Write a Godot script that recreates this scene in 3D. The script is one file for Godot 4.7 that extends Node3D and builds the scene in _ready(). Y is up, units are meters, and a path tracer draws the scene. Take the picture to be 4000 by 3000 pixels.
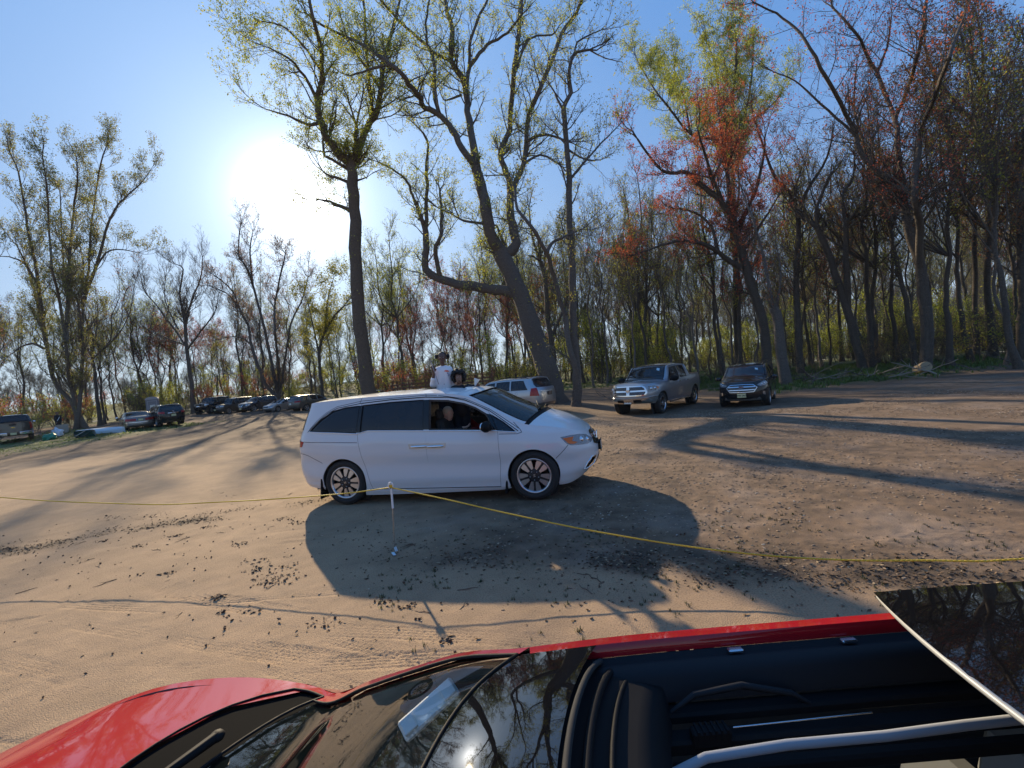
extends Node3D
# A dirt car park at the edge of a spring wood, seen from the open roof of a red saloon.

var MT := {}          # materials by name
var rng := RandomNumberGenerator.new()
var nz := FastNoiseLite.new()
var nz2 := FastNoiseLite.new()
var used := {}

# ---------------------------------------------------------------- mesh builder
class MB:
	var v := PackedVector3Array()
	var n := PackedVector3Array()
	var c := PackedColorArray()
	var ix := PackedInt32Array()
	var col := Color(1, 1, 1)
	var colored := false

	func vert(p: Vector3, q: Vector3) -> int:
		v.append(p)
		n.append(q)
		if colored:
			c.append(col)
		return v.size() - 1

	func tri(a: int, b: int, d: int) -> void:
		ix.append(a)
		ix.append(b)
		ix.append(d)

	func face(p: PackedVector3Array, q: Vector3 = Vector3.ZERO) -> void:
		var m := q
		if m == Vector3.ZERO:
			m = (p[2] - p[0]).cross(p[1] - p[0]).normalized()
		var s := v.size()
		for k in p.size():
			vert(p[k], m)
		for k in range(1, p.size() - 1):
			tri(s, s + k, s + k + 1)

	func box(at: Vector3, size: Vector3, b: Basis = Basis.IDENTITY) -> void:
		var h := size * 0.5
		for ax in 3:
			for sg in [-1.0, 1.0]:
				var nn := Vector3.ZERO
				nn[ax] = sg
				var u := Vector3.ZERO
				u[(ax + 1) % 3] = 1.0
				var w := Vector3.ZERO
				w[(ax + 2) % 3] = 1.0
				var o := nn * h
				var p := PackedVector3Array()
				for k in [[-1, -1], [-1, 1], [1, 1], [1, -1]]:
					p.append(at + b * (o + u * h * float(k[0]) + w * h * float(k[1])))
				if sg < 0:
					p.reverse()
				face(p, b * nn)

	# box with chamfered edges
	func cbox(at: Vector3, size: Vector3, ch: float, b: Basis = Basis.IDENTITY) -> void:
		var h := size * 0.5
		var pts := []
		for sx in [-1.0, 1.0]:
			for sy in [-1.0, 1.0]:
				for sz in [-1.0, 1.0]:
					pts.append(Vector3(sx, sy, sz))
		for ax in 3:
			for sg in [-1.0, 1.0]:
				var nn := Vector3.ZERO
				nn[ax] = sg
				var a1 := (ax + 1) % 3
				var a2 := (ax + 2) % 3
				var p := PackedVector3Array()
				for k in [[-1, -1], [-1, 1], [1, 1], [1, -1]]:
					var q := Vector3.ZERO
					q[ax] = sg * h[ax]
					q[a1] = k[0] * (h[a1] - ch)
					q[a2] = k[1] * (h[a2] - ch)
					p.append(at + b * q)
				face(p, b * nn)
		for ax in 3:
			var a1 := (ax + 1) % 3
			var a2 := (ax + 2) % 3
			for s1 in [-1.0, 1.0]:
				for s2 in [-1.0, 1.0]:
					var nn := Vector3.ZERO
					nn[a1] = s1
					nn[a2] = s2
					var p := PackedVector3Array()
					for k in [[-1, 0], [1, 0], [1, 1], [-1, 1]]:
						var q := Vector3.ZERO
						q[ax] = k[0] * (h[ax] - ch)
						q[a1] = s1 * (h[a1] - (ch if k[1] == 0 else 0.0))
						q[a2] = s2 * (h[a2] - (0.0 if k[1] == 0 else ch))
						p.append(at + b * q)
					face(p, b * nn.normalized())
		for s in pts:
			var p := PackedVector3Array()
			p.append(at + b * Vector3(s.x * h.x, s.y * (h.y - ch), s.z * (h.z - ch)))
			p.append(at + b * Vector3(s.x * (h.x - ch), s.y * h.y, s.z * (h.z - ch)))
			p.append(at + b * Vector3(s.x * (h.x - ch), s.y * (h.y - ch), s.z * h.z))
			face(p, (b * s).normalized())

	# tube along points, radius per point
	func tube(p: PackedVector3Array, r: PackedFloat32Array, k: int, cap := true) -> void:
		var m := p.size()
		if m < 2:
			return
		var d := (p[1] - p[0]).normalized()
		var u := d.cross(Vector3.UP)
		if u.length() < 0.1:
			u = d.cross(Vector3.RIGHT)
		u = u.normalized()
		var s := v.size()
		for a in m:
			var dd := (p[mini(a + 1, m - 1)] - p[maxi(a - 1, 0)]).normalized()
			u = (u - dd * u.dot(dd)).normalized()
			var w := dd.cross(u)
			for b in k:
				var t := TAU * b / k
				var q := u * cos(t) + w * sin(t)
				vert(p[a] + q * r[a], q)
		for a in m - 1:
			for b in k:
				var e := s + a * k + b
				var g := s + a * k + (b + 1) % k
				ix.append(e)
				ix.append(g + k)
				ix.append(g)
				ix.append(e)
				ix.append(e + k)
				ix.append(g + k)
		if cap:
			for e in [0, m - 1]:
				var f := PackedVector3Array()
				for b in k:
					f.append(v[s + e * k + b])
				var dd := (p[1] - p[0]).normalized() * -1.0 if e == 0 else (p[m - 1] - p[m - 2]).normalized()
				face(f, dd)

	func rod(a: Vector3, b: Vector3, r0: float, r1: float, k: int = 8) -> void:
		tube(PackedVector3Array([a, b]), PackedFloat32Array([r0, r1]), k)

	# profile (radius, height along axis) revolved
	func lathe(prof: PackedVector2Array, k: int, b: Basis = Basis.IDENTITY, at: Vector3 = Vector3.ZERO, a0 := 0.0, a1 := TAU) -> void:
		var m := prof.size()
		var s := v.size()
		for a in m:
			var t := prof[mini(a + 1, m - 1)] - prof[maxi(a - 1, 0)]
			var q := Vector2(t.y, -t.x).normalized()
			for e in k + 1:
				var g := a0 + (a1 - a0) * e / k
				vert(at + b * Vector3(prof[a].x * cos(g), prof[a].y, prof[a].x * sin(g)), b * Vector3(q.x * cos(g), q.y, q.x * sin(g)))
		for a in m - 1:
			for e in k:
				var o := s + a * (k + 1) + e
				tri(o, o + 1, o + k + 2)
				tri(o, o + k + 2, o + k + 1)

	# grid of points rows x cols with smooth normals
	func sheet(pts: PackedVector3Array, cols: int, flip := false) -> void:
		var rows := pts.size() / cols
		var s := v.size()
		for r in rows:
			for q in cols:
				var du := pts[r * cols + mini(q + 1, cols - 1)] - pts[r * cols + maxi(q - 1, 0)]
				var dv := pts[mini(r + 1, rows - 1) * cols + q] - pts[maxi(r - 1, 0) * cols + q]
				var m := du.cross(dv).normalized()
				if flip:
					m = -m
				vert(pts[r * cols + q], m)
		for r in rows - 1:
			for q in cols - 1:
				var o := s + r * cols + q
				tri(o, o + 1, o + cols + 1)
				tri(o, o + cols + 1, o + cols)

	# polygon in a plane, extruded (poly in local xy, depth along local z from 0 to d)
	func extrude(poly: PackedVector2Array, d: float, b: Basis, at: Vector3) -> void:
		var t := Geometry2D.triangulate_polygon(poly)
		for side in 2:
			var s := v.size()
			var nn := b * Vector3(0, 0, 1 if side == 1 else -1)
			for q in poly:
				vert(at + b * Vector3(q.x, q.y, d if side == 1 else 0.0), nn)
			for k in range(0, t.size(), 3):
				tri(s + t[k], s + t[k + 1], s + t[k + 2])
		for k in poly.size():
			var p0 := poly[k]
			var p1 := poly[(k + 1) % poly.size()]
			var e := p1 - p0
			face(PackedVector3Array([at + b * Vector3(p0.x, p0.y, 0), at + b * Vector3(p1.x, p1.y, 0), at + b * Vector3(p1.x, p1.y, d), at + b * Vector3(p0.x, p0.y, d)]), b * Vector3(e.y, -e.x, 0).normalized())

	func ball(at: Vector3, r: Vector3, k: int = 10, b: Basis = Basis.IDENTITY) -> void:
		var rows := maxi(4, k / 2)
		var s := v.size()
		for a in rows + 1:
			var th := PI * a / rows
			for e in k + 1:
				var ph := TAU * e / k
				var q := Vector3(sin(th) * cos(ph), cos(th), sin(th) * sin(ph))
				vert(at + b * (q * r), (b * (q / r)).normalized())
		for a in rows:
			for e in k:
				var o := s + a * (k + 1) + e
				tri(o, o + 1, o + k + 2)
				tri(o, o + k + 2, o + k + 1)

	var wound := false   # set when the winding is known to be right

	func mesh() -> ArrayMesh:
		if not wound:
			for k in range(0, ix.size(), 3):
				var a := ix[k]
				var b := ix[k + 1]
				var d := ix[k + 2]
				if (v[d] - v[a]).cross(v[b] - v[a]).dot(n[a] + n[b] + n[d]) < 0.0:
					ix[k + 1] = d
					ix[k + 2] = b
		var arr := []
		arr.resize(Mesh.ARRAY_MAX)
		arr[Mesh.ARRAY_VERTEX] = v
		arr[Mesh.ARRAY_NORMAL] = n
		if colored:
			arr[Mesh.ARRAY_COLOR] = c
		arr[Mesh.ARRAY_INDEX] = ix
		var m := ArrayMesh.new()
		if v.size() > 0:
			m.add_surface_from_arrays(Mesh.PRIMITIVE_TRIANGLES, arr)
		return m

# ---------------------------------------------------------------- scene tree helpers
func numbered(called: String) -> String:
	if not used.has(called):
		used[called] = 0
		return called
	used[called] += 1
	return "%s_%03d" % [called, used[called]]

func obj(called: String, mb: MB, m: Material, parent: Node = self) -> MeshInstance3D:
	return objm(called, mb.mesh(), m, parent)

func objm(called: String, me: Mesh, m: Material, parent: Node = self) -> MeshInstance3D:
	var o := MeshInstance3D.new()
	o.mesh = me
	o.material_override = m
	o.name = numbered(called) if parent == self else called
	parent.add_child(o, true)
	return o

func tag(o: Node, label: String, category: String, group := "") -> void:
	o.set_meta("label", label)
	o.set_meta("category", category)
	if group != "":
		o.set_meta("group", group)

func thing(called: String, label: String, category: String, at := Vector3.ZERO, turn := 0.0, group := "") -> Node3D:
	var o := Node3D.new()
	o.name = numbered(called)
	add_child(o)
	o.position = at
	o.rotation.y = turn
	tag(o, label, category, group)
	return o

func copy(src: Node3D, label: String, at: Vector3, turn := 0.0, group := "") -> Node3D:
	var o: Node3D = src.duplicate()
	o.name = numbered(String(src.name).rstrip("0123456789").trim_suffix("_"))
	add_child(o)
	o.position = at
	o.rotation.y = turn
	o.set_meta("label", label)
	if group != "":
		o.set_meta("group", group)
	return o

func stuff(o: Node, label: String, category: String) -> void:
	tag(o, label, category)
	o.set_meta("kind", "stuff")

# ---------------------------------------------------------------- materials
func lin(r: float, g: float, b: float) -> Color:
	return Color(r, g, b).linear_to_srgb()

func mat(called: String, col: Color, rough := 0.6, metal := 0.0) -> StandardMaterial3D:
	var m := StandardMaterial3D.new()
	m.albedo_color = col
	m.roughness = rough
	m.metallic = metal
	m.resource_name = called
	MT[called] = m
	return m

func noise_tex(freq: float, oct: int, ramp: Array, size := 512, seed_ := 1, kind := FastNoiseLite.TYPE_SIMPLEX_SMOOTH) -> NoiseTexture2D:
	var f := FastNoiseLite.new()
	f.noise_type = kind
	f.seed = seed_
	f.frequency = freq
	f.fractal_octaves = oct
	var t := NoiseTexture2D.new()
	t.width = size
	t.height = size
	t.seamless = true
	t.noise = f
	if ramp.size() > 0:
		var g := Gradient.new()
		var off := PackedFloat32Array()
		var cs := PackedColorArray()
		for k in ramp.size():
			off.append(float(k) / (ramp.size() - 1))
			cs.append(ramp[k])
		g.offsets = off
		g.colors = cs
		t.color_ramp = g
	return t

func tri_map(m: StandardMaterial3D, scale_: float, world := true) -> void:
	m.uv1_triplanar = true
	m.uv1_world_triplanar = world
	m.uv1_scale = Vector3.ONE * scale_

func make_materials() -> void:
	var paint := func(called: String, col: Color, metal: float, rough: float) -> void:
		var m := mat(called, col, rough, metal)
		m.clearcoat_enabled = true
		m.clearcoat = 1.0
		m.clearcoat_roughness = 0.04
		if metal == 0.0:
			m.metallic_specular = 0.1
	paint.call("pearl_white", lin(0.64, 0.64, 0.635), 0.0, 0.6)
	paint.call("red_paint", lin(0.36, 0.010, 0.016), 0.0, 0.65)
	paint.call("silver_paint", lin(0.42, 0.43, 0.44), 0.75, 0.34)
	paint.call("grey_silver_paint", lin(0.30, 0.32, 0.35), 0.7, 0.36)
	paint.call("black_paint", lin(0.012, 0.013, 0.015), 0.0, 0.3)
	paint.call("navy_paint", lin(0.012, 0.018, 0.03), 0.1, 0.3)
	paint.call("charcoal_paint", lin(0.05, 0.05, 0.05), 0.5, 0.36)
	paint.call("pewter_paint", lin(0.17, 0.165, 0.16), 0.6, 0.38)
	paint.call("bronze_grey_paint", lin(0.10, 0.095, 0.085), 0.6, 0.36)
	mat("chrome", lin(0.75, 0.76, 0.78), 0.08, 1.0)
	mat("dull_chrome", lin(0.6, 0.6, 0.62), 0.25, 1.0)
	mat("alloy", lin(0.55, 0.55, 0.56), 0.3, 0.9)
	mat("dark_alloy", lin(0.03, 0.03, 0.033), 0.45, 0.4)
	mat("rubber", lin(0.022, 0.021, 0.02), 0.85)
	mat("black_plastic", lin(0.012, 0.012, 0.013), 0.65).metallic_specular = 0.25
	mat("gloss_black", lin(0.008, 0.008, 0.009), 0.12)
	mat("liner_plastic", lin(0.045, 0.045, 0.045), 0.95)
	mat("underbody", lin(0.08, 0.078, 0.075), 0.9)
	mat("cabin_dark", lin(0.03, 0.028, 0.026), 0.9)
	mat("cabin_grey", lin(0.22, 0.21, 0.2), 0.9)
	var g := mat("privacy_glass", Color(lin(0.012, 0.014, 0.018), 0.93), 0.03)
	g.transparency = BaseMaterial3D.TRANSPARENCY_ALPHA
	g = mat("tint_glass", Color(lin(0.015, 0.018, 0.018), 0.5), 0.02)
	g.transparency = BaseMaterial3D.TRANSPARENCY_ALPHA
	g = mat("clear_glass", Color(lin(0.05, 0.07, 0.065), 0.22), 0.02)
	g.transparency = BaseMaterial3D.TRANSPARENCY_ALPHA
	g = mat("van_screen", Color(lin(0.012, 0.016, 0.014), 0.8), 0.02)
	g.transparency = BaseMaterial3D.TRANSPARENCY_ALPHA
	g = mat("lamp_lens", Color(lin(0.75, 0.78, 0.8), 0.3), 0.03)
	g.transparency = BaseMaterial3D.TRANSPARENCY_ALPHA
	mat("lamp_reflector", lin(0.75, 0.76, 0.78), 0.15, 0.9)
	mat("amber_lens", lin(0.65, 0.14, 0.015), 0.12)
	mat("red_lens", lin(0.35, 0.012, 0.012), 0.12)
	mat("plate_cream", lin(0.72, 0.66, 0.36), 0.45)
	mat("plate_white", lin(0.75, 0.75, 0.68), 0.45)
	mat("ink", lin(0.015, 0.015, 0.02), 0.6)
	mat("badge_blue", lin(0.01, 0.035, 0.14), 0.2)
	mat("badge_gold", lin(0.6, 0.42, 0.08), 0.25, 0.9)
	mat("white_plastic", lin(0.72, 0.75, 0.74), 0.4)
	mat("tag_white", lin(0.82, 0.86, 0.8), 0.5)
	mat("blue_sticker", lin(0.45, 0.62, 0.7), 0.5)
	g = mat("screen_glass", Color(lin(0.03, 0.045, 0.04), 0.12), 0.015)
	g.transparency = BaseMaterial3D.TRANSPARENCY_ALPHA
	var rg := mat("roof_glass", lin(0.004, 0.004, 0.005), 0.02)
	rg.metallic_specular = 1.0
	mat("cowl_black", lin(0.008, 0.008, 0.008), 0.9).metallic_specular = 0.1
	mat("channel_grey", lin(0.02, 0.021, 0.024), 0.6).metallic_specular = 0.25
	mat("headlining", lin(0.30, 0.315, 0.34), 0.9)
	mat("glass_edge", lin(0.35, 0.35, 0.33), 0.4)
	mat("dash_brown", lin(0.15, 0.135, 0.115), 0.85)
	mat("seat_grey", lin(0.3, 0.31, 0.3), 0.9)
	var gr := mat("ground", Color.WHITE, 0.97)
	gr.vertex_color_use_as_albedo = true
	gr.albedo_texture = noise_tex(0.09, 4, [Color(0.62, 0.61, 0.60), Color(0.9, 0.89, 0.88), Color(0.97, 0.96, 0.95), Color(1, 1, 1)], 1024, 5)
	tri_map(gr, 0.55)
	gr.normal_enabled = true
	var gn := noise_tex(0.16, 4, [], 1024, 8)
	gn.as_normal_map = true
	gn.bump_strength = 3.0
	gr.normal_texture = gn
	var bark := func(called: String, a: Color, b: Color) -> void:
		var m := mat(called, Color.WHITE, 0.95)
		m.albedo_texture = noise_tex(0.05, 5, [a, b, a.lerp(b, 0.4), b.lightened(0.12)], 256, 31)
		m.uv1_triplanar = true
		m.uv1_scale = Vector3(1.6, 0.45, 1.6)
		m.normal_enabled = true
		var t := noise_tex(0.06, 4, [], 256, 32)
		t.as_normal_map = true
		t.bump_strength = 10.0
		m.normal_texture = t
	bark.call("bark_brown", lin(0.055, 0.041, 0.03), lin(0.16, 0.12, 0.086))
	bark.call("bark_grey", lin(0.055, 0.047, 0.04), lin(0.155, 0.13, 0.11))
	bark.call("bark_dark", lin(0.036, 0.029, 0.023), lin(0.115, 0.092, 0.072))
	var fo := mat("foliage", Color.WHITE, 0.6)
	fo.vertex_color_use_as_albedo = true
	fo.backlight_enabled = true
	fo.backlight = Color(1.0, 1.0, 0.75)
	fo = mat("far_foliage", Color.WHITE, 0.8)
	fo.vertex_color_use_as_albedo = true
	mat("yellow_rope", lin(0.62, 0.42, 0.03), 0.6)
	var wood := func(called: String, a: Color, b: Color) -> void:
		var m := mat(called, Color.WHITE, 0.85)
		m.albedo_texture = noise_tex(0.03, 4, [a, b, a.lerp(b, 0.5), b], 256, 41)
		m.uv1_triplanar = true
		m.uv1_scale = Vector3(0.6, 5.0, 5.0)
	wood.call("deck_wood", lin(0.10, 0.042, 0.024), lin(0.17, 0.075, 0.042))
	wood.call("deck_wood_pale", lin(0.30, 0.22, 0.15), lin(0.42, 0.33, 0.24))
	wood.call("green_wood", lin(0.03, 0.045, 0.035), lin(0.05, 0.07, 0.055))
	wood.call("dead_wood", lin(0.20, 0.165, 0.125), lin(0.32, 0.27, 0.21))
	wood.call("log_bark", lin(0.16, 0.12, 0.07), lin(0.26, 0.2, 0.12))
	mat("log_face", lin(0.36, 0.27, 0.16), 0.9)
	mat("toilet_grey", lin(0.25, 0.245, 0.26), 0.6)
	mat("toilet_pale", lin(0.42, 0.40, 0.42), 0.5)
	mat("toilet_dark", lin(0.09, 0.09, 0.1), 0.6)
	mat("white_hull", lin(0.62, 0.66, 0.68), 0.35)
	mat("green_hull", lin(0.012, 0.065, 0.055), 0.35)
	mat("white_cloth", lin(0.78, 0.78, 0.80), 0.85)
	mat("green_cloth", lin(0.02, 0.22, 0.13), 0.5)
	mat("blue_tarp", lin(0.02, 0.10, 0.24), 0.5)
	mat("galvanised", lin(0.62, 0.62, 0.6), 0.5, 0.3)
	mat("dark_cloth", lin(0.022, 0.022, 0.026), 0.95)
	mat("ink_cloth", lin(0.015, 0.017, 0.025), 0.95)
	mat("red_cloth", lin(0.22, 0.01, 0.012), 0.9)
	mat("orange_print", lin(0.75, 0.12, 0.05), 0.9)
	mat("grey_print", lin(0.30, 0.32, 0.42), 0.9)
	mat("wand_grey", lin(0.28, 0.25, 0.25), 0.4)
	mat("hair_black", lin(0.012, 0.010, 0.009), 0.7)
	mat("hair_blond", lin(0.42, 0.36, 0.27), 0.6)
	mat("eye_white", lin(0.7, 0.68, 0.65), 0.3)
	mat("mouth_dark", lin(0.05, 0.01, 0.01), 0.6)
	mat("lip_dark", lin(0.12, 0.05, 0.045), 0.5)
	mat("lip_pale", lin(0.4, 0.16, 0.14), 0.5)
	for q in [["skin_dark", 0.115, 0.058, 0.036], ["skin_brown", 0.24, 0.13, 0.085], ["skin_pale", 0.52, 0.32, 0.24]]:
		var sm := mat(q[0], lin(q[1], q[2], q[3]), 0.5)
		sm.subsurf_scatter_enabled = true
		sm.subsurf_scatter_strength = 0.1
# ---------------------------------------------------------------- vehicles
# A vehicle is drawn in an unrolled side elevation: a runs along the flank (metres forward of the middle) and on
# round the corner to the middle of the nose or tail; y is height. skin() lays a point of that drawing on the body.
class Car:
	var xf: float
	var xr: float
	var W: float
	var nf: float
	var nr: float
	var N := 300
	var tb := {}
	var afront: float
	var arear: float
	var plan_a := PackedFloat32Array()
	var plan_x := PackedFloat32Array()
	var plan_p := PackedFloat32Array()
	var x0: float
	var x1: float
	var ya: float
	var yb: float

	static func hermite(pts: Array, x: float) -> float:
		var m := pts.size()
		if x <= pts[0][0]:
			return pts[0][1]
		if x >= pts[m - 1][0]:
			return pts[m - 1][1]
		var k := 0
		while pts[k + 1][0] < x:
			k += 1
		var h: float = pts[k + 1][0] - pts[k][0]
		var d: float = (pts[k + 1][1] - pts[k][1]) / h
		var d0 := d
		var d1 := d
		if k > 0:
			var e: float = (pts[k][1] - pts[k - 1][1]) / (pts[k][0] - pts[k - 1][0])
			d0 = 0.0 if e * d <= 0 else 2.0 * e * d / (e + d)
		if k < m - 2:
			var e: float = (pts[k + 2][1] - pts[k + 1][1]) / (pts[k + 2][0] - pts[k + 1][0])
			d1 = 0.0 if e * d <= 0 else 2.0 * e * d / (e + d)
		var t: float = (x - pts[k][0]) / h
		var t2 := t * t
		var t3 := t2 * t
		return pts[k][1] * (2 * t3 - 3 * t2 + 1) + h * d0 * (t3 - 2 * t2 + t) + pts[k + 1][1] * (3 * t2 - 2 * t3) + h * d1 * (t3 - t2)

	func table(called: String, pts: Array, lo: float, hi: float) -> void:
		var t := PackedFloat32Array()
		for k in N + 1:
			t.append(hermite(pts, lo + (hi - lo) * k / N))
		tb[called] = t

	func look(t: PackedFloat32Array, lo: float, hi: float, x: float) -> float:
		var q := clampf((x - lo) / (hi - lo), 0.0, 1.0) * N
		var k := mini(int(q), N - 1)
		return lerpf(t[k], t[k + 1], q - k)

	func bot(x: float) -> float: return look(tb.bot, xr, xf, x)
	func rail(x: float) -> float: return look(tb.rail, xr, xf, x)
	func top(x: float) -> float: return look(tb.top, xr, xf, x)

	func setup(s: Dictionary) -> void:
		xf = s.xf
		xr = s.xr
		W = s.W
		nf = s.get("nf", 7.0)
		nr = s.get("nr", 9.0)
		for q in ["bot", "rail", "top", "belt", "wr"]:
			table(q, s[q], xr, xf)
		table("nose", s.nose, 0.0, 2.2)
		table("tail", s.tail, 0.0, 2.2)
		table("sec", s.get("sec", [[0.0, 0.93], [0.12, 0.965], [0.4, 0.985], [0.62, 1.0], [0.85, 0.985], [1.0, 0.955]]), 0.0, 1.0)
		# plan outline by arc length, from the middle of the tail to the middle of the nose
		var xs := PackedFloat32Array()
		var ps := PackedFloat32Array()
		var M := 160
		for k in 2 * M + 1:
			var t := -cos(PI * k / (2.0 * M))
			var at := absf(t)
			var e := nf if t > 0 else nr
			# cosine spacing of the superellipse near the ends
			var p := pow(maxf(0.0, 1.0 - pow(at, e)), 1.0 / 2.2)
			xs.append((xf + xr) * 0.5 + t * (xf - xr) * 0.5)
			ps.append(p)
		var acc := PackedFloat32Array([0.0])
		for k in range(1, 2 * M + 1):
			acc.append(acc[k - 1] + Vector2(xs[k] - xs[k - 1], (ps[k] - ps[k - 1]) * W).length())
		var off := acc[M]
		for k in 2 * M + 1:
			plan_a.append(acc[k] - off + (xf + xr) * 0.5)
		plan_x = xs
		plan_p = ps
		arear = plan_a[0]
		afront = plan_a[2 * M]

	func plan_at(a: float) -> Vector2:
		var lo := 0
		var hi := plan_a.size() - 1
		if a <= plan_a[0]:
			return Vector2(plan_x[0], 0)
		if a >= plan_a[hi]:
			return Vector2(plan_x[hi], 0)
		while hi - lo > 1:
			var m := (lo + hi) >> 1
			if plan_a[m] <= a:
				lo = m
			else:
				hi = m
		var t := (a - plan_a[lo]) / (plan_a[hi] - plan_a[lo])
		return Vector2(lerpf(plan_x[lo], plan_x[hi], t), lerpf(plan_p[lo], plan_p[hi], t))

	func plan_of_x(x: float) -> float:
		var t := clampf((x - (xf + xr) * 0.5) / ((xf - xr) * 0.5), -1.0, 1.0)
		return pow(maxf(0.0, 1.0 - pow(absf(t), nf if t > 0 else nr)), 1.0 / 2.2)

	func width(x: float, y: float) -> float:
		var r := rail(x)
		var b := minf(look(tb.belt, xr, xf, x), r)
		var bo := bot(x)
		if y <= b or r - b < 0.01:
			return W * look(tb.sec, 0.0, 1.0, (y - bo) / maxf(b - bo, 0.01))
		var u := clampf((y - b) / (r - b), 0.0, 1.0)
		var e := look(tb.sec, 0.0, 1.0, 1.0)
		var w := look(tb.wr, xr, xf, x)
		return W * lerpf(e, w, pow(u, 1.25))

	func skin(a: float, y: float) -> Vector3:
		var q := plan_at(a)
		var x := q.x
		var wf := clampf((x - (xf - 0.8)) / 0.8, 0.0, 1.0)
		var wt := clampf(((xr + 0.8) - x) / 0.8, 0.0, 1.0)
		var X := x + wf * wf * look(tb.nose, 0.0, 2.2, y) + wt * wt * look(tb.tail, 0.0, 2.2, y)
		return Vector3(X, y, width(X, y) * q.y)

	func normal(a: float, y: float) -> Vector3:
		var e := 0.012
		var da := skin(a + e, y) - skin(a - e, y)
		var dy := skin(a, y + e) - skin(a, y - e)
		var m := da.cross(dy)
		if m.length() < 1e-9:
			return Vector3(signf(a), 0, 0)
		return m.normalized()

	# outline of the flank in the drawing
	func outline() -> PackedVector2Array:
		var p := PackedVector2Array()
		var M := 90
		for k in M + 1:
			var a := lerpf(arear, afront, k / float(M))
			p.append(Vector2(a, bot(plan_at(a).x)))
		for k in M + 1:
			var a := lerpf(afront, arear, k / float(M))
			p.append(Vector2(a, rail(plan_at(a).x)))
		return p

	# top skin between x0 and x1 (x along, s = -1 .. 1 across)
	func top_at(x: float, s: float) -> Vector3:
		var r := rail(x)
		var X := x
		var wf := clampf((x - (xf - 0.8)) / 0.8, 0.0, 1.0)
		var wt := clampf(((xr + 0.8) - x) / 0.8, 0.0, 1.0)
		X += wf * wf * look(tb.nose, 0.0, 2.2, r) + wt * wt * look(tb.tail, 0.0, 2.2, r)
		var w := width(X, r) * plan_of_x(x)
		return Vector3(X, r + (top(x) - r) * (1.0 - pow(absf(s), 2.3)), w * s)

func car_region(c: Car, inside: Array, outside: Array, cell: float, off: float, side: float, mb: MB = null) -> MB:
	if mb == null:
		mb = MB.new()
	var whole := PackedVector2Array([Vector2(c.arear, -1), Vector2(c.afront, -1), Vector2(c.afront, 3), Vector2(c.arear, 3)])
	for P0 in inside:
		var cl := Geometry2D.intersect_polygons(P0, whole)
		if cl.is_empty():
			continue
		var P: PackedVector2Array = cl[0]
		var lo := Vector2(1e9, 1e9)
		var hi := Vector2(-1e9, -1e9)
		for q in P:
			lo = lo.min(q)
			hi = hi.max(q)
		var outs := []
		for o in outside:
			var l2 := Vector2(1e9, 1e9)
			var h2 := Vector2(-1e9, -1e9)
			for q in o:
				l2 = l2.min(q)
				h2 = h2.max(q)
			if l2.x < hi.x and h2.x > lo.x and l2.y < hi.y and h2.y > lo.y:
				outs.append([o, l2, h2])
		var na := maxi(1, int(ceil((hi.x - lo.x) / cell)))
		var ny := maxi(1, int(ceil((hi.y - lo.y) / cell)))
		for i in na:
			# finer across the rounded ends
			var a0 := lo.x + (hi.x - lo.x) * i / na
			var a1 := lo.x + (hi.x - lo.x) * (i + 1) / na
			for j in ny:
				var y0 := lo.y + (hi.y - lo.y) * j / ny
				var y1 := lo.y + (hi.y - lo.y) * (j + 1) / ny
				var rect := PackedVector2Array([Vector2(a0, y0), Vector2(a1, y0), Vector2(a1, y1), Vector2(a0, y1)])
				var pieces: Array = Geometry2D.intersect_polygons(rect, P)
				for o in outs:
					if o[1].x > a1 or o[2].x < a0 or o[1].y > y1 or o[2].y < y0:
						continue
					var next := []
					for pc in pieces:
						for r in Geometry2D.clip_polygons(pc, o[0]):
							if not Geometry2D.is_polygon_clockwise(r) or next.is_empty():
								next.append(r)
					pieces = next
				for pc in pieces:
					if pc.size() < 3:
						continue
					var t := PackedInt32Array([0, 1, 2, 0, 2, 3]) if pc.size() == 4 else Geometry2D.triangulate_polygon(pc)
					var s := mb.v.size()
					for q in pc:
						var m := c.normal(q.x, q.y)
						var p := c.skin(q.x, q.y) + m * off
						mb.vert(Vector3(p.x, p.y, p.z * side), Vector3(m.x, m.y, m.z * side))
					for k in t:
						mb.ix.append(s + k)
	return mb

func car_top(c: Car, x0: float, x1: float, s0: float, s1: float, nx: int, ns: int, off := 0.0, b0 := 0.0, b1 := 0.0, mb: MB = null, pw0 := 2.0, pw1 := 2.0) -> MB:
	if mb == null:
		mb = MB.new()
	var pts := PackedVector3Array()
	for i in nx + 1:
		var t := i / float(nx)
		if x1 > c.xf - 0.35:
			t = sin(t * PI / 2)
		if x0 < c.xr + 0.35:
			t = 1.0 - cos(t * PI / 2) if x1 < c.xf - 0.35 else t
		for j in ns + 1:
			var s := lerpf(s0, s1, j / float(ns))
			pts.append(c.top_at(lerpf(x0 + b0 * (1 - pow(absf(s), pw0)), x1 + b1 * (1 - pow(absf(s), pw1)), t), s))
	var st := mb.v.size()
	mb.sheet(pts, ns + 1, false)
	# make normals point up, and lift by off
	for k in range(st, mb.v.size()):
		if mb.n[k].y < 0:
			mb.n[k] = -mb.n[k]
		mb.v[k] += mb.n[k] * off
	return mb

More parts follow.
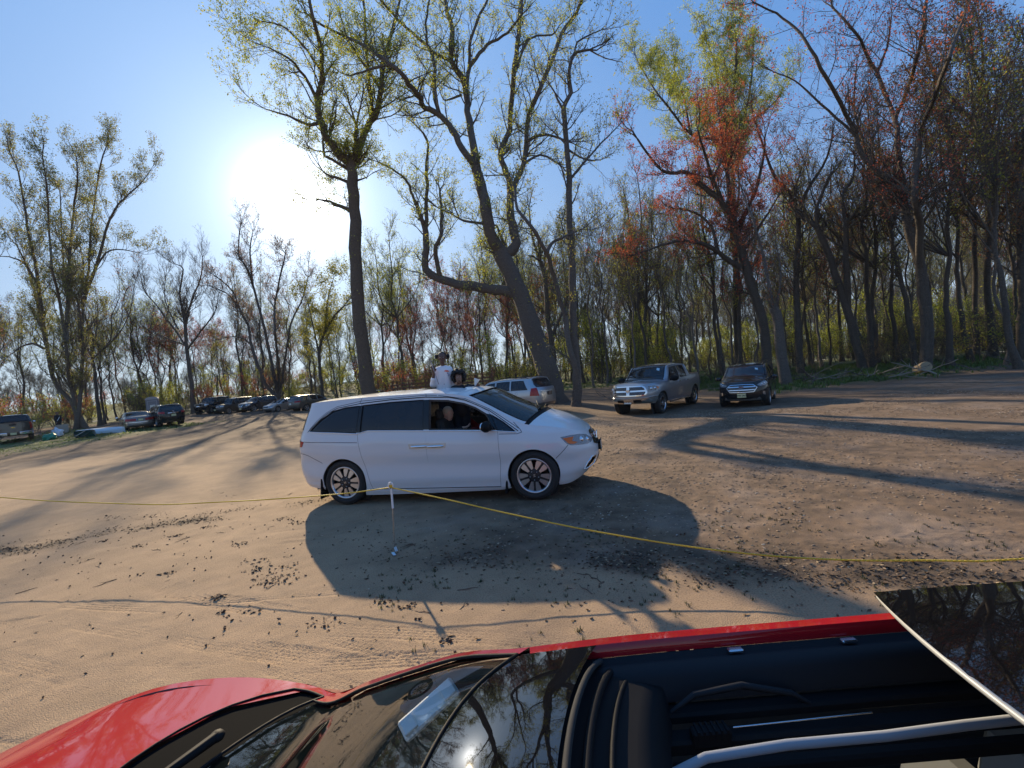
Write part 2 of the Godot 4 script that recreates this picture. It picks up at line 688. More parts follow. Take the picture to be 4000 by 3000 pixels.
func car_line(c: Car, pts: Array, r: float, side: float, off := 0.0, mb: MB = null, k := 6) -> MB:
	if mb == null:
		mb = MB.new()
	var p := PackedVector3Array()
	var rr := PackedFloat32Array()
	for i in pts.size() - 1:
		var d: float = pts[i].distance_to(pts[i + 1])
		var m := maxi(1, int(d / 0.06))
		for e in m + (1 if i == pts.size() - 2 else 0):
			var q: Vector2 = pts[i].lerp(pts[i + 1], e / float(m))
			var w := c.skin(q.x, q.y) + c.normal(q.x, q.y) * off
			p.append(Vector3(w.x, w.y, w.z * side))
			rr.append(r)
	mb.tube(p, rr, k)
	return mb

func P2(a: Array) -> PackedVector2Array:
	var p := PackedVector2Array()
	for k in range(0, a.size(), 2):
		p.append(Vector2(a[k], a[k + 1]))
	return p

func circle2(at: Vector2, r: float, k := 36) -> PackedVector2Array:
	var p := PackedVector2Array()
	for e in k:
		p.append(at + Vector2(cos(TAU * e / k), sin(TAU * e / k)) * r)
	return p

func grow(p: PackedVector2Array, d: float) -> PackedVector2Array:
	var r := Geometry2D.offset_polygon(p, d)
	return r[0] if r.size() > 0 else p

# ---- wheels: axis along +z (outer face at z = 0, body towards -z)
func make_wheel(r: float, rim: float, wid: float, style: String, parent: Node3D, at: Vector3, side: float, spin: float) -> void:
	var w := Node3D.new()
	w.name = "wheel"
	parent.add_child(w, true)
	w.position = at
	var key := "wheel_%s_%.3f_%.3f" % [style, r, rim]
	if not MT.has(key):
		MT[key] = wheel_meshes(r, rim, wid, style)
	var ms: Array = MT[key]
	var holder := Basis(Vector3.RIGHT, 0.0 if side > 0 else PI) * Basis(Vector3.BACK, spin)
	var ty := objm("tyre", ms[0], MT.rubber, w)
	ty.basis = holder
	var ri := objm("rim", ms[1], MT.dull_chrome if style == "chrome" else MT.alloy, w)
	ri.basis = holder
	var hb := objm("hub", ms[2], MT.dark_alloy, w)
	hb.basis = holder

func wheel_meshes(r: float, rim: float, wid: float, style: String) -> Array:
	var ax := Basis(Vector3(1, 0, 0), Vector3(0, 0, 1), Vector3(0, -1, 0))   # local y of the lathe -> z
	var ty := MB.new()
	var pr := PackedVector2Array()
	var th := r - rim
	pr.append_array(PackedVector2Array([Vector2(rim - 0.01, -wid + 0.03), Vector2(rim + 0.01, -wid + 0.01), Vector2(rim + th * 0.5, -wid), Vector2(r - 0.025, -wid + 0.012), Vector2(r - 0.006, -wid + 0.03), Vector2(r, -wid + 0.05)]))
	for g in 4:
		var z := -wid + 0.05 + (wid - 0.1) * (g + 0.5) / 4.0
		pr.append_array(PackedVector2Array([Vector2(r, z - 0.006), Vector2(r - 0.008, z - 0.004), Vector2(r - 0.008, z + 0.004), Vector2(r, z + 0.006)]))
	pr.append_array(PackedVector2Array([Vector2(r, -0.05), Vector2(r - 0.006, -0.03), Vector2(r - 0.025, -0.012), Vector2(r - th * 0.42, -0.001), Vector2(r - th * 0.5, 0.003), Vector2(r - th * 0.56, 0.0), Vector2(rim + 0.012, -0.006), Vector2(rim, -0.02)]))
	ty.lathe(pr, 44, ax)
	var ri := MB.new()
	var hb := MB.new()
	ri.lathe(PackedVector2Array([Vector2(rim - 0.03, -0.06), Vector2(rim - 0.024, -0.022), Vector2(rim - 0.012, -0.012), Vector2(rim + 0.004, -0.01), Vector2(rim + 0.006, -0.02)]), 44, ax)
	hb.lathe(PackedVector2Array([Vector2(0.0, -0.16), Vector2(rim * 0.6, -0.16), Vector2(rim - 0.02, -0.14), Vector2(rim - 0.018, -0.03)]), 32, ax)
	hb.lathe(PackedVector2Array([Vector2(rim * 0.42, -0.1), Vector2(rim * 0.42, -0.05), Vector2(rim * 0.36, -0.034), Vector2(0.0, -0.03)]), 28, ax)
	var n := 5
	if style == "seven":
		n = 7
	elif style == "six":
		n = 6
	for k in n:
		var a := TAU * k / n + PI / 2
		var b := Basis(Vector3.BACK, a)
		if style == "split":
			# pairs of bright blades either side of a dark arm
			for s in [-1.0, 1.0]:
				var q := P2([rim * 0.36, 0.07 * s * rim, rim * 0.36, 0.2 * s * rim, rim * 0.66, 0.34 * s * rim, rim * 0.9, 0.4 * s * rim, rim * 0.985, 0.09 * s * rim, rim * 0.7, 0.06 * s * rim])
				ri.extrude(q, 0.022, b * Basis(Vector3(0, 1, 0), 0.05), Vector3(0, 0, -0.045))
			hb.extrude(P2([rim * 0.2, -0.1 * rim, rim * 0.97, -0.085 * rim, rim * 0.97, 0.085 * rim, rim * 0.2, 0.1 * rim]), 0.02, b, Vector3(0, 0, -0.062))
		else:
			var w0 := rim * (0.16 if n == 5 else 0.11)
			ri.extrude(P2([rim * 0.1, -w0, rim * 0.55, -w0 * 0.8, rim * 0.97, -w0 * 1.15, rim * 0.97, w0 * 1.15, rim * 0.55, w0 * 0.8, rim * 0.1, w0]), 0.022, b, Vector3(0, 0, -0.05))
		var la := a + (0.0 if style == "split" else TAU / n / 2)
		ri.lathe(PackedVector2Array([Vector2(0.0, 0.012), Vector2(0.007, 0.012), Vector2(0.009, 0.0), Vector2(0.009, -0.02)]), 6, ax, Vector3(cos(la), sin(la), 0) * rim * 0.26 + Vector3(0, 0, -0.03))
	if style != "split":
		ri.lathe(PackedVector2Array([Vector2(0.0, -0.018), Vector2(rim * 0.14, -0.02), Vector2(rim * 0.2, -0.03), Vector2(rim * 0.22, -0.045)]), 20, ax)
	# small mark on the hub: two uprights and a bar
	for s in [-1.0, 1.0]:
		ri.box(Vector3(0.013 * s, 0.0, -0.026), Vector3(0.007, 0.034, 0.008))
	ri.box(Vector3(0, 0, -0.026), Vector3(0.024, 0.007, 0.008))
	return [ty.mesh(), ri.mesh(), hb.mesh()]

func text_mesh(s: String, size: float, font := "Droid Sans", bold := true) -> TextMesh:
	var t := TextMesh.new()
	var f := SystemFont.new()
	f.font_names = PackedStringArray([font])
	f.font_weight = 700 if bold else 400
	t.font = f
	t.text = s
	t.font_size = 64
	t.pixel_size = size / 64.0
	t.depth = 0.002
	t.curve_step = 4.0
	return t

# a licence plate lying on the body at drawing position a = nose or tail middle
func plate(c: Car, root: Node3D, front: bool, y: float, z: float, words: String, m: Material, tilt := 0.0) -> void:
	var x := c.skin(c.afront if front else c.arear, y).x + (0.03 if front else -0.03)
	var p := MB.new()
	p.cbox(Vector3.ZERO, Vector3(0.305, 0.152, 0.008), 0.003)
	var o := obj("licence_plate", p, m, root)
	o.position = Vector3(x, y, z)
	o.basis = Basis(Vector3.UP, PI / 2 if front else -PI / 2) * Basis(Vector3.RIGHT, tilt)
	if words != "":
		var t := objm("lettering", text_mesh(words, 0.085), MT.ink, o)
		t.position = Vector3(0, -0.002, 0.0052)
	var fr := MB.new()
	for s in [-1.0, 1.0]:
		fr.box(Vector3(0.156 * s, 0, 0.002), Vector3(0.01, 0.17, 0.012))
		fr.box(Vector3(0, 0.08 * s, 0.002), Vector3(0.302, 0.01, 0.012))
	obj("plate_frame", fr, MT.black_plastic, o)
	var bk := MB.new()
	bk.box(Vector3(0, 0, -0.03), Vector3(0.28, 0.12, 0.05))
	obj("plate_mount", bk, MT.black_plastic, o)
func gap_polys(lines: Array, w: float) -> Array:
	var r := []
	for l in lines:
		for p in Geometry2D.offset_polyline(P2(l), w, Geometry2D.JOIN_SQUARE, Geometry2D.END_BUTT):
			r.append(p)
	return r

# builds everything a spec describes under root
func build_car(s: Dictionary, root: Node3D) -> Car:
	var c := Car.new()
	c.setup(s)
	var cell: float = s.get("cell", 0.06)
	var paint: Material = MT[s.paint]
	var out := c.outline()
	var arches := []
	var well_parts := []
	var lip_parts := []
	for ax in s.axles:
		var at := Vector2(ax, s.wheel_r + s.get("wheel_up", 0.0))
		arches.append(circle2(at, s.arch_r, 40))
		for side in [-1.0, 1.0]:
			var wells := MB.new()
			var lips := MB.new()
			var rows := PackedVector3Array()
			var lip := PackedVector3Array()
			var lr := PackedFloat32Array()
			for k in 33:
				var an := -0.62 + (PI + 1.24) * k / 32.0
				var q := at + Vector2(cos(an), sin(an)) * (float(s.arch_r) - 0.002)
				if q.y < c.bot(q.x) + 0.002:
					continue
				var p := c.skin(q.x, q.y)
				for d in [0.0, 0.05, 0.12, 0.3]:
					rows.append(Vector3(p.x, p.y, (p.z - d) * side))
				lip.append(Vector3(p.x, p.y, (p.z - 0.008) * side))
				lr.append(0.011)
			if rows.size() > 8:
				wells.sheet(rows, 4)
				lips.tube(lip, lr, 6)
			well_parts.append(wells)
			lip_parts.append(lips)
			wells.lathe(PackedVector2Array([Vector2(0.0, 0), Vector2(float(s.arch_r) + 0.02, 0)]), 28, Basis(Vector3(1, 0, 0), Vector3(0, 0, 1), Vector3(0, -1, 0)), Vector3(at.x, at.y, (c.W - 0.34) * side))
	var wins := []
	for w in s.windows:
		wins.append(P2(w[1]))
	var doors := []
	for d in s.doors:
		doors.append(P2(d))
	var gaps := gap_polys(s.get("gaps", []), s.get("gap_w", 0.004))
	var lamps := []
	for l in s.get("lamps", []):
		lamps.append(P2(l[1]))
	# body: everything but doors, windows, arches, lamps
	var cut := []
	cut.append_array(arches)
	for d in doors:
		cut.append(grow(d, 0.005))
	for w in wins:
		cut.append(w)
	cut.append_array(gaps)
	cut.append_array(lamps)
	var body := MB.new()
	for side in [-1.0, 1.0]:
		car_region(c, [out], cut, cell, 0.0, side, body)
	obj("body", body, paint, root)
	for q in lip_parts:
		obj("arch_lip", q, MT[s.get("lip", s.paint)], root)
	for q in well_parts:
		obj("wheel_well", q, MT.liner_plastic, root)
	# inner shell behind the seams
	var sh := MB.new()
	for side in [-1.0, 1.0]:
		var cut2 := arches.duplicate()
		for w in wins:
			cut2.append(grow(w, -0.02))
		car_region(c, [out], cut2, maxf(cell * 2.0, 0.12), -0.035, side, sh)
	obj("inner_shell", sh, MT.underbody, root)
	for d in doors:
		for side in [-1.0, 1.0]:
			var cutd := arches.duplicate()
			cutd.append_array(wins)
			cutd.append_array(gaps)
			var o := obj("door", car_region(c, [d], cutd, cell, 0.0, side), paint, root)
			if s.has("handles"):
				for h in s.handles:
					if Geometry2D.is_point_in_polygon(Vector2(h[0], h[1]), d):
						var hm := MB.new()
						var m := c.normal(h[0], h[1])
						var e := Vector3(0.105, 0, 0)
						for k in [0]:
							var p := c.skin(h[0], h[1])
							var pts := PackedVector3Array()
							for q in [[-1.0, 0.006], [-0.8, 0.03], [0.0, 0.036], [0.8, 0.03], [1.0, 0.006]]:
								var w: Vector3 = p + e * float(q[0]) + m * float(q[1])
								pts.append(Vector3(w.x, w.y, w.z * side))
							hm.tube(pts, PackedFloat32Array([0.012, 0.016, 0.017, 0.016, 0.012]), 8)
						obj("handle", hm, MT[s.get("handle_mat", s.paint)], o)
	for k in wins.size():
		var gm: Material = MT[s.windows[k][2] if s.windows[k].size() > 2 else "privacy_glass"]
		for side in [-1.0, 1.0]:
			if gm == MT.clear_glass and side > 0:
				continue       # wound down on this side
			var o := obj("window", car_region(c, [grow(wins[k], 0.012)], arches, maxf(cell, 0.08), -0.012, side), MT.privacy_glass if gm == MT.clear_glass else gm, root)
			var seal := MB.new()
			var loop := []
			for q in wins[k]:
				loop.append(q)
			loop.append(wins[k][0])
			car_line(c, loop, 0.007, side, -0.002, seal, 5)
			obj("seal", seal, MT[s.windows[k][3] if s.windows[k].size() > 3 else "black_plastic"], o)
	# lamps, grille, trim: [name, polygon, material, proud]
	for k in lamps.size():
		var l: Array = s.lamps[k]
		for side in [-1.0, 1.0]:
			var o := obj(l[0], car_region(c, [lamps[k]], [], 0.035, l[3], side), MT[l[2]], root)
			if l.size() > 4:
				# bowl behind a clear lens
				obj("reflector", car_region(c, [grow(lamps[k], 0.004)], [], 0.035, -0.045, side), MT[l[4]], o)
				for q in l[5]:
					var bl := MB.new()
					var p := c.skin(q[0], q[1]) - c.normal(q[0], q[1]) * 0.02
					bl.ball(Vector3(p.x, p.y, p.z * side), Vector3.ONE * float(q[2]), 12)
					obj("bulb_bowl", bl, MT.chrome, o)
				if l.size() > 6:
					obj("indicator", car_region(c, [P2(l[6])], [], 0.035, 0.003 + float(l[3]), side), MT.amber_lens, o)
	for t in s.get("overlays", []):
		var mbo := MB.new()
		var reach := -1e9
		var least := 1e9
		for q in P2(t[1]):
			reach = maxf(reach, q.x)
			least = minf(least, q.x)
		var meets := reach >= c.afront or least <= c.arear
		for side in [-1.0, 1.0]:
			if side > 0 and not meets:
				obj(t[0], mbo, MT[t[2]], root)
				mbo = MB.new()
			car_region(c, [P2(t[1])], arches, 0.04, t[3], side, mbo)
			if t[3] > 0.006:
				# closed edge so that the piece has thickness
				var pl := P2(t[1])
				for q in pl.size():
					var a := pl[q]
					var b := pl[(q + 1) % pl.size()]
					var m := maxi(1, int(a.distance_to(b) / 0.08))
					for e in m:
						var u := a.lerp(b, e / float(m))
						var w := a.lerp(b, (e + 1) / float(m))
						var nu := c.normal(u.x, u.y)
						var nw := c.normal(w.x, w.y)
						var f := PackedVector3Array([c.skin(u.x, u.y) - nu * 0.002, c.skin(w.x, w.y) - nw * 0.002, c.skin(w.x, w.y) + nw * t[3], c.skin(u.x, u.y) + nu * t[3]])
						for z in 4:
							f[z].z *= side
						mbo.face(f)
		obj(t[0], mbo, MT[t[2]], root)
	for t in s.get("lines", []):
		var pl := []
		for q in P2(t[1]):
			pl.append(q)
		for side in [-1.0, 1.0]:
			obj(t[0], car_line(c, pl, t[3], side, t[4] if t.size() > 4 else 0.0, null, 6), MT[t[2]], root)
	# top skins: [name, x0, x1, b0, b1, material, s_limit]
	for t in s.tops:
		var lim: float = t[6] if t.size() > 6 else 1.0
		var o: Node = obj(t[0], car_top(c, t[1], t[2], -lim, lim, t[7] if t.size() > 7 else 14, 14, -0.008 if lim < 1.0 else 0.0, t[3], t[4], null, t[8] if t.size() > 8 else 2.0, t[9] if t.size() > 9 else 2.0), MT[t[5]], root)
		if lim < 1.0:
			var pw0: float = t[8] if t.size() > 8 else 2.0
			var pw1: float = t[9] if t.size() > 9 else 2.0
			obj("pillar", car_top(c, t[1], t[2], lim - 0.004, 1.0, 14, 2, 0.0, t[3], t[4], null, pw0, pw1), paint, root)
			obj("pillar", car_top(c, t[1], t[2], -1.0, -lim + 0.004, 14, 2, 0.0, t[3], t[4], null, pw0, pw1), paint, root)
			# dark band round the pane
			var bd := MB.new()
			var loop := PackedVector3Array()
			var rr := PackedFloat32Array()
			for e in 161:
				var q := e / 160.0
				var sx := 0.0
				var tt := 0.0
				if q < 0.25:
					tt = q * 4
					sx = -lim
				elif q < 0.5:
					tt = 1.0
					sx = lerpf(-lim, lim, q * 4 - 1)
				elif q < 0.75:
					tt = 3 - q * 4
					sx = lim
				else:
					tt = 0.0
					sx = lerpf(lim, -lim, q * 4 - 3)
				loop.append(c.top_at(lerpf(t[1] + t[3] * (1 - pow(absf(sx), pw0)), t[2] + t[4] * (1 - pow(absf(sx), pw1)), tt), sx))
				rr.append(s.get("seal_r", 0.009))
			bd.tube(loop, rr, 5)
			obj("seal", bd, MT.black_plastic, o)
	# floor pan
	var fl := MB.new()
	fl.box(Vector3((c.xf + c.xr) / 2, float(s.floor_y) + 0.04, 0), Vector3(c.xf - c.xr - 0.9, 0.08, c.W * 1.5))
	fl.box(Vector3((float(s.axles[0]) + float(s.axles[1])) / 2, float(s.floor_y) + 0.02, 0), Vector3(absf(float(s.axles[0]) - float(s.axles[1])) - float(s.arch_r) * 2.0, 0.14, c.W * 1.8))
	obj("floor_pan", fl, MT.underbody, root)
	var sp := 0.3
	for ax in s.axles:
		for side in [-1.0, 1.0]:
			sp += 0.77
			make_wheel(s.wheel_r, s.rim_r, s.get("tyre_w", 0.235), s.rim, root, Vector3(ax, s.wheel_r, (c.W - s.get("tuck", 0.045)) * side), side, sp)
	# mirrors
	if s.has("mirror"):
		for side in [-1.0, 1.0]:
			var q: Vector2 = Vector2(s.mirror[0], s.mirror[1])
			var p := c.skin(q.x, q.y)
			var mm := MB.new()
			var sz: float = s.get("mirror_size", 1.0)
			mm.ball(Vector3(p.x, p.y + 0.06, (p.z + 0.14 * sz) * side), Vector3(0.075, 0.085, 0.13) * sz, 14)
			mm.rod(Vector3(p.x, p.y - 0.0, (p.z - 0.03) * side), Vector3(p.x - 0.01, p.y + 0.03, (p.z + 0.1) * side), 0.035, 0.03, 8)
			var o := obj("mirror", mm, MT[s.get("mirror_mat", "black_plastic")], root)
			var mg := MB.new()
			mg.ball(Vector3(p.x - 0.055 * sz, p.y + 0.06, (p.z + 0.14 * sz) * side), Vector3(0.028, 0.07, 0.115) * sz, 14)
			obj("mirror_glass", mg, MT.chrome, o)
	return c
func van_spec() -> Dictionary:
	return {
		"paint": "pearl_white", "cell": 0.045, "xf": 2.49, "xr": -2.68, "W": 0.99, "nf": 8.0, "nr": 11.0,
		"bot": [[-2.68, 0.4], [-2.4, 0.31], [-1.98, 0.26], [-1.6, 0.2], [-1.12, 0.145], [1.03, 0.165], [1.3, 0.2], [2.05, 0.2], [2.35, 0.26], [2.49, 0.36]],
		"rail": [[-2.68, 1.63], [-2.45, 1.67], [-1.9, 1.7], [-1.1, 1.715], [-0.1, 1.7], [0.3, 1.662], [0.575, 1.60], [0.9, 1.42], [1.2, 1.25], [1.49, 1.12], [1.9, 1.055], [2.2, 0.995], [2.4, 0.94], [2.49, 0.90]],
		"top": [[-2.68, 1.64], [-2.45, 1.70], [-1.9, 1.735], [-0.8, 1.765], [0.15, 1.765], [0.5, 1.74], [0.82, 1.68], [1.2, 1.49], [1.7, 1.27], [2.0, 1.17], [2.34, 1.01], [2.44, 0.93], [2.49, 0.90]],
		"belt": [[-2.5, 1.25], [-2.2, 1.225], [-1.25, 1.14], [-1.05, 1.175], [0.0, 1.11], [1.35, 1.01], [2.53, 0.9]],
		"wr": [[-2.5, 0.78], [-1.5, 0.8], [0.0, 0.8], [0.6, 0.785], [1.0, 0.81], [1.49, 0.87], [1.9, 0.88], [2.53, 0.9]],
		"sec": [[0.0, 0.92], [0.06, 0.955], [0.13, 0.962], [0.17, 0.975], [0.24, 0.985], [0.45, 0.975], [0.66, 1.0], [0.82, 0.995], [1.0, 0.955]],
		"nose": [[0.0, -0.3], [0.2, -0.24], [0.34, -0.1], [0.42, -0.03], [0.55, 0.0], [0.66, 0.0], [0.75, -0.03], [0.9, -0.12], [1.0, -0.17], [1.3, -0.2]],
		"tail": [[0.0, 0.2], [0.3, 0.12], [0.5, 0.03], [0.66, 0.0], [0.9, 0.015], [1.05, 0.05], [1.23, 0.14], [1.45, 0.27], [1.65, 0.39], [2.2, 0.45]],
		"axles": [1.562, -1.562], "wheel_r": 0.365, "rim_r": 0.255, "arch_r": 0.405, "tyre_w": 0.245, "rim": "split", "floor_y": 0.22, "tuck": 0.03,
		"doors": [
			[-0.072, 0.24, 1.04, 0.228, 1.075, 0.6, 1.064, 1.03, 1.0, 1.2, 0.915, 1.352, 0.74, 1.46, 0.545, 1.54, 0.3, 1.602, -0.085, 1.632],
			[-1.066, 0.258, -0.065, 0.24, -0.08, 0.765, -0.08, 1.632, -0.7, 1.635, -1.195, 1.615, -1.253, 1.118, -1.232, 0.98, -1.19, 0.77]],
		"windows": [
			["", [-0.03, 1.135, 0.5, 1.105, 1.005, 1.072, 0.96, 1.19, 0.885, 1.325, 0.72, 1.43, 0.54, 1.508, 0.28, 1.572, -0.03, 1.6], "clear_glass"],
			["", [-1.212, 1.155, -1.075, 1.195, -0.6, 1.172, -0.125, 1.14, -0.125, 1.602, -0.7, 1.605, -1.178, 1.588]],
			["", [-2.165, 1.232, -1.7, 1.196, -1.28, 1.16, -1.232, 1.585, -1.5, 1.572, -1.72, 1.53, -1.93, 1.41]],
			["", [1.06, 1.062, 1.2, 1.05, 1.335, 1.037, 1.15, 1.18, 0.945, 1.31]]],
		"gaps": [[-2.3, 1.062, -2.2, 1.056, -1.7, 1.032, -1.258, 1.008], [-2.6, 0.87, -2.3, 0.855, -2.18, 0.825, -1.93, 0.7], [2.12, 0.785, 1.9, 0.6],
			[0.1, 1.655, -0.1, 1.672, -1.2, 1.66, -1.65, 1.6, -1.85, 1.51, -2.05, 1.37, -2.23, 1.21], [0.12, 1.653, 0.55, 1.572, 0.93, 1.385, 1.4, 1.065, 1.43, 1.02, 1.36, 1.0, 1.08, 1.012],
			[1.3, 1.17, 1.39, 1.075], [-1.12, 0.245, 1.05, 0.218], [-1.235, 1.625, -1.2, 1.712], [-0.08, 1.64, -0.085, 1.69]],
		"gap_w": 0.0042,
		"handles": [], "handle_mat": "chrome",
		"lamps": [
			["headlight", [2.01, 0.905, 2.1, 0.8, 2.16, 0.772, 2.3, 0.757, 2.52, 0.742, 2.66, 0.75, 2.76, 0.79, 2.62, 0.87, 2.42, 0.905, 2.2, 0.915], "lamp_lens", 0.003, "lamp_reflector", [[2.42, 0.83, 0.045], [2.58, 0.81, 0.04]], [2.05, 0.885, 2.13, 0.8, 2.22, 0.785, 2.3, 0.8, 2.2, 0.83, 2.25, 0.885]],
			["taillight", [-2.3, 1.06, -2.36, 0.975, -2.55, 0.955, -2.95, 0.95, -3.05, 1.0, -3.0, 1.09, -2.74, 1.095, -2.52, 1.075], "red_lens", 0.004, "lamp_reflector", []],
			["fog_light", [2.4, 0.38, 2.44, 0.46, 2.56, 0.53, 2.72, 0.52, 2.68, 0.42, 2.52, 0.39], "gloss_black", -0.03]],
		"overlays": [
			["pillar_trim", [-0.13, 1.148, -0.028, 1.142, -0.028, 1.598, -0.13, 1.601], "gloss_black", 0.0025],
			["pillar_trim", [-1.283, 1.166, -1.208, 1.162, -1.176, 1.588, -1.235, 1.584], "gloss_black", 0.0025],
			["pillar_trim", [1.006, 1.078, 1.062, 1.07, 0.945, 1.306, 0.888, 1.322], "gloss_black", 0.0025],
			["grille", [2.72, 0.72, 2.86, 0.68, 4.0, 0.66, 4.0, 0.9, 2.84, 0.9, 2.78, 0.86], "gloss_black", 0.006],
			["chrome_grille_bar", [2.8, 0.80, 4.0, 0.78, 4.0, 0.82, 2.8, 0.845], "chrome", 0.02],
			["lower_intake", [2.86, 0.36, 4.0, 0.34, 4.0, 0.52, 2.9, 0.5], "black_plastic", 0.004]],
		"lines": [
			["belt_moulding", [-2.19, 1.222, -1.7, 1.185, -1.262, 1.145, -1.07, 1.184, -0.6, 1.16, 0.5, 1.095, 1.06, 1.057, 1.345, 1.025], "chrome", 0.008, 0.004],
			["window_moulding", [-2.2, 1.23, -2.03, 1.355, -1.83, 1.495, -1.64, 1.575, -1.2, 1.625, -0.7, 1.645, -0.09, 1.645, 0.3, 1.613, 0.55, 1.552, 0.93, 1.362, 1.375, 1.04], "black_plastic", 0.006, 0.001],
			["fog_light_ring", [2.4, 0.375, 2.44, 0.465, 2.56, 0.535, 2.73, 0.525, 2.69, 0.415, 2.52, 0.385, 2.4, 0.375], "chrome", 0.011, 0.004]],
		"tops": [
			["windshield", 0.57, 1.46, 0.25, 0.21, "van_screen", 0.93],
			["cowl", 1.46, 1.53, 0.21, 0.22, "black_plastic"],
			["hood", 1.53, 2.49, 0.22, 0.0, "pearl_white", 1.0, 22]],
		"mirror": [0.93, 1.085], "mirror_size": 1.0, "mirror_mat": "black_plastic",
	}

func build_van() -> void:
	var root := thing("minivan", "pearl white minivan with open sunroof crossing the sandy car park", "minivan", Vector3(-1.106, 0, -8.05), deg_to_rad(-12.8))
	var c := build_car(van_spec(), root)
	# roof with its sunroof opening
	var ox0 := -0.34
	var ox1 := 0.42
	var sw := 0.5
	var rf := MB.new()
	car_top(c, -2.68, ox0, -1, 1, 26, 16, 0.0, 0.0, 0.0, rf)
	car_top(c, ox1, 0.57, -1, 1, 5, 16, 0.0, 0.0, 0.25, rf)
	car_top(c, ox0, ox1, -1, -sw, 6, 5, 0.0, 0.0, 0.0, rf)
	car_top(c, ox0, ox1, sw, 1, 6, 5, 0.0, 0.0, 0.0, rf)
	var roof := obj("roof", rf, MT.pearl_white, root)
	var fr := MB.new()
	var loop := PackedVector3Array()
	for q in [[ox0, -sw], [ox0, 0.0], [ox0, sw], [ox1, sw], [ox1, 0.0], [ox1, -sw], [ox0, -sw]]:
		loop.append(c.top_at(q[0], q[1]) - Vector3(0, 0.012, 0))
	fr.tube(loop, PackedFloat32Array([0.016, 0.016, 0.016, 0.016, 0.016, 0.016, 0.016]), 6)
	for q in [[ox0, -sw, ox1, -sw], [ox1, -sw, ox1, sw], [ox1, sw, ox0, sw], [ox0, sw, ox0, -sw]]:
		var a := c.top_at(q[0], q[1])
		var b := c.top_at(q[2], q[3])
		var d := Vector3(0, -0.17, 0)
		fr.face(PackedVector3Array([a, b, b + d, a + d]))
	obj("sunroof_frame", fr, MT.black_plastic, roof)
	var gp := MB.new()
	car_top(c, ox0 - 0.5, ox0 + 0.02, -sw + 0.02, sw - 0.02, 6, 8, -0.035, 0.0, 0.0, gp)
	obj("sunroof_glass", gp, MT.gloss_black, roof)
	# dark rear spoiler edge and wiper cowl
	var sp := MB.new()
	for side in [-1.0, 1.0]:
		car_region(c, [P2([-2.4, 1.25, -2.78, 1.25, -2.78, 1.63, -2.38, 1.64, -2.4, 1.5])], [], 0.05, 0.006, side, sp)
	obj("rear_spoiler_side", sp, MT.gloss_black, root)
	var rw := MB.new()
	for side in [-1.0, 1.0]:
		car_region(c, [P2([-2.84, 1.27, -3.6, 1.27, -3.6, 1.58, -2.84, 1.58])], [], 0.06, 0.004, side, rw)
	obj("rear_window", rw, MT.privacy_glass, root)
	# chrome door handles in their recesses, on each door
	for side in [-1.0, 1.0]:
		for h in [[-0.2, 0.895, -1.0], [0.07, 0.885, 1.0]]:
			var hm := MB.new()
			var p := c.skin(h[0], h[1])
			var m := c.normal(h[0], h[1])
			for k in [0]:
				var pts := PackedVector3Array()
				for q in [[-0.13, -0.004], [-0.11, 0.014], [0.0, 0.02], [0.11, 0.014], [0.13, -0.004]]:
					var w: Vector3 = p + Vector3(q[0], 0, 0) + m * float(q[1])
					pts.append(Vector3(w.x, w.y, w.z * side))
				hm.tube(pts, PackedFloat32Array([0.014, 0.019, 0.02, 0.019, 0.014]), 8)
			var o := obj("door_handle", hm, MT.chrome, root)
			var rc := MB.new()
			car_region(c, [P2([h[0] - 0.16, h[1] - 0.035, h[0] + 0.16, h[1] - 0.035, h[0] + 0.18, h[1] + 0.045, h[0] - 0.18, h[1] + 0.045])], [], 0.05, 0.0015, side, rc)
			obj("handle_recess", rc, MT.silver_paint, o)
	# mud flaps
	for ax in [1.14, -2.0]:
		for side in [-1.0, 1.0]:
			var mf := MB.new()
			mf.cbox(Vector3(ax, 0.28, 0.86 * side), Vector3(0.035, 0.34, 0.2), 0.01, Basis(Vector3.BACK, -0.12))
			obj("mud_flap", mf, MT.black_plastic, root)
	# wipers
	for k in 2:
		var wp := MB.new()
		var z := -0.1 + k * 0.55
		var q0 := c.top_at(1.66 - z * z * 0.2, z) + Vector3(0.02, 0.03, 0)
		var q1 := c.top_at(1.5 - z * z * 0.2, z - 0.75) + Vector3(0.02, 0.035, 0)
		wp.rod(q0, q1, 0.012, 0.007, 6)
		wp.ball(q0, Vector3.ONE * 0.025, 8)
		obj("wiper", wp, MT.black_plastic, root)
	plate(c, root, true, 0.63, 0.0, "", MT.plate_white)
	# emblem in the grille
	var em := MB.new()
	var ex := c.skin(c.afront, 0.8).x + 0.035
	for s in [-1.0, 1.0]:
		em.cbox(Vector3(ex, 0.8, 0.045 * s), Vector3(0.02, 0.11, 0.02), 0.004, Basis(Vector3.RIGHT, -0.12 * s))
	em.cbox(Vector3(ex, 0.8, 0), Vector3(0.018, 0.02, 0.075), 0.004)
	obj("emblem", em, MT.chrome, root)
	# cabin: seats, wheel, dashboard
	for q in [[0.35, 0.42], [0.35, -0.42], [-0.75, 0.42], [-0.75, -0.42]]:
		var st := MB.new()
		st.cbox(Vector3(q[0], 0.62, q[1]), Vector3(0.52, 0.18, 0.5), 0.05)
		st.cbox(Vector3(q[0] - 0.28, 0.95, q[1]), Vector3(0.16, 0.62, 0.48), 0.05, Basis(Vector3.BACK, 0.2))
		st.cbox(Vector3(q[0] - 0.38, 1.33, q[1]), Vector3(0.1, 0.18, 0.26), 0.04, Basis(Vector3.BACK, 0.2))
		st.box(Vector3(q[0], 0.42, q[1]), Vector3(0.4, 0.24, 0.4))
		obj("seat", st, MT.cabin_dark, root)
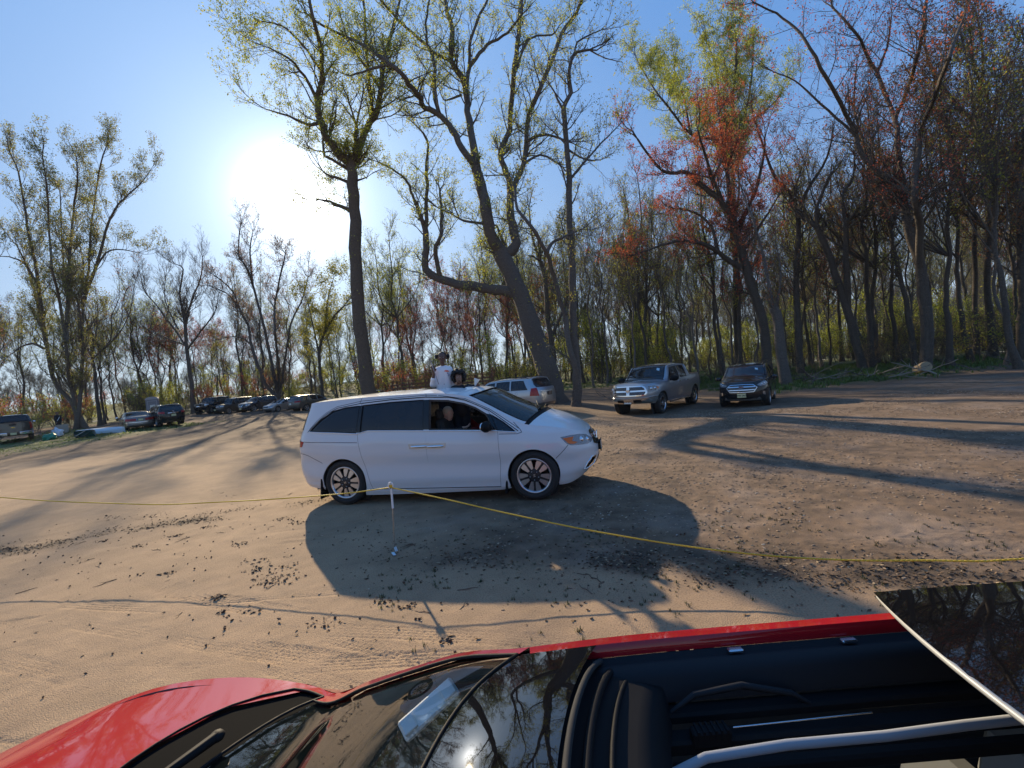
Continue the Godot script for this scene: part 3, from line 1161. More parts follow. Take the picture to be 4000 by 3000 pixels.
	var db := MB.new()
	db.cbox(Vector3(1.22, 0.88, 0), Vector3(0.5, 0.32, 1.5), 0.08)
	obj("dashboard", db, MT.cabin_dark, root)
	var sw2 := MB.new()
	var lp := PackedVector3Array()
	var lr := PackedFloat32Array()
	for k in 25:
		var an := TAU * k / 24
		lp.append(Vector3(0.86, 1.0, -0.42) + Basis(Vector3.BACK, 0.45) * Vector3(0, sin(an) * 0.19, cos(an) * 0.19))
		lr.append(0.014)
	sw2.tube(lp, lr, 6)
	sw2.rod(Vector3(0.86, 1.0, -0.42), Vector3(1.05, 0.92, -0.42), 0.05, 0.04, 8)
	obj("steering_wheel", sw2, MT.black_plastic, root)
# ---- a common description of an everyday car turned into a full spec
func mk_car(d: Dictionary) -> Dictionary:
	var wb: float = d.wb
	var xf: float = wb / 2 + float(d.fo)
	var xr: float = xf - float(d.L)
	var H: float = d.H
	var ny: float = d.nose_y
	var cy: float = d.cowl_y
	var by: float = d.belt_y
	var cx: float = d.cowl_x
	var wx: float = d.wt_x
	var rx: float = d.rt_x
	var kind: String = d.kind
	var clr: float = d.get("clear", 0.25)
	var rail := []
	var top := []
	var wr := []
	var back := [[0.0, 0.22], [clr + 0.05, 0.1], [clr + 0.2, 0.02], [clr + 0.35, 0.0], [by - 0.05, 0.03], [by + 0.05, 0.08], [H - 0.05, float(d.get("slant", 0.4))], [2.2, 0.5]]
	if kind == "suv":
		rail = [[xr, H - 0.1], [xr + 0.4, H - 0.08], [rx, H - 0.07], [(rx + wx) / 2, H - 0.06], [wx, H - 0.11]]
		top = [[xr, H - 0.09], [xr + 0.4, H - 0.02], [rx, H], [(rx + wx) / 2, H], [wx + 0.12, H - 0.06]]
		wr = [[xr, 0.74], [wx, 0.76]]
	elif kind == "sedan":
		var dy: float = d.deck_y
		var gx: float = d.rg_x
		rail = [[xr, dy - 0.05], [xr + 0.12, dy - 0.01], [gx, dy + 0.02], [rx, H - 0.11], [(rx + wx) / 2, H - 0.07], [wx, H - 0.11]]
		top = [[xr, dy - 0.04], [xr + 0.12, dy + 0.01], [gx - 0.12, dy + 0.05], [rx, H - 0.03], [(rx + wx) / 2, H], [wx + 0.12, H - 0.07]]
		wr = [[xr, 0.88], [gx, 0.86], [rx, 0.74], [wx, 0.74]]
		back = [[0.0, 0.22], [clr + 0.05, 0.08], [clr + 0.2, 0.0], [dy - 0.3, 0.02], [dy, 0.1], [2.2, 0.12]]
	else:
		var dy: float = d.bed_y
		rail = [[xr, dy], [rx - 0.02, dy], [rx + 0.02, dy + 0.02], [rx + 0.2, H - 0.1], [(rx + wx) / 2, H - 0.06], [wx, H - 0.1]]
		top = [[xr, dy + 0.004], [rx - 0.02, dy + 0.004], [rx + 0.02, dy + 0.06], [rx + 0.17, H - 0.04], [(rx + wx) / 2, H], [wx + 0.12, H - 0.06]]
		wr = [[xr, 0.955], [rx, 0.94], [rx + 0.25, 0.77], [wx, 0.77]]
		back = [[0.0, 0.1], [0.4, 0.06], [0.5, 0.0], [0.65, 0.0], [0.72, 0.05], [1.3, 0.06], [2.2, 0.06]]
	var hs: float = d.get("hood_flat", 0.04)
	rail.append_array([[cx, cy], [xf - 0.4, ny + hs], [xf - 0.12, ny + 0.01], [xf, ny - 0.03]])
	top.append_array([[cx + 0.22, cy + 0.06], [xf - 0.4, ny + hs + 0.05], [xf - 0.12, ny + 0.03], [xf, ny - 0.03]])
	wr.append_array([[cx, 0.87], [xf, 0.9]])
	var s := {
		"paint": d.paint, "cell": d.get("cell", 0.09), "xf": xf, "xr": xr, "W": d.W, "nf": d.get("nf", 8.0), "nr": d.get("nr", 12.0),
		"bot": [[xr, clr + 0.12], [xr + 0.35, clr + 0.04], [-wb / 2 + 0.4, clr - 0.02], [wb / 2 - 0.4, clr - 0.02], [xf - 0.35, clr], [xf, clr + 0.06]],
		"rail": rail, "top": top, "wr": wr,
		"belt": [[xr, minf(by + 0.05, rail[0][1])], [0.0, by], [cx, minf(by - 0.03, cy - 0.02)], [xf, ny - 0.1]],
		"nose": [[0.0, -0.3], [clr, -0.16], [clr + 0.15, -0.02], [clr + 0.3, 0.0], [ny - 0.2, -0.03], [ny, -0.12 * float(d.get("nose_in", 1.0))], [ny + 0.3, -0.2 * float(d.get("nose_in", 1.0))]],
		"tail": back,
		"axles": [wb / 2, -wb / 2], "wheel_r": d.wheel_r, "rim_r": d.rim_r, "arch_r": float(d.wheel_r) + float(d.get("arch_gap", 0.05)), "rim": d.rim, "floor_y": clr + 0.02, "tuck": 0.04,
		"mirror": [cx - 0.35, by - 0.02], "mirror_size": d.get("mirror_size", 0.95), "mirror_mat": d.get("mirror_mat", "black_plastic"),
		"handle_mat": d.get("handle_mat", d.paint), "gaps": d.get("gaps", []), "lamps": [], "overlays": [], "lines": [],
	}
	var c := Car.new()
	s["windows"] = []
	s["doors"] = []
	c.setup(s)
	s["af"] = c.afront
	s["ar"] = c.arear
	# panes: [x bottom rear, x top rear, x bottom front, x top front]
	var m: float = d.get("pane_top", 0.085)
	for w in d.panes:
		var p := [w[0], by + 0.035, w[2], by + 0.02]
		for k in 5:
			var x := lerpf(w[3], w[1], k / 4.0)
			p.append(x)
			p.append(maxf(c.rail(x) - m, by + 0.06))
		s.windows.append(["", p, d.get("glass", "privacy_glass"), d.get("seal", "black_plastic")])
	for w in d.doors_x:
		var p := [w[0], clr + 0.1, w[1], clr + 0.1, w[1], by]
		for k in 5:
			var x := lerpf(w[3], w[2], k / 4.0)
			p.append(x)
			p.append(maxf(c.rail(x) - 0.035, by + 0.01))
		p.append(w[0])
		p.append(by)
		s.doors.append(p)
	var hh := []
	for w in d.doors_x:
		hh.append([w[0] + 0.17, by - 0.13])
	s["handles"] = hh
	# tops
	var t := []
	t.append(["windshield", wx, cx - 0.02, 0.12, 0.2, d.get("screen", "privacy_glass"), 0.92])
	t.append(["cowl", cx - 0.02, cx + 0.03, 0.2, 0.2, "black_plastic"])
	t.append(["hood", cx + 0.03, xf, 0.2, 0.0, d.paint, 1.0, 20])
	if kind == "suv":
		t.append(["roof", xr, wx, 0.0, 0.12, d.get("roof_paint", d.paint), 1.0, 20])
	elif kind == "sedan":
		t.append(["roof", rx, wx, -0.06, 0.12, d.paint, 1.0, 10])
		t.append(["rear_window", float(d.rg_x), rx, -0.16, -0.06, "privacy_glass", 0.9])
		t.append(["boot_lid", xr, float(d.rg_x), 0.0, -0.16, d.paint, 1.0, 14])
	else:
		t.append(["roof", rx + 0.2, wx, 0.0, 0.12, d.paint, 1.0, 12])
		t.append(["rear_window", rx + 0.02, rx + 0.2, 0.0, 0.0, "privacy_glass", 0.86])
		t.append(["bed_cover", xr, rx + 0.02, 0.0, 0.0, "black_plastic", 1.0, 8])
	s["tops"] = t
	return s

func quadz(af: float, sgn: float, pts: Array) -> Array:
	# points given as (distance from the middle of nose or tail, height)
	var r := []
	for k in range(0, pts.size(), 2):
		r.append(af - sgn * float(pts[k]))
		r.append(pts[k + 1])
	return r

func emblem(c: Car, root: Node3D, front: bool, y: float, style: String) -> void:
	var x := c.skin(c.afront if front else c.arear, y).x + (0.03 if front else -0.02)
	var b := Basis(Vector3.UP, PI / 2 if front else -PI / 2)
	var mb := MB.new()
	if style == "oval":
		var p := PackedVector2Array()
		for k in 20:
			p.append(Vector2(cos(TAU * k / 20) * 0.09, sin(TAU * k / 20) * 0.04))
		mb.extrude(p, 0.012, b, Vector3(x, y, 0))
		var o := obj("emblem", mb, MT.badge_blue, root)
		var rg := MB.new()
		var lp := PackedVector3Array()
		var rr := PackedFloat32Array()
		for k in 25:
			lp.append(Vector3(x, y, 0) + b * Vector3(cos(TAU * k / 24) * 0.09, sin(TAU * k / 24) * 0.04, 0.01))
			rr.append(0.006)
		rg.tube(lp, rr, 5)
		obj("emblem_rim", rg, MT.chrome, o)
		var t := objm("lettering", text_mesh("Ford", 0.05, "Droid Serif"), MT.chrome, o)
		t.position = Vector3(x, y, 0) + b * Vector3(0, 0.0, 0.013)
		t.basis = b
		return
	var p2 := PackedVector2Array()
	var m := "chrome"
	if style == "bow":
		p2 = P2([-0.11, -0.012, -0.09, 0.022, -0.035, 0.022, -0.035, 0.04, 0.045, 0.04, 0.045, 0.022, 0.11, 0.022, 0.09, -0.012, 0.035, -0.012, 0.035, -0.03, -0.045, -0.03, -0.045, -0.012])
		m = "badge_gold"
	elif style == "ram":
		# shield-like head with two horns
		p2 = P2([0.0, -0.07, 0.03, -0.04, 0.035, 0.0, 0.07, -0.02, 0.085, 0.02, 0.06, 0.06, 0.02, 0.065, 0.0, 0.055, -0.02, 0.065, -0.06, 0.06, -0.085, 0.02, -0.07, -0.02, -0.035, 0.0, -0.03, -0.04])
		m = "dull_chrome"
	elif style == "ring":
		var lp := PackedVector3Array()
		var rr := PackedFloat32Array()
		for k in 21:
			lp.append(Vector3(x, y, 0) + b * Vector3(cos(TAU * k / 20) * 0.06, sin(TAU * k / 20) * 0.055, 0))
			rr.append(0.008)
		mb.tube(lp, rr, 5)
		mb.box(Vector3(x, y, 0), Vector3(0.012, 0.022, 0.16))
	else:
		p2 = circle2(Vector2.ZERO, 0.045, 16)
	if p2.size() > 0:
		mb.extrude(p2, 0.015, b, Vector3(x, y, 0))
	obj("emblem", mb, MT[m], root)

func roof_rails(c: Car, root: Node3D, x0: float, x1: float, cross: bool, m: Material) -> void:
	for side in [-1.0, 1.0]:
		var mb := MB.new()
		var p := PackedVector3Array()
		var r := PackedFloat32Array()
		for k in 9:
			var t := k / 8.0
			var q := c.top_at(lerpf(x0, x1, t), 0.86 * side)
			p.append(q + Vector3(0, 0.0 if k == 0 or k == 8 else 0.055, 0))
			r.append(0.016)
		mb.tube(p, r, 6)
		obj("roof_rail", mb, m, root)
	if cross:
		for t in [0.25, 0.75]:
			var mb := MB.new()
			var a := c.top_at(lerpf(x0, x1, t), 0.86) + Vector3(0, 0.055, 0)
			mb.rod(a, Vector3(a.x, a.y, -a.z), 0.016, 0.016, 6)
			obj("roof_crossbar", mb, m, root)

func put(called: String, label: String, cat: String, x: float, z: float, head: float, y: float, off: float) -> Node3D:
	var h := deg_to_rad(head)
	return thing(called, label, cat, Vector3(x + cos(h) * off, y, z + sin(h) * off), -h)

func build_cars() -> void:
	# --- silver pickup facing the sand, right of the grey trunk
	var root := put("pickup_truck", "silver crew-cab pickup with chrome grille parked facing the sand", "pickup", 6.27, -19.91, 130.5, gh(6.2, -19.9), 0.115)
	var s := mk_car({"kind": "pickup", "paint": "grey_silver_paint", "L": 5.82, "W": 1.0, "wb": 3.57, "fo": 1.0, "H": 1.93, "nose_y": 1.17, "cowl_y": 1.27, "belt_y": 1.27, "bed_y": 1.36, "cowl_x": 1.3, "wt_x": 0.62, "rt_x": -1.25, "clear": 0.46, "wheel_r": 0.405, "rim_r": 0.27, "rim": "chrome", "arch_gap": 0.09, "nf": 9.0, "cell": 0.07, "nose_in": 0.5, "hood_flat": 0.05, "mirror_size": 1.35, "handle_mat": "chrome",
		"panes": [[-0.88, -0.83, -0.15, -0.12], [-0.05, -0.05, 1.05, 0.62]], "doors_x": [[-1.0, -0.1, -0.95, -0.1], [-0.09, 1.12, -0.09, 0.68]]})
	var af: float = s.af
	s.lamps = [["headlight", quadz(af, 1, [0.76, 0.9, 0.8, 1.12, 1.1, 1.13, 1.32, 1.08, 1.34, 0.9]), "lamp_lens", 0.003, "lamp_reflector", [[af - 0.92, 1.03, 0.06], [af - 1.1, 1.03, 0.055]], quadz(af, 1, [1.2, 1.0, 1.2, 1.09, 1.31, 1.07, 1.33, 1.0])],
		["taillight", quadz(s.ar, -1, [0.86, 0.9, 0.86, 1.3, 1.06, 1.3, 1.06, 0.9]), "red_lens", 0.004, "lamp_reflector", []]]
	s.overlays = [["grille_surround", quadz(af, 1, [-0.01, 0.76, -0.01, 1.17, 0.6, 1.16, 0.68, 1.1, 0.74, 0.9, 0.66, 0.78]), "chrome", 0.02],
		["grille", quadz(af, 1, [0.065, 0.81, 0.065, 0.93, 0.66, 0.93, 0.66, 0.88, 0.6, 0.81]), "gloss_black", 0.024],
		["grille", quadz(af, 1, [0.065, 0.99, 0.065, 1.12, 0.57, 1.11, 0.63, 1.06, 0.65, 0.99]), "gloss_black", 0.024],
		["front_bumper", quadz(af, 1, [-0.01, 0.5, -0.01, 0.7, 0.7, 0.7, 0.95, 0.74, 1.22, 0.74, 1.22, 0.56, 0.9, 0.5]), "chrome", 0.035],
		["bumper_intake", quadz(af, 1, [0.2, 0.55, 0.2, 0.64, 0.5, 0.64, 0.52, 0.56]), "black_plastic", 0.038],
		["fog_light", quadz(af, 1, [0.8, 0.56, 0.8, 0.65, 0.92, 0.66, 0.95, 0.57]), "lamp_reflector", 0.038]]
	for k in 3:
		s.lines.append(["grille_bar", quadz(af, 1, [0.075, 0.835 + k * 0.032, 0.63, 0.835 + k * 0.032]), "dull_chrome", 0.004, 0.028])
		s.lines.append(["grille_bar", quadz(af, 1, [0.075, 1.015 + k * 0.034, 0.6, 1.015 + k * 0.034]), "dull_chrome", 0.004, 0.028])
	s.lines.append(["side_step", [-1.1, 0.4, 1.1, 0.4], "dull_chrome", 0.035, 0.03])
	var c := build_car(s, root)
	plate(c, root, true, 0.56, 0.05, "T30 BPF", MT.plate_white)
	emblem(c, root, true, 0.96, "ram")
	sticker(c, root, 1.0, -0.68)
	# --- black crossover beside it
	root = put("crossover_suv", "black compact crossover with hexagonal chrome grille and cream plate", "crossover", 9.82, -19.31, 123.0, gh(9.8, -19.3), 0.0)
	s = mk_car({"kind": "suv", "paint": "black_paint", "L": 4.52, "W": 0.92, "wb": 2.69, "fo": 0.92, "H": 1.66, "nose_y": 0.98, "cowl_y": 1.1, "belt_y": 1.04, "cowl_x": 1.05, "wt_x": 0.25, "rt_x": -1.5, "clear": 0.24, "wheel_r": 0.35, "rim_r": 0.235, "rim": "five", "cell": 0.07, "nf": 6.0,
		"panes": [[-0.85, -0.8, -0.12, -0.1], [0.0, 0.0, 0.92, 0.3], [-1.5, -1.45, -0.95, -0.9]], "doors_x": [[-0.9, -0.05, -0.86, -0.05], [-0.04, 0.98, -0.04, 0.34]], "mirror_mat": "black_paint"})
	af = s.af
	s.lamps = [["headlight", quadz(af, 1, [0.56, 0.86, 0.6, 0.9, 0.85, 0.97, 1.12, 1.0, 1.16, 0.9, 0.9, 0.83, 0.66, 0.82]), "lamp_lens", 0.003, "lamp_reflector", [[af - 0.78, 0.89, 0.04], [af - 0.95, 0.92, 0.04]]],
		["taillight", quadz(s.ar, -1, [0.5, 0.95, 0.5, 1.08, 1.0, 1.1, 1.0, 0.95]), "red_lens", 0.004, "lamp_reflector", []]]
	s.overlays = [["grille_surround", quadz(af, 1, [-0.01, 0.6, -0.01, 0.91, 0.42, 0.9, 0.56, 0.78, 0.42, 0.61]), "dull_chrome", 0.014],
		["grille", quadz(af, 1, [-0.01, 0.625, -0.01, 0.885, 0.405, 0.875, 0.525, 0.78, 0.405, 0.635]), "gloss_black", 0.018],
		["grille_bar", quadz(af, 1, [-0.01, 0.79, -0.01, 0.83, 0.46, 0.83, 0.49, 0.79]), "dull_chrome", 0.024],
		["grille_bar", quadz(af, 1, [-0.01, 0.68, -0.01, 0.72, 0.46, 0.72, 0.43, 0.68]), "dull_chrome", 0.024],
		["lower_intake", quadz(af, 1, [-0.01, 0.36, -0.01, 0.5, 0.5, 0.5, 0.58, 0.38]), "black_plastic", 0.006],
		["skid_trim", quadz(af, 1, [-0.01, 0.3, -0.01, 0.345, 0.52, 0.355, 0.62, 0.42, 0.72, 0.32, 0.5, 0.3]), "dull_chrome", 0.014],
		["fog_light", quadz(af, 1, [0.78, 0.5, 0.76, 0.62, 0.88, 0.6, 0.92, 0.47]), "lamp_reflector", 0.01]]
	c = build_car(s, root)
	plate(c, root, true, 0.5, 0.0, "H90 JWZ", MT.plate_cream)
	emblem(c, root, true, 0.81, "oval")
	roof_rails(c, root, -1.5, 0.1, false, MT.black_plastic)
	sticker(c, root, 0.75, -0.62)
	# --- silver people carrier behind the minivan, tail to the right
	root = put("crossover_wagon", "silver crossover wagon with red tail light parked beneath the forked tree", "crossover", -0.3, -23.05, 218.1, gh(-0.3, -23.0), 0.02)
	s = mk_car({"kind": "suv", "paint": "silver_paint", "L": 5.05, "W": 1.0, "wb": 2.95, "fo": 1.0, "H": 1.66, "nose_y": 0.92, "cowl_y": 1.06, "belt_y": 1.06, "cowl_x": 1.25, "wt_x": 0.35, "rt_x": -1.8, "clear": 0.24, "wheel_r": 0.37, "rim_r": 0.235, "rim": "five", "cell": 0.08, "slant": 0.55, "seal": "black_plastic",
		"panes": [[-0.95, -0.9, -0.12, -0.1], [0.0, 0.0, 1.1, 0.42], [-2.0, -1.7, -1.05, -1.0]], "doors_x": [[-1.1, -0.05, -0.98, -0.05], [-0.04, 1.12, -0.04, 0.45]]})
	s.lamps = [["taillight", quadz(s.ar, -1, [0.7, 0.78, 0.78, 1.15, 1.08, 1.14, 1.16, 0.8]), "red_lens", 0.006, "lamp_reflector", []],
		["headlight", quadz(s.af, 1, [0.6, 0.72, 0.6, 0.88, 1.1, 0.9, 1.1, 0.76]), "lamp_lens", 0.003, "lamp_reflector", []]]
	s.overlays = [["rear_window", quadz(s.ar, -1, [-0.01, 1.16, -0.01, 1.56, 0.8, 1.56, 0.86, 1.3, 0.78, 1.17]), "privacy_glass", 0.004],
		["rear_bumper_guard", quadz(s.ar, -1, [-0.01, 0.3, -0.01, 0.46, 1.3, 0.46, 1.42, 0.32]), "pewter_paint", 0.01],
		["side_moulding", [-0.95, 0.47, 1.0, 0.45, 1.0, 0.5, -0.95, 0.52], "dull_chrome", 0.01]]
	s.lines = [["fuel_flap_seam", [-1.42, 0.98, -1.37, 1.0, -1.32, 0.98, -1.3, 0.93, -1.32, 0.88, -1.37, 0.86, -1.42, 0.88, -1.44, 0.93, -1.42, 0.98], "black_plastic", 0.004, 0.0],
		["belt_moulding", [-2.0, 1.085, 0.0, 1.08, 1.12, 1.06], "black_plastic", 0.008, 0.003]]
	c = build_car(s, root)
	plate(c, root, false, 0.86, 0.0, "", MT.pewter_paint, 0.1)
	roof_rails(c, root, -1.9, 0.2, true, MT.black_plastic)
	# --- grey pickup at the far left, tail towards us
	root = put("pickup_truck", "dark grey pickup seen from behind at the left edge of grass", "pickup", -38.93, -35.97, -137.0, gh(-38.9, -36.0), 0.12)
	root.scale = Vector3.ONE * 1.08
	s = mk_car({"kind": "pickup", "paint": "charcoal_paint", "L": 5.84, "W": 1.0, "wb": 3.65, "fo": 0.98, "H": 1.88, "nose_y": 1.12, "cowl_y": 1.22, "belt_y": 1.22, "bed_y": 1.34, "cowl_x": 1.3, "wt_x": 0.62, "rt_x": -1.1, "clear": 0.42, "wheel_r": 0.4, "rim_r": 0.25, "rim": "five", "arch_gap": 0.09, "cell": 0.12,
		"panes": [[-0.8, -0.75, -0.15, -0.12], [-0.05, -0.05, 1.05, 0.62]], "doors_x": [[-0.95, -0.1, -0.9, -0.1], [-0.09, 1.12, -0.09, 0.68]]})
	s.lamps = [["taillight", quadz(s.ar, -1, [0.86, 0.85, 0.86, 1.28, 1.08, 1.28, 1.08, 0.85]), "red_lens", 0.012, "lamp_reflector", []]]
	s.overlays = [["tailgate", quadz(s.ar, -1, [-0.01, 0.74, -0.01, 1.3, 0.82, 1.3, 0.82, 0.74]), "charcoal_paint", 0.012],
		["rear_bumper", quadz(s.ar, -1, [0.3, 0.5, 0.3, 0.66, 1.15, 0.68, 1.15, 0.5]), "dull_chrome", 0.05],
		["tailgate_handle", quadz(s.ar, -1, [-0.01, 1.13, -0.01, 1.23, 0.16, 1.23, 0.16, 1.13]), "black_plastic", 0.016]]
	c = build_car(s, root)
	emblem(c, root, false, 1.0, "bow")
	plate(c, root, false, 0.58, 0.0, "", MT.plate_cream)
	# --- pewter saloon, tail towards us
	root = put("saloon_car", "pewter saloon with full-width red tail lamps beside the canoes", "saloon", -31.83, -38.93, -136.4, gh(-31.8, -38.9), 0.0)
	root.scale = Vector3.ONE * 1.05
	s = mk_car({"kind": "sedan", "paint": "pewter_paint", "L": 5.0, "W": 0.95, "wb": 2.85, "fo": 1.0, "H": 1.41, "nose_y": 0.78, "cowl_y": 0.96, "belt_y": 0.94, "deck_y": 1.0, "rg_x": -1.5, "cowl_x": 1.15, "wt_x": 0.3, "rt_x": -0.85, "clear": 0.2, "wheel_r": 0.33, "rim_r": 0.21, "rim": "five", "cell": 0.12, "glass": "tint_glass",
		"panes": [[-1.15, -0.85, -0.15, -0.12], [-0.05, -0.05, 0.98, 0.32]], "doors_x": [[-1.2, -0.1, -0.9, -0.1], [-0.09, 1.05, -0.09, 0.4]]})
	s.lamps = [["taillight", quadz(s.ar, -1, [0.28, 0.68, 0.28, 0.86, 1.02, 0.88, 1.02, 0.7]), "red_lens", 0.006, "lamp_reflector", []]]
	s.overlays = [["rear_bumper_strip", quadz(s.ar, -1, [-0.01, 0.55, -0.01, 0.6, 1.2, 0.62, 1.2, 0.57]), "dull_chrome", 0.012]]
	c = build_car(s, root)
	plate(c, root, false, 0.76, 0.0, "", MT.plate_cream)
	# --- black crossover, tail towards us
	root = put("crossover_suv", "small black crossover seen from behind beside the pewter saloon", "crossover", -29.71, -39.32, -141.7, gh(-29.7, -39.3), 0.0)
	root.scale = Vector3.ONE * 1.08
	s = mk_car({"kind": "suv", "paint": "black_paint", "L": 4.65, "W": 0.9, "wb": 2.69, "fo": 0.95, "H": 1.62, "nose_y": 0.95, "cowl_y": 1.08, "belt_y": 1.04, "cowl_x": 1.1, "wt_x": 0.25, "rt_x": -1.5, "clear": 0.26, "wheel_r": 0.35, "rim_r": 0.22, "rim": "five", "cell": 0.12, "slant": 0.5, "glass": "tint_glass",
		"panes": [[-0.9, -0.85, -0.12, -0.1], [0.0, 0.0, 0.95, 0.32], [-1.65, -1.4, -1.0, -0.95]], "doors_x": [[-0.95, -0.05, -0.9, -0.05], [-0.04, 1.0, -0.04, 0.36]]})
	s.lamps = [["taillight", quadz(s.ar, -1, [0.55, 0.93, 0.55, 1.08, 1.06, 1.1, 1.06, 0.95]), "red_lens", 0.008, "lamp_reflector", []]]
	s.overlays = [["rear_window", quadz(s.ar, -1, [-0.01, 1.14, -0.01, 1.5, 0.68, 1.5, 0.74, 1.2]), "privacy_glass", 0.004],
		["chrome_strip", quadz(s.ar, -1, [-0.01, 0.95, -0.01, 0.99, 0.34, 0.99, 0.34, 0.95]), "chrome", 0.01]]
	c = build_car(s, root)
	plate(c, root, false, 0.8, 0.0, "", MT.plate_cream)
	emblem(c, root, false, 1.07, "ring")
	roof_rails(c, root, -1.7, 0.1, false, MT.dull_chrome)
	# --- the far row
	var row := [
		["boxy_suv", "lifted black boxy off-roader at the left end of the far row", "black_paint", -36.19, -55.78, 94.7, {"L": 4.55, "W": 0.94, "wb": 2.7, "fo": 0.8, "H": 1.98, "nose_y": 1.22, "cowl_y": 1.32, "belt_y": 1.3, "cowl_x": 0.95, "wt_x": 0.4, "rt_x": -1.6, "clear": 0.5, "wheel_r": 0.42, "rim_r": 0.22, "slant": 0.12, "nf": 10.0, "nose_in": 0.4}, "dark"],
		["large_suv", "charcoal full-size wagon with split grille second in the far row", "charcoal_paint", -34.18, -56.59, 107.8, {"L": 5.13, "W": 1.0, "wb": 2.95, "fo": 1.0, "H": 1.92, "nose_y": 1.13, "cowl_y": 1.23, "belt_y": 1.2, "cowl_x": 1.1, "wt_x": 0.5, "rt_x": -1.9, "clear": 0.32, "wheel_r": 0.4, "rim_r": 0.26, "slant": 0.2, "nf": 9.0, "nose_in": 0.5}, "bow"],
		["crossover_suv", "dark navy crossover with vee grille in the middle of the far row", "navy_paint", -29.46, -53.52, 107.9, {"L": 4.8, "W": 0.94, "wb": 2.83, "fo": 0.98, "H": 1.68, "nose_y": 0.93, "cowl_y": 1.08, "belt_y": 1.05, "cowl_x": 1.15, "wt_x": 0.2, "rt_x": -1.6, "clear": 0.25, "wheel_r": 0.37, "rim_r": 0.25, "slant": 0.5, "nf": 6.0}, "vee"]]
	for q in row:
		root = put(q[0], q[1], "off-roader" if q[0] == "boxy_suv" else "crossover", q[3], q[4], q[5], gh(q[3], q[4]), 0.0)
		var d: Dictionary = q[6]
		d.merge({"kind": "suv", "paint": q[2], "rim": "six", "cell": 0.14, "panes": [[-0.9, -0.86, -0.12, -0.1], [0.0, 0.0, d.cowl_x - 0.15, d.wt_x], [-1.75, -1.6, -1.0, -0.95]], "doors_x": [[-0.95, -0.05, -0.9, -0.05], [-0.04, d.cowl_x - 0.1, -0.04, d.wt_x + 0.06]]})
		s = mk_car(d)
		var ny: float = d.nose_y
		s.lamps = [["headlight", quadz(s.af, 1, [0.58, ny - 0.2, 0.58, ny - 0.03, 1.1, ny - 0.02, 1.14, ny - 0.18]), "lamp_lens", 0.003, "lamp_reflector", []],
			["taillight", quadz(s.ar, -1, [0.75, 0.9, 0.75, 1.2, 1.0, 1.2, 1.0, 0.9]), "red_lens", 0.004, "lamp_reflector", []]]
		if q[7] == "bow":
			s.overlays = [["grille", quadz(s.af, 1, [-0.01, ny - 0.32, -0.01, ny - 0.04, 0.55, ny - 0.04, 0.55, ny - 0.3]), "gloss_black", 0.008],
				["grille_bar", quadz(s.af, 1, [-0.01, ny - 0.2, -0.01, ny - 0.12, 0.55, ny - 0.12, 0.55, ny - 0.2]), "dull_chrome", 0.02]]
		elif q[7] == "vee":
			s.overlays = [["grille", quadz(s.af, 1, [-0.01, ny - 0.3, -0.01, ny - 0.04, 0.5, ny - 0.04, 0.3, ny - 0.28]), "gloss_black", 0.008],
				["grille_bar", quadz(s.af, 1, [0.02, ny - 0.3, 0.3, ny - 0.03, 0.42, ny - 0.03, 0.14, ny - 0.3]), "chrome", 0.02]]
		else:
			s.overlays = [["grille", quadz(s.af, 1, [-0.01, ny - 0.28, -0.01, ny - 0.04, 0.56, ny - 0.04, 0.56, ny - 0.26]), "gloss_black", 0.008],
				["light_bar", quadz(s.af, 1, [-0.01, ny - 0.3, -0.01, ny - 0.23, 0.3, ny - 0.23, 0.3, ny - 0.3]), "lamp_reflector", 0.05],
				["front_bumper", quadz(s.af, 1, [-0.01, 0.62, -0.01, 0.88, 1.15, 0.88, 1.15, 0.66]), "black_plastic", 0.08]]
		c = build_car(s, root)
		plate(c, root, true, ny - 0.5, 0.0, "", MT.plate_cream)
		if q[7] == "bow":
			emblem(c, root, true, ny - 0.16, "bow")
		elif q[7] == "vee":
			emblem(c, root, true, ny - 0.14, "ring")
		if q[7] != "dark":
			roof_rails(c, root, -1.7, 0.1, true, MT.black_plastic)
	# silver saloon, bronze wagon, and a pale car mostly hidden
	root = put("saloon_car", "silver compact saloon nose-out between navy crossover and bronze wagon", "saloon", -26.04, -52.29, 113.0, gh(-26.0, -52.3), 0.0)
	s = mk_car({"kind": "sedan", "paint": "silver_paint", "L": 4.55, "W": 0.88, "wb": 2.65, "fo": 0.95, "H": 1.42, "nose_y": 0.72, "cowl_y": 0.94, "belt_y": 0.92, "deck_y": 0.98, "rg_x": -1.45, "cowl_x": 1.0, "wt_x": 0.2, "rt_x": -0.85, "clear": 0.2, "wheel_r": 0.32, "rim_r": 0.21, "rim": "seven", "cell": 0.14,
		"panes": [[-1.1, -0.85, -0.15, -0.12], [-0.05, -0.05, 0.85, 0.22]], "doors_x": [[-1.15, -0.1, -0.9, -0.1], [-0.09, 0.9, -0.09, 0.3]]})
	s.lamps = [["headlight", quadz(s.af, 1, [0.5, 0.56, 0.5, 0.68, 1.0, 0.72, 1.0, 0.6]), "lamp_lens", 0.003, "lamp_reflector", []]]
	s.overlays = [["grille", quadz(s.af, 1, [-0.01, 0.55, -0.01, 0.66, 0.36, 0.66, 0.34, 0.55]), "gloss_black", 0.008]]
	c = build_car(s, root)
	root = put("estate_car", "bronze-grey estate with roof rails seen from behind, nearest the minivan", "estate", -20.2, -46.65, -61.6, gh(-20.2, -46.6), 0.0)
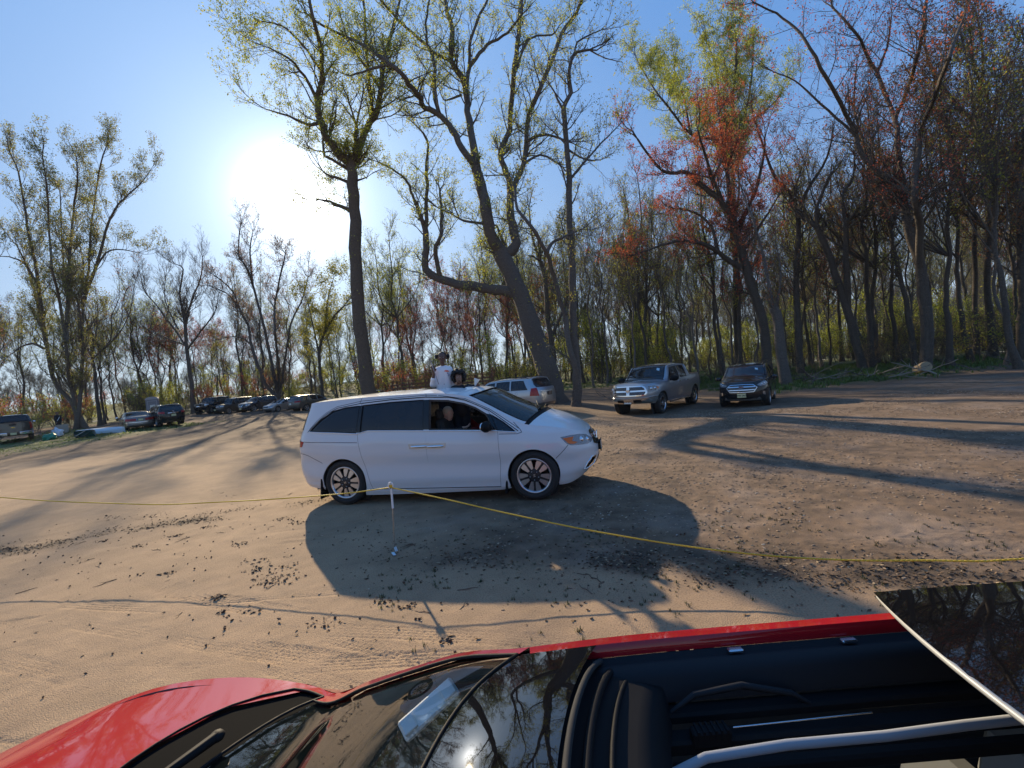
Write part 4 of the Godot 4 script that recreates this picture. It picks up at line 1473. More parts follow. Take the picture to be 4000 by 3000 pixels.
	s = mk_car({"kind": "suv", "paint": "bronze_grey_paint", "L": 4.82, "W": 0.92, "wb": 2.74, "fo": 0.98, "H": 1.6, "nose_y": 0.9, "cowl_y": 1.02, "belt_y": 1.0, "cowl_x": 1.1, "wt_x": 0.25, "rt_x": -1.6, "clear": 0.27, "wheel_r": 0.35, "rim_r": 0.23, "rim": "five", "cell": 0.12, "slant": 0.55, "glass": "tint_glass", "seal": "dull_chrome",
		"panes": [[-0.95, -0.9, -0.12, -0.1], [0.0, 0.0, 0.95, 0.32], [-1.75, -1.55, -1.05, -1.0]], "doors_x": [[-1.0, -0.05, -0.95, -0.05], [-0.04, 1.0, -0.04, 0.36]]})
	s.lamps = [["taillight", quadz(s.ar, -1, [0.5, 0.9, 0.5, 1.05, 1.1, 1.07, 1.1, 0.92]), "red_lens", 0.008, "lamp_reflector", []]]
	s.overlays = [["rear_window", quadz(s.ar, -1, [-0.01, 1.12, -0.01, 1.48, 0.7, 1.48, 0.76, 1.18]), "privacy_glass", 0.004]]
	c = build_car(s, root)
	plate(c, root, false, 0.8, 0.0, "", MT.plate_white)
	roof_rails(c, root, -1.8, 0.1, true, MT.black_plastic)
	root = put("hatchback_car", "pale silver car mostly hidden behind the minivan roof and table", "car", -13.0, -44.5, 60.0, gh(-13.0, -44.5), 0.0)
	s = mk_car({"kind": "sedan", "paint": "silver_paint", "L": 4.4, "W": 0.88, "wb": 2.6, "fo": 0.95, "H": 1.45, "nose_y": 0.75, "cowl_y": 0.96, "belt_y": 0.94, "deck_y": 1.02, "rg_x": -1.4, "cowl_x": 0.95, "wt_x": 0.15, "rt_x": -0.9, "clear": 0.2, "wheel_r": 0.32, "rim_r": 0.21, "rim": "seven", "cell": 0.16,
		"panes": [[-1.1, -0.85, -0.15, -0.12], [-0.05, -0.05, 0.8, 0.18]], "doors_x": [[-1.15, -0.1, -0.9, -0.1], [-0.09, 0.86, -0.09, 0.26]]})
	c = build_car(s, root)

func sticker(c: Car, root: Node3D, x: float, s: float) -> void:
	var mb := MB.new()
	var a := c.top_at(x, s) + Vector3(0, 0.002, 0)
	var b := c.top_at(x, s + 0.14) + Vector3(0, 0.002, 0)
	var d := c.top_at(x - 0.1, s + 0.14) + Vector3(0, 0.002, 0)
	var e := c.top_at(x - 0.1, s) + Vector3(0, 0.002, 0)
	mb.face(PackedVector3Array([a, b, d, e]))
	obj("windscreen_sticker", mb, MT.blue_sticker, root)
# ---- the red saloon the camera looks out of, its glass roof slid back
func build_red_car() -> void:
	var root := thing("red_saloon", "glossy red saloon with its black glass roof slid open in the foreground", "saloon", Vector3(0.35, 0, -0.35), PI)
	var s := {
		"paint": "red_paint", "cell": 0.05, "xf": 2.42, "xr": -2.6, "W": 1.09, "nf": 7.0, "nr": 9.0,
		"bot": [[-2.6, 0.34], [-2.2, 0.28], [-1.0, 0.2], [1.0, 0.2], [1.8, 0.22], [2.42, 0.3]],
		"rail": [[-2.6, 0.95], [-2.0, 1.03], [-1.5, 1.2], [-1.0, 1.36], [-0.3, 1.39], [0.1, 1.392], [0.36, 1.385], [0.5, 1.322], [0.63, 1.25], [0.77, 1.162], [0.9, 1.08], [1.0, 1.06], [1.3, 1.05], [1.5, 1.035], [1.75, 0.985], [2.0, 0.925], [2.25, 0.84], [2.42, 0.74]],
		"top": [[-2.6, 0.96], [-2.0, 1.07], [-1.5, 1.27], [-1.0, 1.42], [-0.3, 1.45], [0.1, 1.452], [0.36, 1.448], [0.57, 1.395], [0.75, 1.29], [0.98, 1.15], [1.2, 1.105], [1.4, 1.095], [1.7, 1.055], [2.0, 0.985], [2.25, 0.88], [2.42, 0.74]],
		"belt": [[-2.6, 0.9], [-2.0, 0.96], [0.0, 0.97], [0.9, 0.97], [1.5, 0.92], [2.42, 0.7]],
		"wr": [[-2.6, 0.9], [-1.8, 0.7], [-1.0, 0.47], [0.1, 0.465], [0.36, 0.465], [0.5, 0.563], [0.63, 0.638], [0.77, 0.73], [0.9, 0.81], [1.0, 0.88], [1.3, 0.965], [1.5, 0.985], [1.75, 0.97], [2.42, 0.9]],
		"nose": [[0.0, -0.3], [0.25, -0.12], [0.45, 0.0], [0.6, 0.0], [0.8, -0.06], [1.0, -0.1], [1.3, -0.1]],
		"tail": [[0.0, 0.2], [0.4, 0.0], [0.8, 0.02], [1.0, 0.08], [2.2, 0.1]],
		"axles": [1.4, -1.45], "wheel_r": 0.34, "rim_r": 0.24, "arch_r": 0.39, "rim": "five", "floor_y": 0.22,
		"doors": [[-1.0, 0.32, -0.1, 0.3, -0.1, 1.3, -0.9, 1.28, -1.05, 0.95], [-0.09, 0.3, 0.92, 0.32, 0.92, 0.95, 0.5, 1.23, 0.3, 1.32, -0.09, 1.34]],
		"windows": [["", [-0.03, 1.01, 0.8, 1.0, 0.55, 1.17, 0.34, 1.27, -0.03, 1.29], "tint_glass"], ["", [-1.0, 1.01, -0.14, 1.01, -0.14, 1.29, -0.85, 1.25], "tint_glass"]],
		"handles": [[-0.85, 0.86], [0.08, 0.86]], "handle_mat": "chrome",
		"gaps": [[0.98, 1.04, 1.06, 0.6]],
		"lamps": [["headlight", [2.1, 0.7, 2.15, 0.78, 2.5, 0.72, 2.8, 0.68, 2.8, 0.6, 2.4, 0.62], "lamp_lens", 0.003, "lamp_reflector", []]],
		"overlays": [["grille", [2.95, 0.42, 4.0, 0.42, 4.0, 0.7, 2.95, 0.66], "gloss_black", 0.006]],
		"tops": [
			["windshield", 0.36, 0.9, 0.17, 0.35, "screen_glass", 0.93, 16],
			["cowl", 0.9, 0.965, 0.35, 0.38, "cowl_black", 0.965, 6, 2.0, 6.0],
			["hood", 0.965, 2.42, 0.38, 0.0, "red_paint", 1.0, 36, 6.0, 2.0],
			["rear_window", -1.75, -1.2, -0.1, -0.06, "privacy_glass", 0.88],
			["boot_lid", -2.6, -1.75, 0.0, -0.1, "red_paint", 1.0, 14],
			["rear_roof", -1.2, -0.36, -0.06, 0.0, "gloss_black", 1.0, 10]],
		"seal_r": 0.0035,
	}
	var c := build_car(s, root)
	# fixed black glass ahead of the opening
	var fg := obj("front_roof_glass", car_top(c, 0.222, 0.352, -0.93, 0.93, 6, 24, 0.0, 0.13, 0.17), MT.roof_glass, root)
	for side in [-1.0, 1.0]:
		var st := MB.new()
		car_top(c, -0.36, 0.36, 0.93 * side, side, 16, 3, 0.0, 0.0, 0.0, st)
		# inner wall of the painted rail
		var rows := PackedVector3Array()
		for k in 17:
			var q := c.top_at(lerpf(-0.36, 0.27, k / 16.0), 0.93 * side)
			rows.append(q)
			rows.append(q + Vector3(0, -0.007, -0.005 * side))
			rows.append(q + Vector3(0, -0.02, -0.007 * side))
		st.sheet(rows, 3)
		obj("roof_side_rail", st, MT.red_paint, root)
		var ch := MB.new()
		rows = PackedVector3Array()
		for k in 17:
			var q := c.top_at(lerpf(-0.36, 0.27, k / 16.0), 0.93 * side) + Vector3(0, -0.021, -0.007 * side)
			rows.append(q)
			rows.append(q + Vector3(0, -0.006, -0.012 * side))
			rows.append(q + Vector3(0, 0.0, -0.03 * side))
			rows.append(q + Vector3(0, -0.012, -0.05 * side))
			rows.append(q + Vector3(0, -0.05, -0.056 * side))
		ch.sheet(rows, 5)
		var cho := obj("roof_channel", ch, MT.channel_grey, root)
		for x in [0.0, -0.2]:
			var cp := MB.new()
			cp.cbox(c.top_at(x, 0.93 * side) + Vector3(0, -0.02, -0.02 * side), Vector3(0.026, 0.007, 0.012), 0.002)
			obj("clip", cp, MT.dull_chrome, cho)
		# black guide rails inside
		for g in [[0.07, 0.085, 0.018, 0.03], [0.105, 0.105, 0.024, 0.03], [0.14, 0.12, 0.02, 0.02]]:
			var gr := MB.new()
			var p0 := c.top_at(-0.4, 0.93 * side) + Vector3(0, -g[1], -g[0] * side)
			var p1 := c.top_at(0.2 - g[0] * 0.3, 0.93 * side) + Vector3(0, -g[1], -g[0] * side)
			gr.cbox((p0 + p1) / 2, Vector3(p1.x - p0.x, g[2], g[3]), 0.004, Basis(Vector3.BACK, atan2(p1.y - p0.y, p1.x - p0.x)))
			obj("guide_rail", gr, MT.black_plastic, root)
		var wire := MB.new()
		var w0 := c.top_at(0.05, 0.93 * side) + Vector3(0, -0.088, -0.105 * side)
		wire.rod(w0, w0 + Vector3(-0.22, 0.004, 0.0), 0.0016, 0.0016, 5)
		obj("guide_cable", wire, MT.dull_chrome, root)
		# lifting arm
		var arm := MB.new()
		var ap := PackedVector3Array()
		for q in [[0.14, -0.07, 0.085], [0.1, -0.045, 0.085], [0.02, -0.04, 0.08], [-0.06, -0.06, 0.08], [-0.09, -0.08, 0.08]]:
			ap.append(c.top_at(q[0], 0.93 * side) + Vector3(0, q[1], -q[2] * side))
		arm.tube(ap, PackedFloat32Array([0.003, 0.005, 0.0055, 0.005, 0.003]), 6)
		obj("lifting_arm", arm, MT.channel_grey, root)
		var blk := MB.new()
		blk.cbox(c.top_at(0.09, 0.93 * side) + Vector3(0, -0.09, -0.115 * side), Vector3(0.06, 0.025, 0.02), 0.003)
		for k in 6:
			blk.box(c.top_at(0.066 + k * 0.009, 0.93 * side) + Vector3(0, -0.082, -0.115 * side), Vector3(0.003, 0.014, 0.022))
		obj("slide_block", blk, MT.black_plastic, root)
		# pale padded edge of the headlining
		var tr := MB.new()
		var tp := PackedVector3Array()
		var trr := PackedFloat32Array()
		for q in [[0.235, 1.26, 0.19], [0.215, 1.3, 0.25], [0.18, 1.318, 0.285], [0.12, 1.327, 0.3], [0.0, 1.332, 0.304], [-0.14, 1.334, 0.302], [-0.26, 1.336, 0.306], [-0.4, 1.336, 0.31]]:
			tp.append(Vector3(q[0], q[1], q[2] * side))
			trr.append(0.0068)
		tr.tube(tp, trr, 10)
		obj("headlining_edge", tr, MT.headlining, root)
		var gus := MB.new()
		# lies flat: a pointed trim wing at the front corner of the headlining
		for y in [1.336, 1.328]:
			var gp := PackedVector3Array()
			for q in [[0.223, 0.364], [0.213, 0.321], [0.172, 0.312], [0.2, 0.296], [0.25, 0.285], [0.262, 0.3]]:
				gp.append(Vector3(q[0], y, q[1] * side))
			gus.face(PackedVector3Array([gp[0], gp[1], gp[4], gp[5]]), Vector3.UP)
			gus.face(PackedVector3Array([gp[1], gp[2], gp[3], gp[4]]), Vector3.UP)
		obj("trim_gusset", gus, MT.headlining, root)
	# black frame under the front edge of the opening
	var ff := MB.new()
	var frows := PackedVector3Array()
	for k in 25:
		var sv := lerpf(-0.95, 0.95, k / 24.0)
		for q in [[0.26, -0.012], [0.2, -0.035], [0.13, -0.05], [0.1, -0.06], [0.085, -0.11]]:
			frows.append(c.top_at(q[0] + 0.13 * (1 - sv * sv), sv) + Vector3(0, q[1], 0))
	ff.sheet(frows, 5)
	obj("opening_frame", ff, MT.black_plastic, root)
	# seals and strips across the front of the opening
	for q in [[0.212, 0.005, -0.004, "rubber"], [0.19, 0.0065, -0.022, "black_plastic"], [0.16, 0.0035, -0.036, "black_plastic"]]:
		var sl := MB.new()
		var p := PackedVector3Array()
		var r := PackedFloat32Array()
		for k in 31:
			var sv := lerpf(-0.9, 0.9, k / 30.0)
			p.append(c.top_at(q[0] + 0.13 * (1 - sv * sv), sv) + Vector3(0, float(q[2]) - 0.02 * pow(absf(sv) / 0.9, 8.0), 0))
			r.append(q[1])
		sl.tube(p, r, 8)
		obj("opening_seal", sl, MT[q[3]], root)
	# the slid-back glass panel riding above the roof
	var pn := MB.new()
	car_top(c, -1.22, -0.285, -0.83, 0.83, 14, 20, 0.062, 0.0, 0.16, pn)
	car_top(c, -1.22, -0.285, -0.83, 0.83, 14, 20, 0.056, 0.0, 0.16, pn)
	var pno := obj("sliding_roof_glass", pn, MT.roof_glass, root)
	var ed := MB.new()
	var ep := PackedVector3Array()
	var er := PackedFloat32Array()
	for k in 31:
		var sv := lerpf(-0.83, 0.83, k / 30.0)
		ep.append(c.top_at(-0.285 + 0.16 * (1 - sv * sv), sv) + Vector3(0, 0.0585, 0))
		er.append(0.0042)
	ed.tube(ep, er, 6)
	for side in [-1.0, 1.0]:
		var e2 := PackedVector3Array()
		var r2 := PackedFloat32Array()
		for k in 13:
			e2.append(c.top_at(lerpf(-0.285, -1.22, k / 12.0), 0.83 * side) + Vector3(0, 0.0585, 0))
			r2.append(0.004)
		ed.tube(e2, r2, 6)
	obj("glass_edge", ed, MT.glass_edge, pno)
	# cabin
	var db := MB.new()
	db.cbox(Vector3(0.95, 0.9, 0), Vector3(0.55, 0.2, 1.45), 0.06)
	db.cbox(Vector3(0.72, 0.985, -0.4), Vector3(0.2, 0.08, 0.4), 0.03)
	obj("dashboard", db, MT.dash_brown, root)
	for z in [-0.36, 0.36]:
		var se := MB.new()
		se.cbox(Vector3(-0.05, 0.5, z), Vector3(0.5, 0.16, 0.5), 0.05)
		se.cbox(Vector3(-0.36, 0.8, z), Vector3(0.14, 0.6, 0.48), 0.05, Basis(Vector3.BACK, 0.25))
		se.cbox(Vector3(-0.46, 1.15, z), Vector3(0.09, 0.16, 0.24), 0.035, Basis(Vector3.BACK, 0.25))
		se.box(Vector3(-0.05, 0.34, z), Vector3(0.4, 0.2, 0.4))
		obj("seat", se, MT.seat_grey, root)
	# white toll tag stuck behind the windscreen
	var tg := MB.new()
	var tb := Basis(Vector3(0.82, -0.57, 0.03).normalized(), 0.0) if false else Basis.IDENTITY
	var ta := Vector3(0.64, 1.235, 0.54)
	var td := Vector3(0.525, 1.29, 0.60)
	var ax := (td - ta).normalized()
	var up := Vector3(-0.1, 0.8, -0.5).normalized()
	var az := ax.cross(up).normalized()
	tb = Basis(ax, az.cross(ax).normalized(), az)
	tg.cbox((ta + td) / 2 + Vector3(-0.012, -0.016, -0.01), Vector3(0.125, 0.018, 0.04), 0.004, tb)
	var tgo := obj("toll_tag", tg, MT.tag_white, root)
	for k in [-1.0, 1.0]:
		var pd := MB.new()
		pd.cbox((ta + td) / 2 + Vector3(-0.012, -0.016, -0.01) + tb * Vector3(0.045 * k, 0.012, 0.0), Vector3(0.028, 0.009, 0.03), 0.002, tb)
		obj("mounting_pad", pd, MT.tag_white, tgo)
	# wipers lying in the cowl
	for k in 2:
		var wp := MB.new()
		var sa := 0.72 - k * 0.75
		var a := c.top_at(0.94 + 0.36 * (1 - sa * sa), sa) + Vector3(0, 0.022, 0)
		var b := c.top_at(0.93 + 0.36 * (1 - pow(sa - 0.55, 2)), sa - 0.55) + Vector3(0, 0.028, 0)
		wp.tube(PackedVector3Array([a, a.lerp(b, 0.35) + Vector3(0.01, 0.012, 0), b]), PackedFloat32Array([0.012, 0.008, 0.005]), 6)
		wp.ball(a, Vector3(0.018, 0.012, 0.018), 8)
		var o := obj("wiper_arm", wp, MT.black_plastic, root)
		var bl := MB.new()
		var b2 := c.top_at(0.95 + 0.37 * (1 - pow(sa - 0.2, 2)), sa - 0.2) + Vector3(0, 0.02, 0)
		bl.rod(b2, b2.lerp(b, 1.9), 0.006, 0.005, 5)
		obj("wiper_blade", bl, MT.rubber, o)
# ---------------------------------------------------------------- ground
const LEVELS := [[6.27, -19.9, -0.16], [9.8, -19.3, -0.2], [-0.3, -23.0, -0.01], [-38.9, -36.0, -0.06], [-31.8, -38.9, -0.03], [-29.7, -39.3, -0.03], [-48.0, -46.0, -0.1], [-36.2, -55.8, 0.36], [-34.2, -56.6, 0.04], [-29.5, -53.5, 0.08], [-26.0, -52.3, -0.16], [-20.2, -46.6, 0.01], [-13.0, -44.0, 0.0], [0.0, -12.0, 0.0], [8.0, -12.0, 0.0], [-14.0, -14.0, 0.0], [15.0, -25.0, -0.1], [25.0, -30.0, 0.15], [-5.0, -34.0, -0.05], [10.0, -40.0, 0.2]]

func sstep(a: float, b: float, x: float) -> float:
	var t := clampf((x - a) / (b - a), 0.0, 1.0)
	return t * t * (3.0 - 2.0 * t)

func gh(x: float, z: float) -> float:
	var fade := sstep(-11.0, -15.0, z) if absf(x) < 14.0 else 1.0
	fade = maxf(fade, sstep(9.0, 14.0, absf(x)) * sstep(-4.0, -12.0, z))
	if fade <= 0.0:
		return 0.0
	var a := 0.0
	var w := 0.0
	for q in LEVELS:
		var d := pow((x - q[0]) * (x - q[0]) + (z - q[1]) * (z - q[1]) + 2.0, -1.6)
		a += d * q[2]
		w += d
	var far := sstep(-64.0, -98.0, z) * 2.7 * sstep(30.0, -5.0, x)
	var mound := 0.42 * exp(-((x + 38.2) * (x + 38.2) + (z + 39.8) * (z + 39.8)) / 7.0)
	return (a / w + far + mound + 0.25 * sstep(-24.0, -40.0, z) * nz2.get_noise_2d(x * 1.2, z * 1.2)) * fade

# how sandy (1) or gravelly (0) the lot is
func sandy(x: float, z: float) -> float:
	var edge := 0.45 * nz.get_noise_2d(x * 22.0, z * 22.0) + 0.25 * nz.get_noise_2d(x * 90.0, z * 90.0)
	var near := sstep(-4.85, -4.25, z - 0.33 * x + edge * 0.9)
	var left := sstep(0.6, -2.6, x + edge * 3.0 + (z + 7.0) * 0.42) * sstep(-26.0, -13.0, z + edge * 6.0)
	return maxf(near, left)

func grassy(x: float, z: float) -> float:
	var e := 3.0 * nz.get_noise_2d(x * 8.0, z * 8.0) + 1.5 * nz.get_noise_2d(x * 35.0, z * 35.0)
	var leftbank := sstep(-23.5, -28.0, x + e * 0.5) * sstep(-23.0, -28.0, z + e * 0.8 - (x + 30.0) * 0.25) * sstep(-41.5, -39.0, z + e * 0.3)
	var woods := sstep(-21.0, -24.0, z + e * 0.5 + 0.12 * (x - 12.0)) * sstep(10.5, 13.0, x)
	var field := sstep(-58.0, -64.0, z + e) 
	var back := sstep(-33.0, -40.0, z + e) * sstep(-6.0, -1.0, x + e)
	return clampf(maxf(maxf(leftbank, woods * 0.8), maxf(field, back)), 0.0, 1.0)

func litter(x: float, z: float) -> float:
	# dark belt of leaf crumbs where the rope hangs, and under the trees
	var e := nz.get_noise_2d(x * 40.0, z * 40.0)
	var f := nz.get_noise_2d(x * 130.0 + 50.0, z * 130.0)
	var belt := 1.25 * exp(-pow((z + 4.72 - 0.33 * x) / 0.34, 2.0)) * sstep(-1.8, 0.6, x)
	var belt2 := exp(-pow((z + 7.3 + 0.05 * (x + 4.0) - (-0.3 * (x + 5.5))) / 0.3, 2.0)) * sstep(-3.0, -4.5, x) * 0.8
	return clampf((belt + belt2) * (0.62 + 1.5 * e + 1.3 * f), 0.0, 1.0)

func ground_col(x: float, z: float) -> Color:
	var n1 := nz.get_noise_2d(x * 12.0 + 9.0, z * 12.0)
	var n2 := nz.get_noise_2d(x * 60.0, z * 60.0 + 40.0)
	var n3 := nz.get_noise_2d(x * 260.0, z * 260.0)
	var sand := Vector3(0.365, 0.25, 0.15) * (1.0 + 0.12 * n1 + 0.16 * n2 + 0.16 * n3)
	var gravel := Vector3(0.178, 0.116, 0.07) * (1.0 + 0.25 * n1 + 0.4 * n2 + 0.55 * n3)
	gravel = gravel.lerp(Vector3(0.22, 0.168, 0.13) * (1.0 + 0.4 * n3), clampf(n2 * 1.2, 0.0, 0.7))
	var c := gravel.lerp(sand, sandy(x, z))
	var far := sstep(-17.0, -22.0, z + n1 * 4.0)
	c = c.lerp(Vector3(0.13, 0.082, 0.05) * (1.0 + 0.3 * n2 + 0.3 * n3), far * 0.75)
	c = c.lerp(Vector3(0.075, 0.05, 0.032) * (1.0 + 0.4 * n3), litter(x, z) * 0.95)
	var g := grassy(x, z) * (0.55 + 0.9 * n2 + 0.3)
	c = c.lerp(Vector3(0.085, 0.125, 0.028) * (1.0 + 0.35 * n1 + 0.4 * n3), clampf(g, 0.0, 0.92))
	return Color(maxf(c.x, 0.01), maxf(c.y, 0.01), maxf(c.z, 0.01))

# ribs and blocks pressed into the sand by passing tyres: [x, z, heading, half width, rib pitch]
const TRACKS := [[-1.7, -3.75, -0.47, 0.11, 0.036], [-1.3, -3.42, -0.38, 0.1, 0.036], [-2.7, -3.62, -0.36, 0.11, 0.036], [-2.9, -3.2, -0.3, 0.1, 0.036], [-3.6, -3.95, -0.42, 0.09, 0.036], [-0.6, -3.35, -0.22, 0.1, 0.036], [-1.9, -2.75, -0.34, 0.1, 0.036], [-3.3, -2.6, -0.2, 0.1, 0.036], [-2.2, -4.35, 0.05, 0.1, 0.036], [-4.6, -4.6, -0.3, 0.1, 0.036], [-3.4, -6.4, 0.02, 0.12, 0.036], [-2.6, -5.9, -0.04, 0.12, 0.036], [0.3, -3.0, -0.1, 0.1, 0.036]]

func relief(x: float, z: float) -> float:
	var sd := sandy(x, z)
	var h := 0.006 * nz.get_noise_2d(x * 110.0, z * 110.0) + 0.012 * nz.get_noise_2d(x * 30.0, z * 30.0) + 0.0035 * nz.get_noise_2d(x * 420.0, z * 420.0)
	h += (1.0 - sd) * (0.010 * nz.get_noise_2d(x * 300.0, z * 300.0 + 7.0) + 0.008 * nz.get_noise_2d(x * 650.0, z * 650.0))
	h += litter(x, z) * 0.012 * (0.5 + nz.get_noise_2d(x * 380.0 + 3.0, z * 380.0))
	if z > -7.0 and sd > 0.3:
		for t in TRACKS:
			var dx: float = x - t[0]
			var dz: float = z - t[1]
			var ca := cos(t[2])
			var sa := sin(t[2])
			var l := dx * ca - dz * sa
			var w := dx * sa + dz * ca + 0.05 * sin(l * 1.3 + t[0] * 7.0)
			if absf(w) < t[3] and absf(l) < 3.6:
				var on := sstep(-0.05, 0.4, nz.get_noise_2d(l * 28.0 + t[0] * 300.0, w * 90.0)) * sstep(3.6, 2.2, absf(l))
				var rib := absf(sin(w * PI / t[4]))
				var blk := 0.5 + 0.5 * sin(l * TAU / 0.055 + w * 40.0)
				h -= on * (0.0085 * (1.0 - rib) + 0.003 * blk + 0.001)
	return h

func build_ground() -> void:
	var mb := MB.new()
	mb.colored = true
	mb.wound = true
	var add := func(xs: PackedFloat32Array, zs: PackedFloat32Array, fine: bool, hole: Array) -> void:
		var nx := xs.size()
		var nzz := zs.size()
		var base := mb.v.size()
		var hs := PackedFloat32Array()
		hs.resize(nx * nzz)
		for j in nzz:
			for i in nx:
				var h := gh(xs[i], zs[j])
				if fine:
					var e := minf(minf(xs[i] - xs[0], xs[nx - 1] - xs[i]), minf(zs[0] - zs[j], zs[j] - zs[nzz - 1]))
					e = minf(minf(xs[i] + 8.0, 7.0 - xs[i]), minf(-1.5 - zs[j], zs[j] + 10.5))
					h += relief(xs[i], zs[j]) * clampf(e / 0.25, 0.0, 1.0)
				elif zs[j] < -10.6 or absf(xs[i]) > 9.0:
					h += 0.05 * nz.get_noise_2d(xs[i] * 25.0, zs[j] * 25.0) * sstep(9.0, 14.0, absf(xs[i]) + maxf(0.0, -zs[j] - 6.0) * 0.5)
				hs[j * nx + i] = h
		for j in nzz:
			for i in nx:
				var i0 := maxi(i - 1, 0)
				var i1 := mini(i + 1, nx - 1)
				var j0 := maxi(j - 1, 0)
				var j1 := mini(j + 1, nzz - 1)
				var sx := (hs[j * nx + i1] - hs[j * nx + i0]) / (xs[i1] - xs[i0])
				var sz := (hs[j1 * nx + i] - hs[j0 * nx + i]) / (zs[j1] - zs[j0])
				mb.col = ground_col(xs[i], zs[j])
				mb.vert(Vector3(xs[i], hs[j * nx + i], zs[j]), Vector3(-sx, 1, -sz).normalized())
		for j in nzz - 1:
			for i in nx - 1:
				if hole.size() > 0:
					var cx := (xs[i] + xs[i + 1]) / 2
					var cz := (zs[j] + zs[j + 1]) / 2
					var out := false
					for b in range(0, hole.size(), 4):
						if cx > hole[b] and cx < hole[b + 1] and cz < hole[b + 2] and cz > hole[b + 3]:
							out = true
					if out:
						continue
				var o := base + j * nx + i
				# zs run away from the camera (decreasing); front faces are clockwise from above
				mb.tri(o, o + nx, o + nx + 1)
				mb.tri(o, o + nx + 1, o + 1)
	var span := func(a: float, b: float, st: float) -> PackedFloat32Array:
		var r := PackedFloat32Array()
		var n := int(round(absf(b - a) / st))
		for k in n + 1:
			r.append(lerpf(a, b, k / float(n)))
		return r
	add.call(span.call(-8.0, 7.0, 0.03), span.call(-1.5, -4.5, 0.0115), true, [])
	add.call(span.call(-8.0, 7.0, 0.03), span.call(-4.5, -10.5, 0.045), true, [])
	add.call(span.call(-16.0, -8.0, 0.1), span.call(-1.5, -10.5, 0.09), false, [])
	add.call(span.call(7.0, 16.0, 0.09), span.call(-1.5, -10.5, 0.09), false, [])
	add.call(span.call(-24.0, 24.0, 0.1), span.call(-10.5, -22.5, 0.12), false, [])
	add.call(span.call(-62.0, 42.0, 0.5), span.call(6.0, -72.0, 0.5), false, [-8.0, 7.0, -1.5, -10.5, -16.0, 16.0, -1.5, -10.5, -24.0, 24.0, -10.5, -22.5])
	add.call(span.call(-462.0, 442.0, 8.0), span.call(54.0, -602.0, 8.0), false, [-62.0, 42.0, 6.0, -74.0])
	add.call(span.call(-62.0, 42.0, 0.5), span.call(-72.0, -74.0, 2.0), false, [])
	var o := obj("ground", mb, MT.ground)
	o.set_meta("kind", "structure")

func scatter(called: String, label: String, cat: String, me: Mesh, m: Material, xf: Array, cols: PackedColorArray) -> void:
	var mm := MultiMesh.new()
	mm.transform_format = MultiMesh.TRANSFORM_3D
	mm.use_colors = true
	mm.mesh = me
	mm.instance_count = xf.size()
	for k in xf.size():
		mm.set_instance_transform(k, xf[k])
		mm.set_instance_color(k, cols[k])
	var o := MultiMeshInstance3D.new()
	o.multimesh = mm
	o.material_override = m
	o.name = numbered(called)
	add_child(o)
	stuff(o, label, cat)

func bits_material(called: String, rough: float) -> StandardMaterial3D:
	var m := mat(called, Color.WHITE, rough)
	m.vertex_color_use_as_albedo = true
	return m

# heaps of seed balls and leaf crumbs: [x, z, spread]
const CLUMPS := [[-3.08, -5.24, 0.08], [-2.98, -4.98, 0.064], [-2.65, -4.76, 0.096], [-2.46, -4.69, 0.096], [-1.7, -3.75, 0.08], [-1.27, -4.04, 0.064], [-3.3, -6.69, 0.08], [-3.64, -6.96, 0.072], [-5.22, -7.32, 0.096], [-4.87, -7.71, 0.12], [-6.31, -7.87, 0.12], [-7.06, -8.0, 0.12], [-4.94, -6.52, 0.064], [-3.69, -5.96, 0.064], [-2.63, -5.02, 0.08], [-2.64, -4.62, 0.064], [-1.05, -3.9, 0.04], [-0.65, -3.33, 0.04], [-3.0, -4.41, 0.048], [-2.6, -4.04, 0.08], [-4.69, -6.85, 0.048], [-5.24, -6.24, 0.048], [-4.03, -5.13, 0.04], [-6.08, -6.62, 0.04]]

